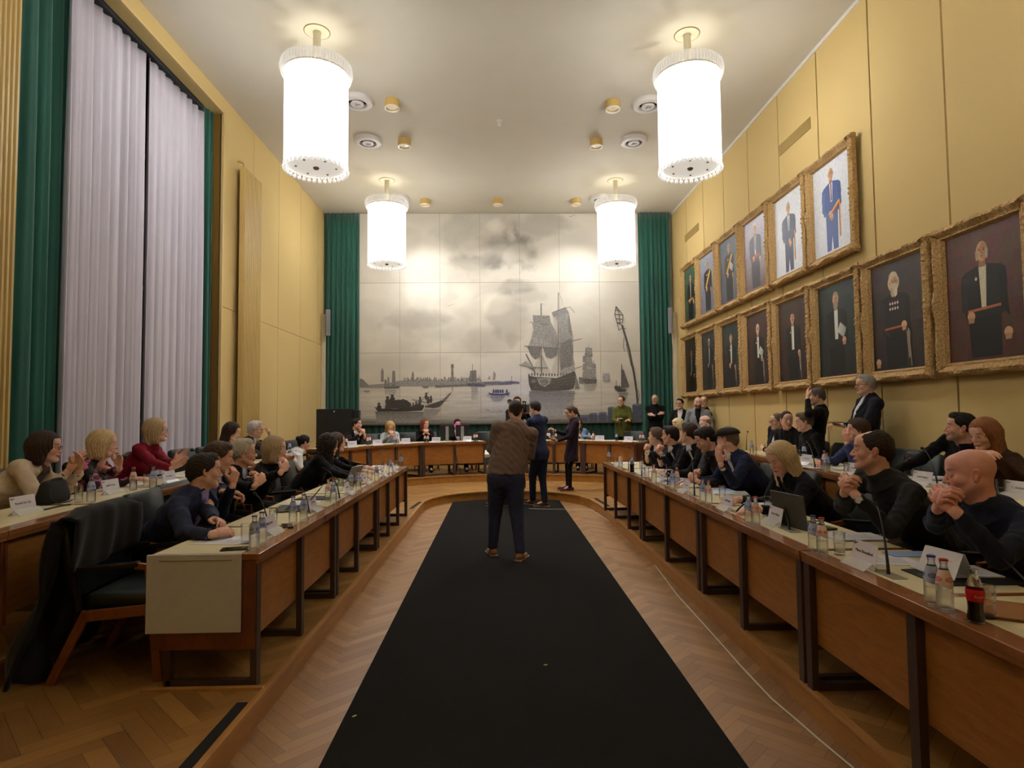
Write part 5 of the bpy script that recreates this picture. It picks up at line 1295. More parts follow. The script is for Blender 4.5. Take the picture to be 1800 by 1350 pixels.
    if not sit and not skirt:
        hemz = pz+hemup-(.15 if jacket or top == 'coat' else .045); hc = np.array([0, Pv[1]+.0, hemz-.06]); f.cone(TP(0, -.005, .12), hc, (.158 if g == 'm' else .150)*w, (.188 if g == 'm' else .180)*w, .05, flat=((0, 1, 0), .74), off=off-.008)
        f.ell(TP(0, -.05, -.02), (.15*w, .10, .13), k=.05, off=off-.008)
        f.D = np.maximum(f.D, (hemz-f.ax[2])[None, None, :])
    for s in (1, -1):
        sl_ = .062 if jacket or top == 'coat' else .055
        f.cone(SH[s], el[s], sl_*w**.5, sl_*.88, .035); f.cone(el[s], el[s]+(wr_[s]-el[s])*.90, sl_*.86, .036 if top != 'coat' else .042, .02)
    wrk(f, .005 if dist < 9 else .004)
    sl = tuple(slice(0, n) for n in f.n); X, Y, Z_ = f.xyz(sl)
    U = (X-Pv[0])*lat[0]+(Y-Pv[1])*lat[1]+(Z_-Pv[2])*lat[2]; Vv = (X-Pv[0])*fw[0]+(Y-Pv[1])*fw[1]+(Z_-Pv[2])*fw[2]; Q = ((X-Pv[0])*upv[0]+(Y-Pv[1])*upv[1]+(Z_-Pv[2])*upv[2])/tl
    if jacket:
        q0 = .36; wd = np.clip((Q-q0)*vneck, -.02, .056); cut = np.maximum(np.abs(U)-wd, .02-Vv)
        lap = np.clip(1-np.abs(np.abs(U)-wd-.022)/.026, 0, 1)*(Vv > .02)*(Q > q0+.02); f.D = f.D-(.007*np.minimum(1, lap*3)).astype(np.float32)
        f.D = np.maximum(f.D, -cut)
    elif vneck and top in ('vneck', 'coat', 'blouse', 'shirt'):
        cut = np.maximum(np.abs(U)-np.clip((Q-.74)*.35, -.01, .06), .02-Vv); f.D = np.maximum(f.D, -cut)
    V, F = f.mesh(); tm = cloth(*topc); gn = {'jacket': 'jacket', 'cardigan': 'cardigan', 'coat': 'coat', 'shirt': 'shirt', 'blouse': 'blouse', 'vneck': 'sweater', 'sweater': 'sweater', 'turtle': 'sweater', 'long': 'dress'}[top]
    Gt = Geo(); Gt.add(V, F)
    gobj = Gt.build(gn, tm, T, attr=False)
    if top in ('turtle', 'coat', 'long'):
        cr_ = ((.060 if g == 'm' else .050)*(1.06 if w > 1.1 else 1)) if top != 'coat' else .078; mid = Nb*.5+Nk*.5+np.array([0, .008, .008]); dd = (mid-Nb)/np.linalg.norm(mid-Nb); a1 = np.cross(dd, (1, 0, 0)); a1 /= np.linalg.norm(a1); a2 = np.cross(dd, a1); vs = []; n_ = 28
        lv = ((-.045, cr_+.035), (-.02, cr_+.016), (.0, cr_+.008), (.02, cr_+.005), (.038, cr_+.003), (.046, cr_-.002), (.040, cr_-.008), (.01, cr_-.010))
        for hgt, rad in lv:
            for i in range(n_): a = 2*PI*i/n_; vs.append(Nb*.75+mid*.25+dd*(hgt-.006*math.cos(a))+(a1*math.cos(a)*1.04+a2*math.sin(a))*(rad+.0012*math.sin(a*9)))
        MB().add(vs, [(k*n_+i, k*n_+(i+1) % n_, (k+1)*n_+(i+1) % n_, (k+1)*n_+i) for k in range(len(lv)-1) for i in range(n_)]).build('collar', tm, T, smooth=180)
    under = jacket or (top in ('vneck', 'coat', 'cardigan'))
    if under:
        f = Field(TP(0, 0, .3)-np.array([.22, .22, .05]), Nb+np.array([.2, .25, .1]), bh); torso(f, .006, .2); wrk(f, .0015)
        V, F = f.mesh(); Geo().add(V, F).build('shirt', cloth(*shirt), T, attr=False)
    if collar is None: collar = shirt if jacket and top != 'cardigan' else (topc if top == 'shirt' else None)
    if collar:
        mb = MB(); mid = Nb*.35+Nk*.65; upn = (Nk-Nb)/np.linalg.norm(Nk-Nb); n_ = 22; vs = []
        rb, rt = (.066, .059) if g == 'm' else (.056, .051); fl = np.array([hR[0, 1]*.3, .9, 0]); fl /= np.linalg.norm(fl); rt_ = np.cross(fl, upn)
        for j, (rad, hgt) in enumerate(((rb+.022, -.030), (rb+.010, .000), (rt, .030), (rt-.004, .030), (rb-.004, -.02))):
            for i in range(n_):
                a = .30+(2*PI-.60)*i/(n_-1); dirn = fl*math.cos(a)+rt_*math.sin(a); drop = .030*math.exp(-((min(a, 2*PI-a)-.3)/.5)**2)*(1 if j < 2 else .3)
                vs.append(Nb+np.array([0, .004, .0])+upn*(hgt+.004-drop)+dirn*(rad+.004))
        fs = [(j*n_+i, j*n_+i+1, (j+1)*n_+i+1, (j+1)*n_+i) for j in range(4) for i in range(n_-1)]
        mb.add(vs, fs); o = mb.build('collar', cloth(*collar), T, smooth=60); so = o.modifiers.new('c', 'SOLIDIFY'); so.thickness = .003
    if tie:
        f = Field(TP(0, 0, .2)-np.array([.03, .22, .05]), Nb+np.array([.03, .25, .05]), .008); torso(f, .010, .2)
        pts = []
        for q in np.linspace(.86, .38, 9):
            c = None
            for v in np.linspace(.26, .0, 60):
                p = TP(0, v, q); ii = np.round((p-f.lo)/f.h).astype(int)
                if (ii >= 0).all() and (ii < f.n).all() and f.D[tuple(ii)] < .002: c = p+fw*.006; break
            if c is not None: pts.append(c)
        if len(pts) > 2:
            mb = MB(); vs = []; ws = np.interp(np.linspace(0, 1, len(pts)), [0, .12, .2, .9, 1], [.020, .014, .017, .038, .004])
            for p, w2 in zip(pts, ws): vs += [p-lat*w2, p+fw*.005, p+lat*w2]
            fs = [q for i in range(len(pts)-1) for q in ((i*3, i*3+1, i*3+4, i*3+3), (i*3+1, i*3+2, i*3+5, i*3+4))]
            mb.add(vs, fs); o = mb.build('tie', cloth(*tie, rough=.5), T, smooth=60); so = o.modifiers.new('c', 'SOLIDIFY'); so.thickness = .005
    for s in (1, -1):                                                      # shirt cuffs show at the wrist
        if jacket and shirt and dist < 9:
            d = wr_[s]-el[s]; mb = MB(); mb.tube([el[s]+d*.84, el[s]+d*.95], .035, 14, rs=[.034, .033]); mb.build('cuff', cloth(*shirt), T, smooth=60)
    if not skirt or sit:
        f = Field((-.36, -.30, .03), (.36, .62 if sit else .40, Pv[2]+.24), bh*1.25)
        f.cone(TP(0, -.01, .0), TP(0, 0, .25), .140*w, .128*w+belly*.4, .05, flat=(fw, .78), off=.002)
        for s in (1, -1):
            f.cone(hip[s]+np.array([0, -.03, 0]), kn[s], .098*w**.8, .070*w**.6, .045, off=.002); f.cone(kn[s], an[s], .068*w**.6, .056, .025)
            if not sit: f.ell(hip[s]+np.array([0, -.05, -.03]), (.085*w, .075, .10), k=.05)
        if not sit: f.D = np.maximum(f.D, .085-f.ax[2][None, None, :])
        wrk(f, .0035); V, F = f.mesh(); Geo().add(V, F).build('trousers', cloth(*trous), T, attr=False)
    else:
        f = Field((-.3, -.25, .05), (.3, .3, .75), bh)
        for s in (1, -1): f.cone(hip[s]*np.array([1, 1, .8]), kn[s], .070, .048, .02); f.cone(kn[s], an[s]+np.array([0, 0, .0]), .050, .036, .02); f.cone(an[s], an[s]+fd[s]*.07+np.array([0, 0, -.04]), .036, .030, .02)
        V, F = f.mesh(); Geo().add(V, F).build('tights', cloth('tights', (12, 11, 13)), T, attr=False)
    for s in (1, -1):
        f = Field(an[s]-np.array([.26, .26, .10]), an[s]+np.array([.26, .26, .08]), .010 if dist > 8 else .007)
        a = an[s]+np.array([0, 0, -.035]); d = fd[s]/np.linalg.norm(fd[s]); zz = -an[s][2]+.035
        f.cone(a-d*.04+np.array([0, 0, -.01]), a+d*.05+np.array([0, 0, -.015]), .040, .036, .03); f.cone(a+d*.04+np.array([0, 0, -.022]), a+d*.17+np.array([0, 0, -.030]), .040, .030, .03)
        if not skirt: f.cone(an[s]+np.array([0, 0, .03]), a, .042, .042, .02)
        f.D = np.maximum(f.D, (.002-f.ax[2][None, None, :])); V, F = f.mesh(); o = Geo().add(V, F).build('shoe', cloth(*shoes, rough=.45), T, attr=False)
        if dist < 12 and not sit:
            o2 = MB().obox((a+d*.06+np.array([0, 0, -a[2]+.010])), d*.145, np.cross(d, (0, 0, 1))*.042, (0, 0, .011)).build('sole', mat('sole_tan', lin((150, 112, 70)), .6), o, bevel=.008)
    # ---------- hair, eyes, glasses
    if hair and hair != 'cap':
        V, F = hair_field(hair, hh*1.15, seed, long_); Geo().add(V, F, None, HM).build('hair', hairmat(*haircol), T, attr=False)
    if hair == 'cap':
        f = Field((-.13, -.16, -.1), (.13, .18, .17), hh*1.2); f.ell((0, -.016, .050), (.094, .118, .070), k=0); f.ell((0, .03, .058), (.080, .085, .045), k=.03)
        f.D = np.maximum(f.D, -(f.ax[2][None, None, :]-.040+.10*f.ax[1][None, :, None])); f.cone((-.045, .095, .045), (.045, .095, .045), .035, .035, .01, flat=((0, .25, 1), .22))
        V, F = f.mesh(); Geo().add(V, F, None, HM).build('flat_cap', cloth('tweed', (44, 40, 38), var=.35), T, attr=False)
        V, F = hair_field('buzz', hh*1.15, seed); Geo().add(V, F, None, HM).build('hair', hairmat(*haircol), T, attr=False)
    HMm = Matrix([list(r_) for r_ in HM])
    for e in (-1, 1):
        o = bpy.data.objects.new('eye', eyemesh); COL.objects.link(o); o.parent = T; o.matrix_local = HMm @ Matrix.Translation((e*.031, .0785, .0025))
    if glasses:
        mb = MB(); gr = .0016 if dist < 8 else .0022
        for e in (-1, 1):
            pts = [(e*.031+.021*math.cos(a)*(1 if abs(math.cos(a)) < .9 else .96), .099, -.001+.0165*math.sin(a)) for a in np.linspace(0, 2*PI, 15)]
            mb.tube(pts, gr, 5, cap=False); mb.tube([(e*.052, .098, .006), (e*.074, .075, .008), (e*.082, .0, .004), (e*.083, -.02, -.012)], gr, 5)
        mb.tube([(-.010, .100, .004), (0, .103, .006), (.010, .100, .004)], gr, 5); mb.xf(HMm)
        mb.build('glasses', mat('glasses_'+glasses[0], lin(glasses[1]), .35), T, smooth=True)
    if extra: extra(T, dict(HM=HMm, wr=wr_, el=el, TP=TP, Nb=Nb, fw=fw, lat=lat, hd=hd, loc=loc, hh=hh))
    return T
def hairdark(c): return tuple(int(v*.75) for v in c)

# ================================================================ who sits and stands where
V3 = lambda p: tuple(float(q) for q in p)
BLK = ('black', (15, 15, 17)); NAVY = ('navy', (24, 28, 46)); WHT = ('white', (206, 208, 216)); DKTR = ('dark_wool', (20, 21, 28))
SITC = 'seated council members'
def sit_person(lab, short, head, face, hips, zf, **k):
    T = person(lab, V3(head), face, hips, zf, group=k.pop('group', None), **k)
    fa = math.radians(face); place_chair(hips[0]-.02*math.cos(fa), hips[1]-.02*math.sin(fa), zf, fa, 'green leather council chair under the '+short)
    return T
flat = ((0, 1, -.1), (0, .1, 1), .35)
# ---- left inner row
def watch(side, col=(210, 205, 200)):
    def f(T, d):
        w_ = d['wr'][side]; e = d['el'][side]; ax_ = (w_-e)/np.linalg.norm(w_-e); nr_ = np.array(d['hd'][side][2], float); nr_ = nr_-ax_*(nr_@ax_); nr_ /= np.linalg.norm(nr_); c = w_-ax_*.012; s_ = np.cross(ax_, nr_)
        M = Matrix([[s_[0], ax_[0], nr_[0], c[0]+nr_[0]*.024], [s_[1], ax_[1], nr_[1], c[1]+nr_[1]*.024], [s_[2], ax_[2], nr_[2], c[2]+nr_[2]*.024], [0, 0, 0, 1]])
        mb = MB(); mb.lathe([(.0001, 0), (.021, 0), (.022, .004), (.021, .009), (.017, .010)], (0, 0, 0), 20, 0); mb.lathe([(.017, .0095), (.0001, .0098)], (0, 0, 0), 20, 1); mb.xf(M)
        mb2 = MB(); mb2.tube([tuple(c+(s_*math.cos(a)*.031+nr_*math.sin(a)*.024)) for a in np.linspace(0, 2*PI, 17)], .005, 6, cap=False)
        o = mb.build('watch', [mat('watch_case', lin(col), .25, metal=.8), black], T); mb2.build('strap', black, o, smooth=True)
    return f
sit_person('dark-haired man in navy blazer and lilac shirt leaning on the nearest left desk', 'man in the navy blazer and lilac shirt', Xp(360, 829, -2.08), 6, (-2.47, 4.40), .15, look=38, pitch=-3, tilt=-4,
           top='jacket', topc=('blazer_navy', (42, 49, 78)), shirt=('lilac', (150, 140, 205)), hair='short', haircol=('dark_brown', (44, 32, 27)), w=1.12, stub=.12, skin=(196, 140, 112), vneck=.24,
           hands=('clasp', Xp(394, 936, -1.73), .05), trous=('navy_trousers', (22, 26, 44)), elbow=((.45, -.35, -1), (-.5, -.2, -1)), hcurl=.8, res=.8)
sit_person('brown-haired man in a blue suit with pale grey tie, chin on his fist', 'man with his chin on his fist', Xp(385, 806, -2.26), 4, (-2.54, 4.98), .15, look=28, pitch=-8,
           top='jacket', topc=('suit_blue', (28, 34, 58)), shirt=('pale_blue', (172, 184, 214)), tie=('grey_tie', (140, 146, 140)), hair='side', haircol=('mid_brown', (74, 52, 36)), skin=(192, 132, 104), stub=.1,
           hands=('two', (Xp(408, 856, -2.0), (-.2, .15, 1), (.5, .85, 0), 1.25), (Xp(402, 912, -1.72), (-.4, .9, -.1), (-.1, .3, 1), .9)), elbow=((.15, .5, -1), (-.7, -.2, -.8)))
sit_person('elderly white-haired man in a dark suit with a yellow tie, hands folded', 'man with the yellow tie', Xp(428, 797, -2.34), 0, (-2.62, 5.56), .15, look=20, pitch=2,
           top='jacket', topc=('suit_black', (22, 22, 25)), shirt=('white_shirt', (190, 200, 226)), tie=('yellow_tie', (216, 178, 40)), hair='side', haircol=('white_hair', (186, 180, 166)), glasses=('thin', (90, 70, 60)), skin=(204, 142, 112), w=1.04,
           hands=('clasp', Xp(468, 850, -1.92), .55), elbow=((.35, .1, -1), (-.4, .1, -1)), belly=.02, vneck=.17)
sit_person('blonde woman in a black top with her hands folded, middle of the left inner row', 'blonde woman in black', Xp(484, 790, -2.22), 0, (-2.56, 6.15), .15, look=12, pitch=0, g='f',
           top='sweater', topc=('black_knit', (11, 11, 13)), hair='bob', haircol=('dark_blonde', (172, 148, 112)), hands=('clasp', Xp(519, 822, -1.80), .7), skin=(204, 148, 124), w=1.05)
sit_person('woman with long curly dark hair leaning forward in a black jacket', 'woman with curly dark hair', Xp(578, 783, -2.02), 0, (-2.36, 7.10), .15, look=35, pitch=-10, g='f',
           top='sweater', topc=('black_jacket2', (12, 12, 14)), hair='curly', long_=.10, haircol=('very_dark_brown', (38, 26, 22)), hands=('two', ((-1.58, 6.75, .93), (0, 1, -.1), (0, .1, 1), .4), ((-1.62, 7.15, .93), (0, 1, -.1), (0, .1, 1), .4)), w=1.16)
sit_person('woman in a white blouse and black jacket, last of the left inner row', 'woman in the white blouse', Xp(592, 778, -2.10), 0, (-2.42, 7.88), .15, look=25, pitch=-2, g='f',
           top='jacket', topc=('black_jacket3', (16, 15, 17)), shirt=('white_blouse', (222, 218, 216)), hair='long', haircol=('brown_hair', (78, 54, 40)), hands=('two', ((-1.58, 7.5, .93), (.1, 1, -.1), (0, .1, 1), .4), ((-1.56, 7.9, .93), (0, 1, -.1), (0, .1, 1), .3)), vneck=.2)
# ---- left outer row
sit_person('woman with a dark brown bob and glasses in a beige blazer, hands raised to clap', 'woman in the beige blazer', Xp(80, 787, -3.62), -8, (-4.05, 4.72), .30, look=22, pitch=-2, g='f',
           top='jacket', topc=('beige_blazer', (206, 190, 168)), shirt=('brown_top', (96, 72, 66)), hair='bob', haircol=('dark_bob', (56, 38, 30)), glasses=('black', (14, 12, 12)), skin=(206, 148, 122), w=1.10, long_=.02,
           hands=('two', (Xp(116, 832, -3.36), (-.30, .55, .9), (.9, .1, .3), .2), (Xp(138, 829, -3.30), (.35, .4, .9), (-.8, .1, .5), .35)), elbow=((.4, -.2, -1), (-.4, -.2, -1)), trous=('beige_skirt', (120, 108, 92)))
pink = mat('cloth_pink_print', lin((196, 110, 140)), .7)
def pinkprint(T, d):
    m = bpy.data.materials.new('pink_black_print'); m.use_nodes = True; nt = m.node_tree; b = nt.nodes['Principled BSDF']; tc = nt.nodes.new('ShaderNodeTexCoord'); v = nt.nodes.new('ShaderNodeTexNoise'); v.inputs['Scale'].default_value = 11; v.inputs['Detail'].default_value = 1
    r = nt.nodes.new('ShaderNodeValToRGB'); r.color_ramp.interpolation = 'CONSTANT'; r.color_ramp.elements[0].color = (*lin((30, 18, 26)), 1); r.color_ramp.elements[1].color = (*lin((188, 104, 138)), 1); r.color_ramp.elements[1].position = .50
    e = r.color_ramp.elements.new(.60); e.color = (*lin((96, 30, 56)), 1)
    nt.links.new(tc.outputs['Object'], v.inputs[0]); nt.links.new(v.outputs[0], r.inputs[0]); nt.links.new(r.outputs[0], b.inputs['Base Color']); b.inputs['Roughness'].default_value = .6
    for c in T.children:
        if c.name.startswith('blouse'): c.data.materials[0] = m
sit_person('blonde woman in a pink and black patterned blouse with one hand raised', 'woman in the pink and black blouse', Xp(182, 781, -3.60), -5, (-4.00, 5.50), .30, look=28, pitch=-4, g='f', top='blouse', topc=('pink_base', (150, 80, 110)),
           hair='bob', haircol=('blonde', (204, 178, 132)), skin=(208, 150, 126), extra=pinkprint, shirt=('black_under', (20, 16, 20)),
           hands=('two', ((-3.30, 5.55, 1.10), (-.2, .9, 0), (0, .1, 1), .5), (Xp(222, 826, -3.16), (.1, .15, 1), (-.9, .3, .1), .75)), elbow=((.5, -.2, -1), (-.2, .1, -1)), w=1.04)
sit_person('young blonde woman in a dark red velvet sweater gesturing with open hands', 'woman in the dark red sweater', Xp(275, 757, -3.60), -5, (-3.98, 6.38), .30, look=30, pitch=3, g='f', top='sweater', topc=('red_velvet', (122, 16, 38)), hair='bob', haircol=('ash_blonde', (182, 156, 118)), long_=.03,
           glasses=('thin2', (120, 100, 80)), skin=(214, 160, 138), hands=('two', (Xp(316, 832, -3.12), (.1, .95, .5), (.5, -.5, -.8), .25), (Xp(322, 826, -3.10), (-.1, .9, .7), (-.5, -.6, -.7), .25)), elbow=((.4, -.3, -1), (-.4, -.3, -1)), w=1.02)
def earring(T, d):
    mb = MB(); mb.lathe([(.0001, -.004), (.024, -.004), (.024, .004), (.0001, .004)], (0, 0, 0), 16); mb.xf(Matrix([list(r_) for r_ in d["HM"]]) @ Matrix.Translation((.088, -.01, -.055)) @ Matrix.Rotation(PI/2, 4, 'Y')); mb.build('earring', mat('red_disc', (.75, .01, .01), .4), T)
sit_person('dark-haired woman with a large red earring and black top, looking down by the window', 'woman with the red earring', Xp(408, 759, -3.66), -5, (-4.02, 8.38), .30, look=5, pitch=-18, g='f', top='vneck', topc=('dark_brown_top', (30, 22, 20)), shirt=('skin_top', (150, 106, 86)), hair='long', haircol=('dark_bob', (56, 38, 30)), extra=earring, w=.98)
sit_person('white-haired man with glasses in a brown tweed jacket, far left', 'white-haired man in brown tweed', Xp(449, 755, -3.60), -8, (-3.98, 9.02), .30, look=12, pitch=-5, top='jacket', topc=('brown_tweed', (62, 52, 44)), shirt=WHT, hair='short', haircol=('pure_white', (206, 200, 194)), glasses=('red_frames', (110, 50, 40)),
           hands=('two', ((-3.3, 8.75, 1.10), (-.2, .9, 0), (0, .1, 1), .5), (Xp(474, 770, -3.38), (.2, .1, 1), (-.5, .8, 0), 1.1)))
sit_person('black-haired woman in white collar bent over the far left outer desk', 'woman with black hair and white collar', Xp(535, 778, -3.30), 10, (-3.72, 10.15), .30, look=40, pitch=-14, g='f', top='blouse', topc=('white_ruffle', (210, 206, 200)), hair='bun', haircol=('jet_black', (14, 12, 14)))
# ---- head table
sit_person('man in dark suit, hands at his mouth, left end of the head table', 'man in the dark suit at the head table', Yp(627, 746, 12.85), -38, (-3.12, 13.1), .30, look=-5, pitch=2, top='jacket', topc=('suit_plum', (24, 18, 26)), shirt=WHT, tie=('black_tie', (14, 12, 14)), hair='short', haircol=('black_hair', (28, 20, 18)), stub=.35, skin=(190, 132, 104), hands=('clasp', Yp(638, 760, 12.5), .8))
sit_person('blonde woman in a pale grey sweater reading with hands at her chin, head table', 'blonde woman at the head table', Yp(686, 751, 13.75), -68, (-2.52, 14.05), .30, look=-75, pitch=-24, g='f', top='sweater', topc=('pale_grey', (168, 176, 184)), hair='wavy', haircol=('golden', (196, 156, 96)), hands=('clasp', Yp(688, 763, 13.45), .8), w=1.05)
sit_person('red-haired woman in black with folded hands under her chin, head table', 'red-haired woman at the head table', Yp(747, 746, 14.4), -82, (-1.74, 14.72), .30, look=-45, pitch=0, g='f', top='sweater', topc=('black_knit', (11, 11, 13)), hair='long', haircol=('auburn', (120, 58, 34)), hands=('clasp', Yp(749, 760, 14.1), .8))
sit_person('man behind the monitors whose face is tinted by their pink glow, head table', 'man behind the monitors', Yp(804, 746, 14.42), -85, (-.92, 14.68), .30, look=-70, pitch=-8, top='jacket', topc=('suit_black', (22, 22, 25)), shirt=WHT, hair='short', haircol=('black_hair', (28, 20, 18)), skin=(214, 120, 150))  # skin colour carries the pink light of the monitors
sit_person('person in light blue denim shirt hidden behind the woman in the dark dress', 'person in the denim shirt', Yp(1016, 745, 14.35), -95, (2.02, 14.7), .30, look=-100, pitch=-5, g='f', top='shirt', topc=('denim', (118, 146, 176)), hair='long', haircol=('brown_hair', (78, 54, 40)), hands=('two', ((2.25, 14.15, 1.08), (0, 1, 0), (0, .1, 1), .4), ((1.8, 14.15, 1.08), (0, 1, 0), (0, .1, 1), .4)))
# ---- right inner row (they face the aisle, -x)
sit_person('bald man in a dark navy zip sweater with clasped hands, nearest on the right', 'bald man nearest on the right', Xp(1705, 833, 2.30), 180, (2.84, 3.02), .15, look=152, pitch=-7, tilt=4, top='turtle', topc=('navy_zip', (32, 38, 58)), hair=None, haircol=('grey_stubble', (150, 110, 92)), skin=(206, 136, 120), stub=.18, w=1.18, belly=.02,
           hands=('clasp', Xp(1655, 884, 1.99), .72), elbow=((.5, .2, -1), (-.35, .15, -1)), res=.75)
sit_person('man with receding dark hair in a charcoal quarter-zip, clasped hands and silver watch', 'man with the silver watch', Xp(1533, 792, 2.27), 180, (2.80, 3.78), .15, look=150, pitch=2, top='turtle', topc=('charcoal_knit', (38, 38, 42)), hair='receding', haircol=('dark_brown', (44, 32, 27)), skin=(200, 140, 116), w=1.12, stub=.08,
           hands=('clasp', Xp(1487, 857, 2.0), .75), elbow=((.5, .2, -1), (-.3, .2, -1)), extra=watch(-1), res=.8)
sit_person('blonde woman in a dark navy blazer reading papers behind the laptop', 'blonde woman reading behind the laptop', Xp(1372, 806, 2.22), 182, (2.72, 4.86), .15, look=196, pitch=-26, g='f', top='jacket', topc=('navy_blazer2', (20, 22, 34)), shirt=('black_under', (20, 16, 20)), hair='long', haircol=('light_blonde', (212, 188, 148)), long_=.06, skin=(208, 150, 130),
           hands=('two', ((2.0, 4.95, .93), (0, 1, 0), (0, .1, 1), .4), ((1.93, 4.42, .935), (.3, 1, -.1), (0, .1, 1), .55)), vneck=.2, w=1.03, res=.85)
sit_person('man in a tweed flat cap and navy velvet jacket, hand on his cheek', 'man in the flat cap', Xp(1279, 772, 2.28), 178, (2.74, 5.98), .15, look=128, pitch=-4, top='jacket', topc=('navy_velvet', (28, 36, 68)), shirt=('pale_shirt', (210, 196, 190)), hair='cap', haircol=('grey_brown', (110, 92, 80)), skin=(206, 146, 124), w=1.08,
           hands=('two', ((2.0, 6.15, .95), (0, 1, 0), (0, .1, 1), .5), (Xp(1268, 818, 2.04), (.1, .2, 1), (-.6, .8, 0), .4)), elbow=((.5, -.2, -1), (-.3, .3, -1)))
sit_person('young dark-haired man in a charcoal shirt looking down at the desk', 'young man in the charcoal shirt', Xp(1240, 773, 2.25), 180, (2.72, 6.62), .15, look=172, pitch=-24, top='shirt', topc=('charcoal_shirt', (46, 45, 48)), hair='side', haircol=('black_hair', (28, 20, 18)), stub=.25, skin=(192, 136, 108),
           hands=('clasp', Xp(1217, 843, 1.98), .35), elbow=((.4, -.1, -1), (-.4, -.1, -1)), shirt=('dark_under', (60, 60, 66)), vneck=0)
sit_person('dark-haired man in black suit with red and white tie, head turned away', 'man with the red and white tie', Xp(1211, 762, 2.30), 180, (2.72, 7.30), .15, look=122, pitch=0, top='jacket', topc=('suit_black', (22, 22, 25)), shirt=WHT, tie=('red_white_tie', (180, 40, 46)), hair='short', haircol=('dark_brown2', (52, 32, 26)),
           hands=('clasp', Xp(1163, 830, 1.95), .2), vneck=.16)
sit_person('dark-haired man in a navy suit with hands clasped by his chin and a watch', 'man with raised clasped hands', Xp(1178, 766, 2.25), 180, (2.70, 7.92), .15, look=145, pitch=0, top='jacket', topc=('suit_navy3', (26, 27, 38)), shirt=WHT, hair='short', haircol=('black_hair', (28, 20, 18)),
           hands=('clasp', Xp(1158, 792, 2.05), .8), elbow=((.4, .2, -1), (-.3, .2, -1)), extra=watch(-1), skin=(196, 134, 106))
sit_person('greying brown-haired man in a dark jacket, last of the right inner row', 'last man of the right inner row', Xp(1153, 768, 2.25), 180, (2.68, 8.58), .15, look=150, pitch=0, top='jacket', topc=('suit_dark4', (28, 27, 33)), shirt=WHT, hair='side', haircol=('greying_brown', (104, 84, 70)),
           hands=('clasp', Xp(1136, 790, 2.08), .7), elbow=((.4, .2, -1), (-.3, .2, -1)))
# ---- right outer row
sit_person('woman with long reddish hair in a brown top resting her chin, right picture edge', 'woman with reddish hair', Xp(1730, 764, 3.86), 180, (4.22, 4.72), .30, look=188, pitch=-14, g='f', top='sweater', topc=('dark_brown_knit', (62, 40, 32)), hair='long', haircol=('reddish', (150, 96, 58)), long_=.04, skin=(212, 152, 126), w=1.06,
           hands=('two', (Xp(1722, 797, 3.6), (-.9, .2, .1), (0, .4, 1), .5), (Xp(1745, 800, 3.6), (.9, .2, .1), (0, .4, 1), .5)))
sit_person('black-haired bearded man in a black shirt leaning back, right outer row', 'bearded man in black', Xp(1688, 752, 3.95), 180, (4.2, 5.42), .30, look=150, pitch=4, top='shirt', topc=('black_shirt', (17, 17, 19)), hair='short', haircol=('jet_black', (14, 12, 14)), stub=.42, skin=(198, 138, 110), w=1.06, vneck=0, hands=('two', ((3.5, 5.3, 1.10), (-.3, .9, 0), (0, .1, 1), .6), None))
sit_person('brown-haired man in a blue sweater with his hand on his cheek', 'man in the blue sweater', Xp(1508, 757, 3.96), 182, (4.22, 6.62), .30, look=152, pitch=-4, top='sweater', topc=('blue_knit', (58, 66, 108)), hair='side', haircol=('mid_brown', (74, 52, 36)), stub=.3, skin=(204, 144, 118), w=1.08,
           hands=('two', ((3.55, 6.6, 1.09), (-.7, .6, 0), (0, .1, 1), .5), (Xp(1489, 781, 3.78), (.1, .1, 1), (-.6, .8, 0), .6)), elbow=((.5, -.2, -1), (-.2, .3, -1)))
sit_person('grey-brown haired man in a black shirt leaning towards his neighbour', 'man in the black shirt', Xp(1413, 742, 4.10), 178, (4.30, 7.95), .30, look=160, pitch=-8, top='shirt', topc=('black_shirt', (17, 17, 19)), hair='short', haircol=('grey_brown', (110, 92, 80)), skin=(206, 150, 126), w=1.12, vneck=0)
sit_person('short-haired man in an open dark blazer, arms crossed, turned to his neighbour', 'man in the open dark blazer', Xp(1383, 738, 4.12), 205, (4.32, 8.62), .30, look=262, pitch=-8, top='jacket', topc=('suit_dark4', (28, 27, 33)), shirt=('black_tee', (16, 16, 18)), hair='buzz', haircol=('dark_brown', (44, 32, 27)), skin=(200, 142, 116), hands='crossed', collar=False, w=1.06)
sit_person('man with glasses and white shirt half hidden behind the open blazer', 'half hidden man with glasses', Xp(1366, 741, 4.18), 190, (4.30, 9.22), .30, look=178, pitch=-4, top='jacket', topc=('suit_navy3', (26, 27, 38)), shirt=WHT, hair='buzz', haircol=('grey_brown', (110, 92, 80)), glasses=('thin', (90, 70, 60)), hands='crossed')
sit_person('bald man seen from behind below the man in the grey blazer', 'bald man seen from behind', Yp(1239, 741, 11.9), 165, (4.26, 11.95), .30, look=160, pitch=-4, top='jacket', topc=('suit_dark4', (28, 27, 33)), shirt=WHT, hair='fringe', haircol=('grey_white', (150, 138, 130)), skin=(212, 160, 140))
sit_person('woman with short pale blonde curly hair at the far right', 'woman with pale curly hair', Yp(1191, 747, 12.7), 185, (3.98, 12.75), .30, look=192, pitch=-4, g='f', top='sweater', topc=('cream_top', (176, 150, 120)), hair='afro', haircol=('pale_blonde', (222, 206, 158)), skin=(214, 156, 132))
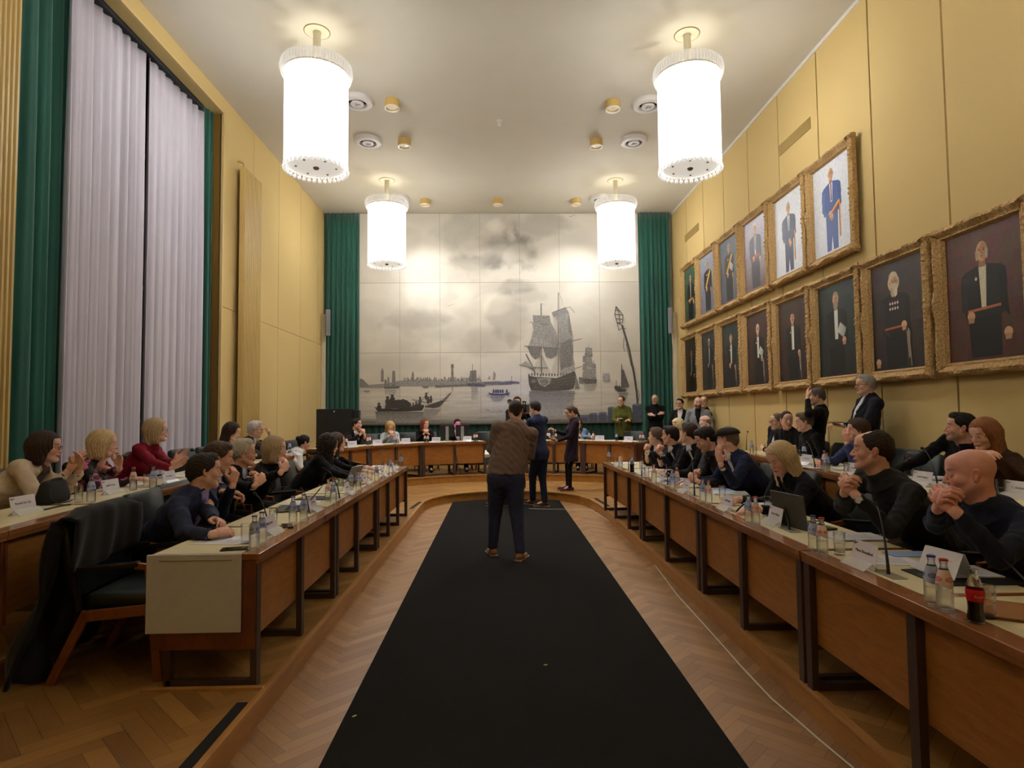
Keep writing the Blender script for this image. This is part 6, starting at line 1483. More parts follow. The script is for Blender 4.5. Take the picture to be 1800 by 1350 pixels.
# ---- standing people
person('stout man in brown sweater and jeans standing on the carpet, back turned', V3(Yp(906, 722, 6.98)), 93, (.085, 6.98), 0, look=97, pitch=-4, pose='stand', top='turtle', topc=('taupe_knit', (126, 106, 94)), hair='buzz', haircol=('dark_brown', (44, 32, 27)), skin=(188, 132, 106), w=1.30, belly=.07,
       trous=('indigo_jeans', (52, 58, 84)), shoes=('tan_suede', (150, 110, 74)), hemup=.07, hands=('two', ((.19, 7.21, 1.14), (-.8, .4, .2), (0, .8, .5), .6), ((-.03, 7.22, 1.12), (.8, .4, .2), (0, .8, .5), .6)), feet=((.24, 6.86, .45), (-.07, 7.12, -.25)), elbow=((.75, -.5, -.8), (-.75, -.5, -.8)), res=.8)
def headset(T, d): pass
person('cameraman in black behind the stout man, only his head and one leg showing', V3(Yp(909, 708, 12.0)), 262, (.27, 12.05), .15, look=268, pitch=-6, pose='stand', top='sweater', topc=('black_knit', (11, 11, 13)), hair='short', haircol=('mid_brown', (74, 52, 36)), feet=((-.02, 12.0, -.2), (.5, 12.1, .2)),
       hands=('two', (Yp(905, 730, 11.75), (0, 1, .3), (.8, 0, .6), .9), (Yp(926, 726, 11.7), (0, 1, .3), (-.8, 0, .6), .9)))
person('slim man in a navy suit standing on the carpet beside the camera', V3(Yp(940, 718, 10.82)), 128, (.72, 10.84), 0, look=140, pitch=-8, pose='stand', top='jacket', topc=('suit_navy4', (38, 46, 72)), shirt=('pale_blue', (172, 184, 214)), hair='side', haircol=('dark_brown', (44, 32, 27)), trous=('navy_trousers', (22, 26, 44)),
       shoes=('brown_leather', (70, 40, 30)), feet=((.82, 10.72, -.7), (.62, 10.93, -.2)), hands=('two', ((.55, 11.1, 1.10), (0, .9, .3), (.5, 0, .8), .7), ((.45, 10.95, 1.05), (0, .9, .3), (-.5, 0, .8), .7)), w=.98)
def papers_held(T, d):
    pass
person('young woman in a dark patterned dress and black tights reading papers on the step', V3(Yp(1003, 725, 11.7)), 186, (1.42, 11.72), .15, look=190, pitch=-22, pose='stand', g='f', top='long', topc=('dark_plum_dress', (40, 28, 44)), hair='tail', haircol=('brown_hair', (78, 54, 40)), skirt=True, feet=((1.36, 11.84, .1), (1.38, 11.62, -.1)), shoes=('burgundy', (70, 26, 30)),
       hands=('two', ((1.13, 11.84, 1.30), (-.3, .8, .4), (.3, .2, .9), .7), ((1.15, 11.60, 1.12), (.2, .8, .2), (-.5, .2, -.6), .6)), w=.98)
person('woman with glasses in an olive green coat holding a microphone before the mural', V3(Yp(1092, 705, 14.5)), 258, (3.04, 14.53), .30, look=235, pitch=-2, pose='stand', g='f', top='coat', topc=('olive_fleece', (84, 86, 34)), hair='bun', haircol=('mid_brown', (74, 52, 36)), glasses=('thin', (90, 70, 60)), w=1.12, shirt=('olive_fleece', (84, 86, 34)), feet=((2.93, 14.55, 0), (3.15, 14.55, 0)),
       hands=('two', (Yp(1088, 742, 14.2), (.3, .6, .4), (.5, .6, .5), .9), (Yp(1100, 741, 14.2), (-.4, .5, .3), (-.5, .6, .5), .9)))
person('bald man with glasses in black, arms crossed, in front of the right back curtain', V3(Yp(1151, 702, 15.2)), 262, (4.02, 15.25), .30, look=240, pitch=-4, pose='stand', top='shirt', topc=('black_shirt', (17, 17, 19)), hair=None, haircol=('dark_brown', (44, 32, 27)), glasses=('black', (14, 12, 12)), stub=.3, w=1.15, hands='crossed', vneck=0)
person('smiling man with glasses in a black jacket and white shirt near the right corner', V3(Yp(1195, 710, 14.4)), 240, (4.42, 14.45), .30, look=228, pitch=0, pose='stand', top='jacket', topc=('suit_black', (22, 22, 25)), shirt=('white_blouse', (222, 218, 216)), hair='short', haircol=('dark_brown', (44, 32, 27)), glasses=('black', (14, 12, 12)), smile=1, w=.98)
person('bald bearded man in a light grey blazer over a black shirt by the right wall', V3(Yp(1227, 708, 12.95)), 250, (4.36, 13.0), .30, look=256, pitch=-6, pose='stand', top='jacket', topc=('light_grey_blazer', (136, 138, 144)), shirt=('black_tee', (16, 16, 18)), collar=('black_tee', (16, 16, 18)), hair=None, haircol=('beard_brown', (60, 40, 30)), stub=.85, w=1.08, vneck=.12)
person('man in black almost hidden behind the man in the grey blazer', V3(Yp(1237, 706, 13.2)), 195, (4.56, 13.5), .30, look=235, pitch=0, pose='stand', top='sweater', topc=('black_knit', (11, 11, 13)), hair='fringe', haircol=('grey_brown', (110, 92, 80)), glasses=('thin', (90, 70, 60)), hands='crossed')
person('man in black standing at the wall with one hand on his forehead', V3(Yp(1435, 697, 8.15)), 150, (4.30, 8.18), .30, look=150, pitch=-2, pose='stand', top='sweater', topc=('black_knit', (11, 11, 13)), hair='buzz', haircol=('greying', (96, 84, 76)), stub=.3, w=1.04,
       hands=('two', None, (Yp(1420, 702, 7.96), (.5, .1, .9), (-.5, .9, .1), .5)), elbow=((.5, -.2, -1), (-.9, .4, -.2)))
person('grey-haired man with glasses in a dark suit standing at the wall holding a phone', V3(Yp(1521, 677, 7.22)), 172, (4.42, 7.24), .30, look=168, pitch=0, pose='stand', top='jacket', topc=('suit_navy3', (26, 27, 38)), shirt=WHT, hair='short', haircol=('grey_silver', (166, 162, 156)), glasses=('thin', (90, 70, 60)), w=1.20, belly=.04,
       hands=('two', None, (Yp(1482, 748, 7.1), (.1, .9, .1), (-.3, .2, .9), .8)), elbow=((.5, -.2, -1), (-.3, -.4, -1)))

# ================================================================ things on and around the desks
ZI, ZO = .887, 1.037
glassm = mat('clear_glass', (.97, .985, .98), .02, trans=1.0, ior=1.25, spec=.7, alpha=.55)
waterm = mat('water_tint', (.95, .96, .90), .03, trans=1.0, ior=1.12, alpha=.45)
colam = mat('cola', lin((22, 6, 5)), .08, spec=.6)
lab_b = mat('label_pale_blue', lin((176, 190, 226)), .6); lab_r = mat('label_pale_pink', lin((232, 206, 200)), .6); lab_w = mat('label_white', lin((226, 224, 220)), .6)
blue_i = mat('ink_blue', lin((40, 66, 160)), .5); red_i = mat('ink_red', lin((206, 44, 40)), .5); black_i = mat('ink_black', lin((26, 26, 30)), .6)
cap_b = mat('cap_blue', lin((36, 50, 150)), .35, metal=.3); cap_r = mat('cap_red', lin((190, 30, 30)), .35, metal=.3); silver = mat('cap_silver', (.6, .6, .6), .3, metal=.8)
def bottle_proto(kind):
    t = thing('water_bottle', 'x', 'bottle'); 
    MB().lathe([(.0001, .004), (.022, .0), (.0275, .004), (.029, .012), (.029, .098), (.0265, .118), (.0165, .155), (.0128, .168), (.0125, .178), (.0142, .180), (.0142, .188), (.0120, .190), (.0105, .188), (.0105, .165), (.024, .116), (.0265, .098), (.0265, .012), (.0001, .010)], (0, 0, 0), 20).build('glass', glassm, t, smooth=True)
    lm, im, cm = {'blue': (lab_b, blue_i, cap_b), 'red': (lab_r, red_i, cap_r)}[kind]
    n = 20; vs = []
    for j, (r, z) in enumerate(((.0290, .094), (.0272, .1185), (.0172, .156))):
        for k in range(n):
            a = 2*PI*k/n; dz = -.016*abs(((k/ n*2) % 1)-.5)*2 if j == 0 else 0; vs.append(((r+.0004)*math.cos(a), (r+.0004)*math.sin(a), z+dz+.010*(j == 0)))
    mb = MB(); mb.add(vs, [(j*n+k, j*n+(k+1) % n, (j+1)*n+(k+1) % n, (j+1)*n+k) for j in range(2) for k in range(n)]); lb = mb.build('label', lm, t, smooth=True)
    mb = MB()
    for a0 in (0, PI/2, PI, 1.5*PI):                                       # oval emblem with a wavy word line, on each side of the neck label
        def pt(u, v): r = .0262-(v)*.29+.0012; a = a0+u/.0262; return (r*math.cos(a), r*math.sin(a), .1215+v)
        N = 18; ov = [pt(.0155*math.cos(2*PI*k/N), .0085*math.sin(2*PI*k/N)) for k in range(N)]; iv = [pt(.0125*math.cos(2*PI*k/N), .0060*math.sin(2*PI*k/N)) for k in range(N)]
        mb.add(ov+iv, [(k, (k+1) % N, N+(k+1) % N, N+k) for k in range(N)])
        for q in range(7): u = -.0095+.0029*q; mb.add([pt(u, -.0026), pt(u+.0018, -.0026), pt(u+.0018, .0026-.001*(q % 2)), pt(u, .0026-.001*(q % 2))], [(0, 1, 2, 3)])
    mb.build('emblem', im, lb)
    mb = MB(); 
    mb.lathe([(.0001, .0), (.0155, .0), (.016, .0035), (.0145, .007), (.0001, .0075)], (0, 0, .1885), 21); mb.build('cap', cm, t, smooth=30)
    MB().lathe([(.0001, 0), (.0262, 0), (.0262, .060), (.0001, .060)], (0, 0, .011), 16).build('water', waterm, t, smooth=True)
    return t
def glass_proto():
    t = thing('drinking_glass', 'x', 'glass')
    MB().lathe([(.0001, .0), (.026, .0), (.0295, .118), (.0283, .119), (.0250, .014), (.0001, .012)], (0, 0, 0), 22).build('tumbler', glassm, t, smooth=True)
    MB().lathe([(.0001, 0), (.0244, 0), (.0262, .045), (.0001, .045)], (0, 0, .0135), 16).build('water', waterm, t, smooth=True)
    return t
cola_lab = mat('cola_label', lin((196, 20, 30)), .5)
def cola_proto():
    t = thing('cola_bottle', 'x', 'bottle')
    prof = [(.0001, .005), (.025, .0), (.028, .006), (.0275, .020), (.0235, .048), (.0250, .075), (.0285, .098), (.0285, .112), (.0245, .132), (.0165, .160), (.0130, .172), (.0142, .180), (.0155, .184), (.0142, .190), (.0001, .190)]
    MB().lathe(prof, (0, 0, 0), 24).build('glass', glassm, t, smooth=True)
    MB().lathe([(.0001, .008), (.024, .008), (.0248, .020), (.0210, .048), (.0224, .075), (.0262, .098), (.0262, .108), (.0001, .108)], (0, 0, 0), 24).build('cola', colam, t, smooth=True)
    l = MB().lathe([(.0255, .078), (.0290, .098), (.0290, .112), (.0272, .121)], (0, 0, 0), 24); l.f = l.f[:-2]; l.mi = l.mi[:-2]; l.c = l.c[:-2]; lo_ = l.build('label', cola_lab, t, smooth=True)
    mb = MB()
    def pt(a0, u, v): r = .0300; a = a0+u/r; return (r*math.cos(a), r*math.sin(a), .098+v)
    mb.add([pt(-1.75, -.004, -.014), pt(-1.75, .006, -.014), pt(-1.75, .006, .016), pt(-1.75, -.004, .016)], [(0, 1, 2, 3)]); mb.build('bar_code_patch', lab_w, lo_)
    for a0 in (-2.6, -.9, .8):
        o = text_mesh('Coca-Cola', .0125, 'lettering', lab_w, lo_, Matrix.Identity(4), .0)
        for v in o.data.vertices: v.co = Vector(pt(a0, v.co.x, v.co.y))
    return t
BP = {'blue': bottle_proto('blue'), 'red': bottle_proto('red')}; GP = glass_proto(); CP = cola_proto()
used = set(); REG = []
def place(proto, p, rz=0):
    c = proto if proto.name not in used else copy_tree(proto); used.add(proto.name)
    c.location = p; c.rotation_euler = (0, 0, rz); return c
# whom each thing stands in front of
FOLK = [(o, o.get('short')) for o in []]
def side_of(p): return p
pend = {}
def reg(o, kind, p, fmt, group, cat=None):
    pend.setdefault(kind, []).append((o, p, fmt, group))
    if cat: o['category'] = cat
def rowz(px, py, z):
    p = Zp(px, py, z); x, y = float(p[0]), float(p[1])
    if z == ZI and x < 0: x = min(max(x, -1.92), -1.385); y = min(y, 9.02)
    if z == ZI and x > 0: x = min(max(x, 1.71), 2.24); y = min(y, 9.28)
    return (x, y, z)
DATA = {
 'LI': (ZI, dict(
   b=[(447, 966), (460, 957), (515, 921), (534, 916), (586, 885), (617, 861), (630, 861), (662, 845), (687, 833), (705, 822)], r=[(577, 881)],
   g=[(432, 955), (480, 925), (599, 862), (650, 844), (678, 829), (697, 824)],
   c=[(481, 938, 'Jelle Dauwe'), (555, 898, 'Luc Dewulf'), (615, 869, 'N. Laurent'), (645, 851, 'S. Vanhee'), (676, 838, 'Charlotte V.'), (703, 830, 'A. Dufour')],
   m=[(473, 937, 451, 871), (544, 900, 531, 861), (597, 876, 573, 826), (622, 834, 605, 806), (656, 818, 646, 799), (681, 816, 671, 789), (695, 814, 682, 789)])),
 'RI': (ZI, dict(
   b=[(1065, 813), (1111, 830), (1182, 860), (1236, 883), (1317, 921), (1431, 969), (1639, 1064)], r=[(1085, 822), (1190, 855), (1246, 886), (1329, 924), (1446, 974), (1662, 1073), (1145, 848)],
   g=[(1076, 818), (1128, 826), (1137, 839), (1208, 862), (1270, 878), (1350, 900), (1476, 975), (1736, 1086)],
   c=[(1076, 820, 'M. Claeys'), (1127, 833, 'W. De Meyer'), (1160, 847, 'B. Lagast'), (1202, 866, 'K. Plovie'), (1274, 896, 'Ivan Nolmans'), (1357, 922, 'Steven Neyrn'), (1511, 996, 'Manu Beuselinck')],
   m=[(1104, 828, 1106, 788), (1128, 838, 1129, 800), (1174, 853, 1171, 818), (1221, 872, 1217, 814), (1295, 900, 1361, 872), (1388, 932, 1364, 868), (1562, 1010, 1541, 890), (1845, 1085, 1733, 990)])),
 'LO': (ZO, dict(
   b=[(160, 884), (269, 860), (509, 796)], r=[(234, 862)], g=[(138, 882), (258, 857), (527, 795)],
   c=[(47, 903, 'Patrick De Vyt'), (200, 868, 'Judith Ooms'), (302, 850, 'N. Lefevre'), (430, 822, 'D. Maes'), (523, 800, 'B. Plasschaert')],
   m=[(190, 862, 139, 808), (385, 826, 341, 792), (478, 806, 461, 776)])),
 'RO': (ZO, dict(
   b=[(1322, 799), (1414, 806), (1454, 830)], r=[(1450, 824), (1597, 838)], g=[(1327, 801), (1403, 807), (1489, 834), (1610, 843), (1760, 872)],
   c=[(1414, 817, 'F. De Clerck'), (1498, 836, 'Wouter D.'), (1617, 854, 'Leslie Lahaye'), (1785, 876, 'C. Verlinde')],
   m=[(1312, 791, 1314, 760), (1433, 823, 1418, 777), (1649, 858, 1623, 790), (1812, 868, 1785, 808)])),
 'HT': (ZO, dict(
   b=[(1036, 773), (1084, 776)], r=[(609, 785), (646, 783), (650, 782), (694, 781), (699, 780), (747, 779), (752, 779), (834, 776), (838, 776), (963, 773), (966, 773), (977, 774), (1043, 774), (1126, 778), (1131, 778)],
   g=[(601, 787), (604, 786), (1048, 774), (1121, 778)],
   c=[(620, 786, 'H. Maertens'), (664, 783, 'J. Verbeke'), (714, 780, 'E. Lievens'), (766, 778, 'Burgemeester'), (821, 776, 'Secretaris'), (1054, 775, 'B. Torney'), (1104, 777, 'K. Gillis')],
   m=[(655, 781, 646, 757)]))}
cardm = mat('name_card', lin((226, 222, 232)), .5); acryl = mat('acrylic', (.90, .90, .88), .08, ior=1.3, alpha=.35)
def card(p, d, txt, near):
    """d: unit vector from the sitter's side towards the aisle (the reader)"""
    t = thing('name_card', 'x', 'name card'); t.location = p; t.rotation_euler = (0, 0, math.atan2(d[1], d[0])+PI/2)
    # local: reader looks along +y, x is left to right
    mb = MB(); mb.obox((0, .012, .062), (.098, 0, 0), (0, .0007, 0), (0, -.0, .060)); mb.xf(Matrix.Rotation(-.20, 4, 'X')); mb.build('card', cardm, t)
    mb = MB(); mb.add([(-.10, -.042, .001), (.10, -.042, .001), (.10, .002, .036), (-.10, .002, .036), (-.10, .040, .001), (.10, .040, .001)], [(0, 1, 2, 3), (3, 2, 5, 4)]); o = mb.build('holder', acryl, t); s = o.modifiers.new('t', 'SOLIDIFY'); s.thickness = .0016
    MM = Matrix.Rotation(-.20, 4, 'X') @ Matrix.Translation((0, .0108, .074)) @ Matrix.Rotation(PI/2, 4, 'X')
    sz = min(.021, .17/max(6, len(txt))/.52)
    if near: text_mesh(txt, sz, 'lettering', black_i, t, MM)
    e = MB(); e.obox((-.078, .0105, .108), (.006, 0, 0), (0, .0004, 0), (0, 0, .0016)); e.obox((-.066, .0105, .108), (.004, 0, 0), (0, .0004, 0), (0, 0, .0022))
    for k in range(9): a = 2.0+k*.5; e.obox((-.083+.007*math.cos(a), .0105, .108+.006*math.sin(a)), (.0016, 0, 0), (0, .0004, 0), (0, 0, .0014))
    e.xf(Matrix.Rotation(-.20, 4, 'X')); e.build('town_emblem', black_i, t)
    return t
micm = mat('mic_black', (.012, .012, .013), .5); micg = mat('mic_plate', lin((150, 146, 132)), .45, metal=.3)
def mic(p, hp, d):
    t = thing('desk_microphone', 'x', 'microphone', p); ln = Vector(hp)-Vector(p)
    mb = MB(); yy = Vector((-d[1], d[0], 0)); mb.obox((0, 0, .0012), Vector((d[0], d[1], 0))*.035, yy*.085, (0, 0, .0012)); mb.build('base_plate', micg, t)
    pts = []
    side = Vector((ln.x, ln.y, 0)); 
    for k in range(11):
        f = k/10; z = ln.z*(1-(1-f)**1.7) if side.length > .12 else ln.z*f
        pts.append(Vector((ln.x*f**1.3, ln.y*f**1.3, z)))
    rs = [.0085, .0072, .006, .005, .0042, .0036, .003, .003, .003, .003, .0035]
    MB().tube([tuple(q) for q in pts], .004, 8, rs=rs).build('gooseneck', micm, t, smooth=True)
    dr = (pts[-1]-pts[-3]).normalized(); a = pts[-1]
    MB().tube([a-dr*.004, a+dr*.008, a+dr*.022, a+dr*.038, a+dr*.046], .012, 12, rs=[.005, .009, .0135, .0125, .005]).build('windscreen', mat('foam', (.01, .01, .01), .95, bump=.6, bscale=900), t, smooth=True)
    return t
AIM = {'LI': (1, 0), 'RI': (-1, 0), 'LO': (1, -.05), 'RO': (-1, -.1), 'HT': (0, -1)}
for key, (z, D) in DATA.items():
    d = Vector(AIM[key]).normalized(); rr = random.Random(len(key)*7+ord(key[0]))
    for (x, y) in D['b']: p = rowz(x, y, z); reg(place(BP['blue'], p, rr.uniform(0, 6)), 'bb', p, 'blue-labelled water bottle', 'small glass water bottles')
    for (x, y) in D['r']: p = rowz(x, y, z); reg(place(BP['red'], p, rr.uniform(0, 6)), 'br', p, 'red-labelled water bottle', 'small glass water bottles')
    for (x, y) in D['g']: p = rowz(x, y, z); reg(place(GP, p), 'gl', p, 'straight drinking glass', 'drinking glasses')
    for (x, y, s) in D['c']:
        p = rowz(x, y, z); dd = d
        if key == 'HT': dd = Vector((.62, -.78)) if x < 640 else (Vector((.45, -.9)) if x < 730 else (Vector((-.2, -1)) if x < 1080 else Vector((-.5, -.8)))); dd.normalize()
        reg(card(p, dd, s, True), 'cd', p, 'white name card', 'name cards')
    for (x, y, hx, hy) in D['m']:
        p = rowz(x, y, z)
        if key == 'HT': hp = Yp(hx, hy, p[1]+.1)
        else:
            off = {'LI': -.13, 'LO': -.15, 'RI': .10, 'RO': .12}[key]
            if (x, y) == (1295, 900): off = .22
            if x == 1845: off = .16
            hp = Xp(hx, hy, p[0]+off)
            if hp[2] < z+.12: hp[2] = z+.15
        reg(mic(p, V3(hp), d), 'mc', p, 'gooseneck microphone', 'gooseneck microphones')
p = rowz(1716, 1094, ZI); reg(place(CP, p, 1.2), 'ck', p, 'open cola bottle with red label, nearest on the right desk', None)
p = rowz(1102, 831, ZI); _c = place(CP, p, .3)
for q in [c for c in _c.children if c.name.startswith('label')]:
    for r_ in list(q.children): bpy.data.objects.remove(r_)
    bpy.data.objects.remove(q)
reg((_c), 'ck', p, 'dark cola bottle near the far end of the right inner desk', None)
# labels: each thing is named after the person it stands before, then by order from the camera
PEOPLE = [(o, o.location.copy()) for o in bpy.data.objects if o.type == 'EMPTY' and o.name.split('.')[0] == 'person']
SH_ = {}
for o in bpy.data.objects:
    if o.name.split('.')[0] == 'council_chair' and o.get('label', '').startswith('green leather council chair under the '): SH_[o.name] = (o.location.copy(), o['label'].replace('green leather council chair under the ', ''))
NUM = {1: [''], 2: ['nearer one ', 'farther one '], 3: ['nearest one ', 'middle one ', 'farthest one ']}
for kind, L in pend.items():
    by = {}
    for o, p, fmt, grp in L:
        if kind == 'ck': o['label'] = fmt; o['category'] = 'bottle'; continue
        def row_(q, hi): return 'HT' if q[1] > 12.2 and q[0] < 3.5 or (q[1] > 10.8 and hi) else ({(0, 0): 'LI', (0, 1): 'RI', (1, 0): 'LO', (1, 1): 'RO'}[int(hi), int(q[0] > 0)])
        rk = row_(p, p[2] > 1.0)
        cand = [(abs((Vector(p)-q).length), s) for q, s in SH_.values() if row_(q, q[2] > .2) == rk]
        by.setdefault(min(cand)[1], []).append((o, p, fmt, grp))
    for s, items in by.items():
        items.sort(key=lambda i: math.hypot(i[1][0], i[1][1])); n = len(items)
        for k, (o, p, fmt, grp) in enumerate(items):
            od = '' if n == 1 else (NUM[n][k] if n in NUM else ('nearest one ', 'second one ', 'third one ', 'farthest one ', 'last one ', 'very last one ')[k])
            o['label'] = (fmt+(', '+od if od else ' ')+('before the '+s if s[0] != 'x' else s)).replace('  ', ' '); o['group'] = grp

# ---- papers and folders
paperm = mat('paper', lin((226, 226, 234)), .7); paperb = mat('paper_blue', lin((150, 176, 226)), .7); folder_k = mat('folder_black', (.012, .012, .015), .4); folder_b = mat('folder_brown', lin((150, 102, 58)), .5); printi = mat('print_grey', lin((150, 150, 160)), .7); bluef = mat('folder_blue', lin((56, 96, 190)), .4)
def paper(px, py, z, rz, lb, m=None, w_=.21, l_=.297, n=1, mt=.0022, name='paper_sheet', dz=0, kind='sheet of paper'):
    p = rowz(px, py, z); t = thing(name, lb, kind, (p[0], p[1], z+dz+.0004), rz, 'papers on the desks')
    rr = random.Random(int(px*7+py)); mb = MB()
    for k in range(n): a = rr.uniform(-.08, .08); mb.obox((rr.uniform(-.004, .004)*k, rr.uniform(-.004, .004)*k, mt*(k+.5)), (w_/2*math.cos(a), w_/2*math.sin(a), 0), (-l_/2*math.sin(a), l_/2*math.cos(a), 0), (0, 0, mt*.45))
    mb.build('sheets', m or paperm, t)
    if m is None:
        tx = MB()
        for k in range(12):
            L = rr.uniform(.5, .95)*w_*.78; y = l_*.40-k*l_*.062; tx.box(-w_*.39, -w_*.39+L, y-.0018, y+.0018, n*mt, n*mt+.0003)
        tx.build('printed_lines', printi, t)
    return t
paper(400, 950, ZI, 1.45, 'white printed sheet under the forearms of the man in the navy blazer', w_=.24, l_=.34)
paper(352, 962, ZI, 1.5, 'dark folder lying under the white sheet at the nearest left seat', folder_k, .26, .36, 1, .002, 'folder', 0, 'folder') if False else None
paper(530, 885, ZI, 1.6, 'white papers beside the laptop of the man with the yellow tie', n=3)
paper(556, 876, ZI, 1.5, 'dark folder on the left inner desk before the blonde woman in black', folder_k, .23, .32, 2, .004, 'folder', 0, 'folder')
paper(640, 828, ZI, 1.4, 'papers under the hands of the woman in the white blouse', n=4)
paper(672, 820, ZI, 1.6, 'stack of papers near the far end of the left inner desk', n=5)
paper(690, 815, ZI, 1.5, 'last sheets at the far end of the left inner desk', n=2)
paper(90, 878, ZO, 1.6, 'papers beside the black handbag', n=2); paper(215, 853, ZO, 1.5, 'papers before the woman in the pink and black blouse', n=3); paper(308, 838, ZO, 1.7, 'open papers before the woman in the dark red sweater', n=4)
paper(495, 812, ZO, 1.5, 'papers before the white-haired man in brown tweed', n=3)
paper(1100, 815, ZI, 1.5, 'papers before the last man of the right inner row', n=4); paper(1150, 828, ZI, 1.5, 'white papers before the man with raised clasped hands', n=5)
paper(1195, 846, ZI, 1.6, 'blue folder before the man with the red and white tie', bluef, .23, .32, 2, .006, 'folder', 0, 'folder')
paper(1283, 868, ZI, 1.3, 'fanned magazines before the man in the flat cap', n=6); paper(1262, 862, ZI, 1.5, 'blue and white brochure left of the man in the flat cap', paperb, .21, .29, 1, .002)
paper(1350, 893, ZI, 1.55, 'thick stack of papers the blonde woman is reading', n=8, mt=.0035)
paper(1500, 945, ZI, 1.5, 'magazines before the man with the silver watch', n=5); paper(1535, 942, ZI, 1.2, 'dark printed leaflet beside the magazines on the right desk', mat('leaflet_dark', lin((92, 74, 80)), .5), .15, .21, 1, .002)
paper(1560, 985, ZI, 1.35, 'white folded letter with a blue wave right of the gooseneck microphone', n=1, w_=.20, l_=.26); 
paper(1600, 975, ZI, 1.5, 'pale blue envelope between the two nearest men on the right', paperb, .12, .24, 1, .002, dz=.003)
paper(1690, 1015, ZI, 1.5, 'black folder under white papers before the nearest bald man', folder_k, .27, .38, 1, .006, 'folder', 0, 'folder')
paper(1680, 1008, ZI, 1.52, 'white papers on the black folder before the nearest bald man', n=3, dz=.0068)
paper(1812, 1082, ZI, 1.0, 'brown leather folder at the right picture edge', folder_b, .24, .33, 2, .006, 'folder', 0, 'folder')
paper(1440, 822, ZO, 1.5, 'papers before the man in the black shirt', n=3); paper(1495, 825, ZO, 1.55, 'papers under the arm of the man in the blue sweater', n=4); paper(1640, 842, ZO, 1.5, 'stack of papers before the bearded man in black', n=6); paper(1665, 850, ZO, 1.5, 'open booklet right of the stack on the right outer desk', n=3)
paper(700, 777, ZO, 0, 'papers before the blonde woman at the head table', n=2); paper(1075, 774, ZO, 0, 'papers on the right part of the head table', n=2); paper(1010, 774, ZO, 0, 'papers before the person in the denim shirt', n=2)
# tent card of folded paper
p = rowz(1662, 1010, ZI+.010); t = thing('paper_tent', 'folded white paper tent with handwriting before the nearest bald man', 'paper sign', p, -PI/2+.15)
mb = MB(); mb.obox((0, -.03, .058), (.10, 0, 0), (0, .0006, 0), (0, .026, .056)); mb.obox((0, .03, .058), (.10, 0, 0), (0, .0006, 0), (0, -.026, .056)); mb.build('sheet', paperm, t)
text_mesh('Gaëtan', .03, 'lettering', black_i, t, Matrix.Translation((.04, -.0405, .028)) @ Matrix.Rotation(PI/2-.43, 4, 'X')); text_mesh('........', .02, 'lettering', red_i, t, Matrix.Translation((.045, -.022, .078)) @ Matrix.Rotation(PI/2-.43, 4, 'X'))
# phones
def phone(p, rz, lb, m=None):
    t = thing('mobile_phone', lb, 'phone', p, rz); MB().box(-.036, .036, -.075, .075, .0005, .0085).build('body', m or black, t, bevel=.003); MB().box(-.033, .033, -.07, .07, .0086, .009).build('screen', mat('screen_off', (.02, .02, .022), .08), t)
phone(rowz(413, 966, ZI), -1.35, 'dark mobile phone lying at the near corner of the left desk'); phone(rowz(505, 925, ZI), .4, 'black phone beside the second pair of bottles on the left')
phone(V3(Yp(1471, 743, 7.08)), .3, 'small phone held by the grey-haired standing man')
# laptops
def laptop(p, rz, ang, lb, m, w_=.32):
    t = thing('laptop', lb, 'laptop', p, rz); MB().box(-w_/2, w_/2, -.11, .11, .001, .014).build('base', m, t, bevel=.004); MB().box(-w_/2+.02, w_/2-.02, -.03, .09, .0142, .015).build('keyboard', dblack, t)
    mb = MB().box(-w_/2, w_/2, -.004, .003, 0, .215); mb.xf(Matrix.Translation((0, .108, .012)) @ Matrix.Rotation(-ang, 4, 'X')); s = mb.build('lid', m, t, bevel=.003)
    mb = MB().box(-w_/2+.012, w_/2-.012, -.0052, -.004, .012, .205); mb.xf(Matrix.Translation((0, .108, .012)) @ Matrix.Rotation(-ang, 4, 'X')); mb.build('screen', mat('screen_off', (.02, .02, .022), .08), s)
lapg = mat('laptop_grey', lin((86, 86, 80)), .4, metal=.3); laps = mat('laptop_silver', lin((150, 146, 136)), .35, metal=.5)
laptop(rowz(1415, 925, ZI), PI/2+.18, .12, 'open dark grey laptop seen from behind before the blonde woman', lapg, .34)
laptop(rowz(600, 852, ZI), -PI/2-.25, .45, 'silver tablet laptop before the woman with curly dark hair', laps, .28)
laptop(rowz(510, 896, ZI), -PI/2+.2, .7, 'dark laptop with raised lid before the man with his chin on his fist', lapg, .30)
laptop(rowz(1270, 868, ZI), PI/2, 1.45, 'flat black tablet case before the man in the flat cap', black, .26) if False else None
# monitors on the head table
for px, lb in ((786, 'left black monitor seen from behind on the head table'), (813, 'right black monitor seen from behind on the head table')):
    p = Yp(px, 777, 13.95); t = thing('computer_monitor', lb, 'monitor', (float(p[0]), 13.95+(.03 if px > 800 else 0), ZO-.004), .12 if px < 800 else -.1, 'monitors')
    MB().box(-.16, .16, -.012, .018, .10, .37).build('screen_housing', black, t, bevel=.006); MB().box(-.15, .15, .0185, .020, .115, .36).build('screen', mat('screen_glow', (.1, .06, .08), .3, emit=(.9, .45, .6), estr=1.6), t)
    MB().box(-.035, .035, -.03, -.012, .004, .34).box(-.09, .09, -.08, .08, .002, .014).build('stand', mat('silver_plastic', lin((150, 150, 156)), .4, metal=.4), t)
tag(MB().tube([(-.98, 13.92, 1.045), (-1.0, 13.72, 1.046), (-1.01, 13.40, 1.03), (-.97, 13.385, .9), (-.93, 13.385, .72), (-.86, 13.40, .45), (-.84, 13.6, .31)], .006, 6).build('monitor_cable', black, smooth=True), 'black cable hanging down the front of the head table', 'cable')
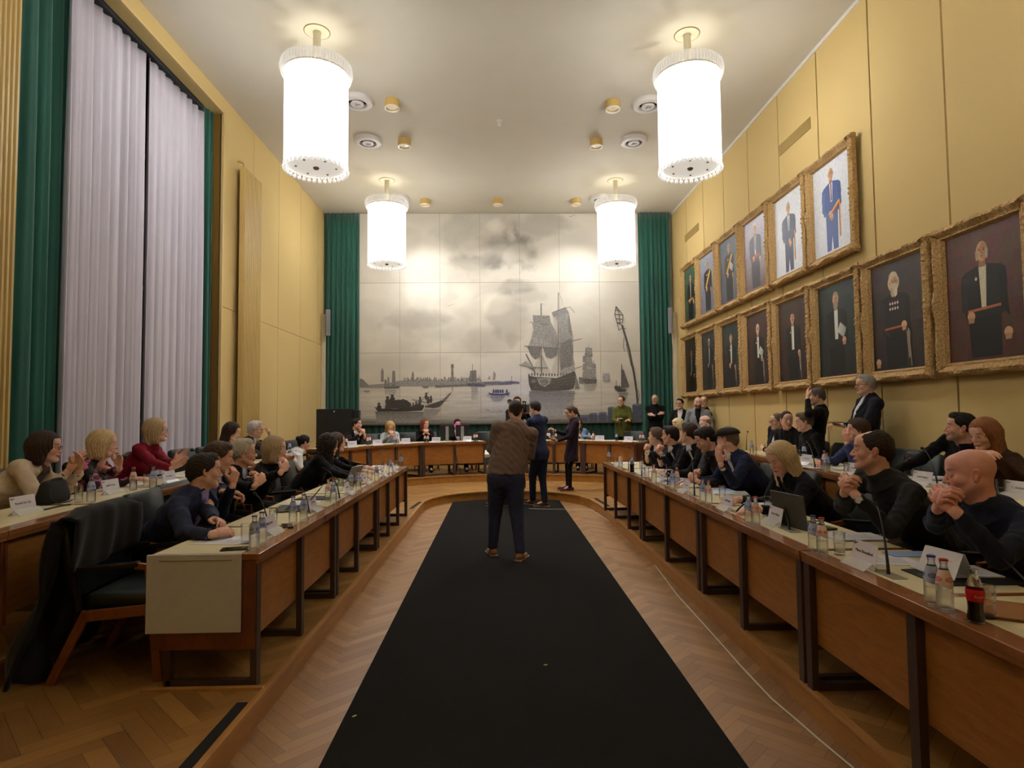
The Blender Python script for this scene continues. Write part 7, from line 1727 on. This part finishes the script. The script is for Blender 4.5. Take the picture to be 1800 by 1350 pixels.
# black screen cabinet in the left corner
t = thing('screen_cabinet', 'tall black wheeled screen case in the left back corner', 'cabinet', (-3.72, 13.9, .30), .08)
MB().box(-.42, .40, -.06, .10, .12, 1.50).build('screen_panel', mat('screen_black', (.012, .012, .013), .35), t, bevel=.01); MB().box(.41, .52, -.02, .30, .12, 1.47).build('side_case', black, t, bevel=.01)
MB().box(-.40, .48, -.05, .35, .06, .12).build('base', black, t); MB().lathe([(.0001, 0), (.012, 0), (.0001, .004)], (0, 0, 0), 10).xf(Matrix.Translation((-.02, -.062, 1.44)) @ Matrix.Rotation(PI/2, 4, 'X')).build('logo_dot', mat('dot_light', (.8, .8, .8), .4, emit=(.9, .9, 1), estr=.6), t)
for xx in (-.34, .42):
    for yy in (0, .3): MB().lathe([(.0001, -.02), (.03, -.02), (.03, .02), (.0001, .02)], (0, 0, 0), 12).xf(Matrix.Translation((xx, yy, .03)) @ Matrix.Rotation(PI/2, 4, 'Y')).build('wheel', dblack, t)
# lectern
t = thing('lectern', 'black lectern with a white top behind the stout man', 'lectern', (.03, 10.95, 0))
mb = MB().box(-.27, .27, -.20, .22, -.03, .03); mb.xf(Matrix.Translation((0, 0, .93)) @ Matrix.Rotation(.12, 4, 'X')); mb.build('top', white, t, bevel=.006); MB().box(-.17, .17, -.05, .05, .02, .90).build('column', dblack, t)
mb = MB(); mb.bar((-.26, -.22, .012), (.16, .20, .012), .05, .02); mb.bar((.16, -.22, .012), (-.26, .20, .012), .05, .02); mb.build('foot', bronze, t)
# video camera
cp_ = Yp(921, 717, 11.62); t = thing('video_camera', 'black shoulder video camera held beside the head of the cameraman', 'camera', V3(cp_), -.25)
MB().box(-.07, .07, -.10, .22, -.09, .07).build('body', black, t, bevel=.01); mb = MB().lathe([(.045, 0), (.05, .10), (.06, .14), (.06, .17), (.045, .17), (.0001, .15)], (0, 0, 0), 20); mb.xf(Matrix.Translation((0, -.10, 0)) @ Matrix.Rotation(PI/2, 4, 'X')); mb.build('lens', dblack, t, smooth=True)
mb = MB(); mb.bar((0, -.08, .12), (0, .16, .12), .03, .025); mb.bar((0, -.06, .07), (0, -.06, .12), .02, .02); mb.bar((0, .14, .07), (0, .14, .12), .02, .02); mb.build('handle', black, t); MB().tube([(-.09, -.12, .10), (-.09, .04, .10)], .022, 12).build('microphone', mat('foam', (.01, .01, .01), .95), t, smooth=True)
mb = MB().lathe([(.0001, 0), (.05, 0), (.05, .05), (.042, .052), (.0001, .03)], (0, 0, 0), 20); q = Yp(896, 706, 11.55); mb.xf(Matrix.Rotation(PI/2, 4, 'X')); t2 = thing('camera_light', 'small round camera light left of the video camera', 'lamp', V3(q)); mb.build('housing', mat('lamp_grey', lin((120, 110, 100)), .3, metal=.5), t2, smooth=True)
MB().tube([(.05, .03, 0), (.2, .06, -.05)], .006, 6).build('arm', black, t2)
# reporter's microphone and the papers in the woman's hands
q = Yp(1092, 742, 14.08); t = thing('hand_microphone', 'black hand microphone held by the woman in the green coat', 'microphone', V3(q)); MB().tube([(0, .0, -.12), (0, 0, .02)], .014, 10).build('handle', black, t, smooth=True); MB().sphere((0, 0, .055), .034, 12).build('windscreen', dblack, t, smooth=True); MB().lathe([(.033, 0), (.033, .02), (.0001, .02)], (0, 0, .075), 10).build('top_ring', white, t)
t = thing('held_papers', 'bundle of white papers in the hands of the woman in the dark dress', 'papers', (1.06, 11.70, 1.20), PI/2-.1)
mb = MB()
for k in range(7): a = -.28+.07*k; mb.obox((.0, -.004*k, 0), (.10, 0, 0), (0, .0006, 0), (0, .15*math.sin(a), .15*math.cos(a)))
mb.build('sheets', paperm, t)
# handbag
hb = rowz(93, 884, ZO); t = thing('handbag', 'black crocheted handbag on the outer left desk', 'bag', hb, .12)
f = Field((-.11, -.19, -.01), (.11, .19, .24), .008)
f.ell((0, 0, .075), (.065, .155, .085), k=0); f.cone((0, -.10, .03), (0, .10, .03), .055, .055, .03); f.cone((0, -.10, .14), (0, .10, .14), .025, .025, .04)
f.D = np.maximum(f.D, -(f.ax[2][None, None, :]-.002)); V, F = f.mesh(); Geo().add(V, F).build('bag_body', mat('crochet_black', (.012, .012, .013), .8, bump=1.0, bscale=160, var=.4, scale=120), t, attr=False)
MB().tube([(0, -.10, .15), (.02, -.06, .175), (.03, 0, .182), (.02, .06, .175), (0, .10, .15)], .006, 8).build('handle', black, t, smooth=True)
MB().tube([(.05, -.13, .11), (.075, -.16, .05), (.09, -.10, .008), (.10, .0, .006), (.09, .08, .008)], .004, 6).build('strap', black, t, smooth=True)
tag(MB().tube([tuple(np.array(rowz(x, y, ZO))+np.array([0, 0, .006])) for x, y in ((74, 898), (84, 896), (96, 893), (110, 890), (124, 888))], .006, 8).build('glasses_case', mat('case_dark', lin((40, 30, 26)), .5), smooth=True), 'dark slim pen case on the left desk below the handbag', 'case')

# ================================================================ empty chairs, coats
def coat(x, y, zp, face, w0, w1, front, back, m, lb, seed=1, top=.93, spread=.0, name='coat'):
    """cloth laid over a chair back: hangs in front and far down behind"""
    rr = random.Random(seed); nu, nv = 34, 46; L = front+back+.10; vs = []
    t = thing(name, lb, 'coat', (x, y, zp), face-PI/2)
    for j in range(nv+1):
        s = j/nv*L
        for i in range(nu+1):
            u = i/nu*2-1
            if s < front: yy = -.20+.012; z = top-(front-s); hang = front-s
            elif s < front+.10: a = PI*(s-front)/.10; yy = -.245+.055*math.cos(a); z = top+.035*math.sin(a); hang = 0
            else: h_ = s-front-.10; yy = -.31-.10*min(1, h_*1.5)-.05*h_; z = top-h_; hang = h_
            wd = w0+(w1-w0)*min(1, hang/.7); amp = .012+.045*min(1, hang/.6)
            fold = math.sin(u*7+seed+2*math.sin(s*3))*amp+.5*amp*math.sin(u*15+s*5+seed)
            edge = .05*math.sin(u*3.1+seed)*(hang > .2)
            lim = .03+.02*math.sin(u*9)
            z2 = max(z+edge*hang-.10*(abs(u) > .6)*(abs(u)-.6)*(1 if hang == 0 else 0), lim)
            vs.append((u*wd+.02*math.sin(s*9+seed), yy-fold*(1 if s > front+.1 else .4)-(.0 if z2 > lim else .0), z2))
    mb = MB(); W = nu+1; mb.add(vs, [(j*W+i, (j+1)*W+i, (j+1)*W+i+1, j*W+i+1) for j in range(nv) for i in range(nu)]); o = mb.build('cloth', m, t, smooth=180); so = o.modifiers.new('t', 'SOLIDIFY'); so.thickness = .018
    return t
coatk = mat('coat_black', lin((13, 13, 15)), .9, var=.15, scale=20, bump=.3, bscale=150, sheen=.1)
place_chair(-2.22, 3.84, .15, .05, 'empty green leather chair with a black coat over it, left foreground')
coat(-2.22, 3.84, .15, .05, .34, .43, .30, .90, coatk, 'long black coat hung over the empty chair in the left foreground', 3, .95)
o = coat(-2.30, 3.46, .15, .3, .20, .16, .36, .30, coatk, 'collar and sleeve part', 5, .985); bpy.data.objects.remove(o.children[0]); bpy.data.objects.remove(o)
place_chair(-3.98, 7.2, .30, 0, 'empty green chair between the red sweater and the red earring'); coat(-3.98, 7.2, .30, 0, .27, .27, .22, .35, mat('coat_grey_green', lin((70, 72, 60)), .9, var=.1), 'grey green coat draped on the empty chair by the window', 6)
place_chair(-3.42, 10.95, .30, -.1, 'empty green chair near the far left desk, behind the black-haired woman')
for x, y, f, lb in ((-2.85, 13.75, -1.0, 'empty green chair between the man in plum suit and the blonde woman'), (-2.1, 14.55, -1.3, 'empty green chair left of the red-haired woman'), (-.25, 14.6, -1.57, 'empty dark chair at the head table behind the lectern'), (.75, 14.6, -1.57, 'empty chair at the head table behind the standing men'), (2.98, 13.74, -2.25, 'empty grey-green chair before the woman in the green coat')):
    place_chair(x, y, .30, f, lb)
place_chair(4.02, 6.03, .30, PI, 'empty green chair left of the bearded man in black')
for o in (chair0,): pass
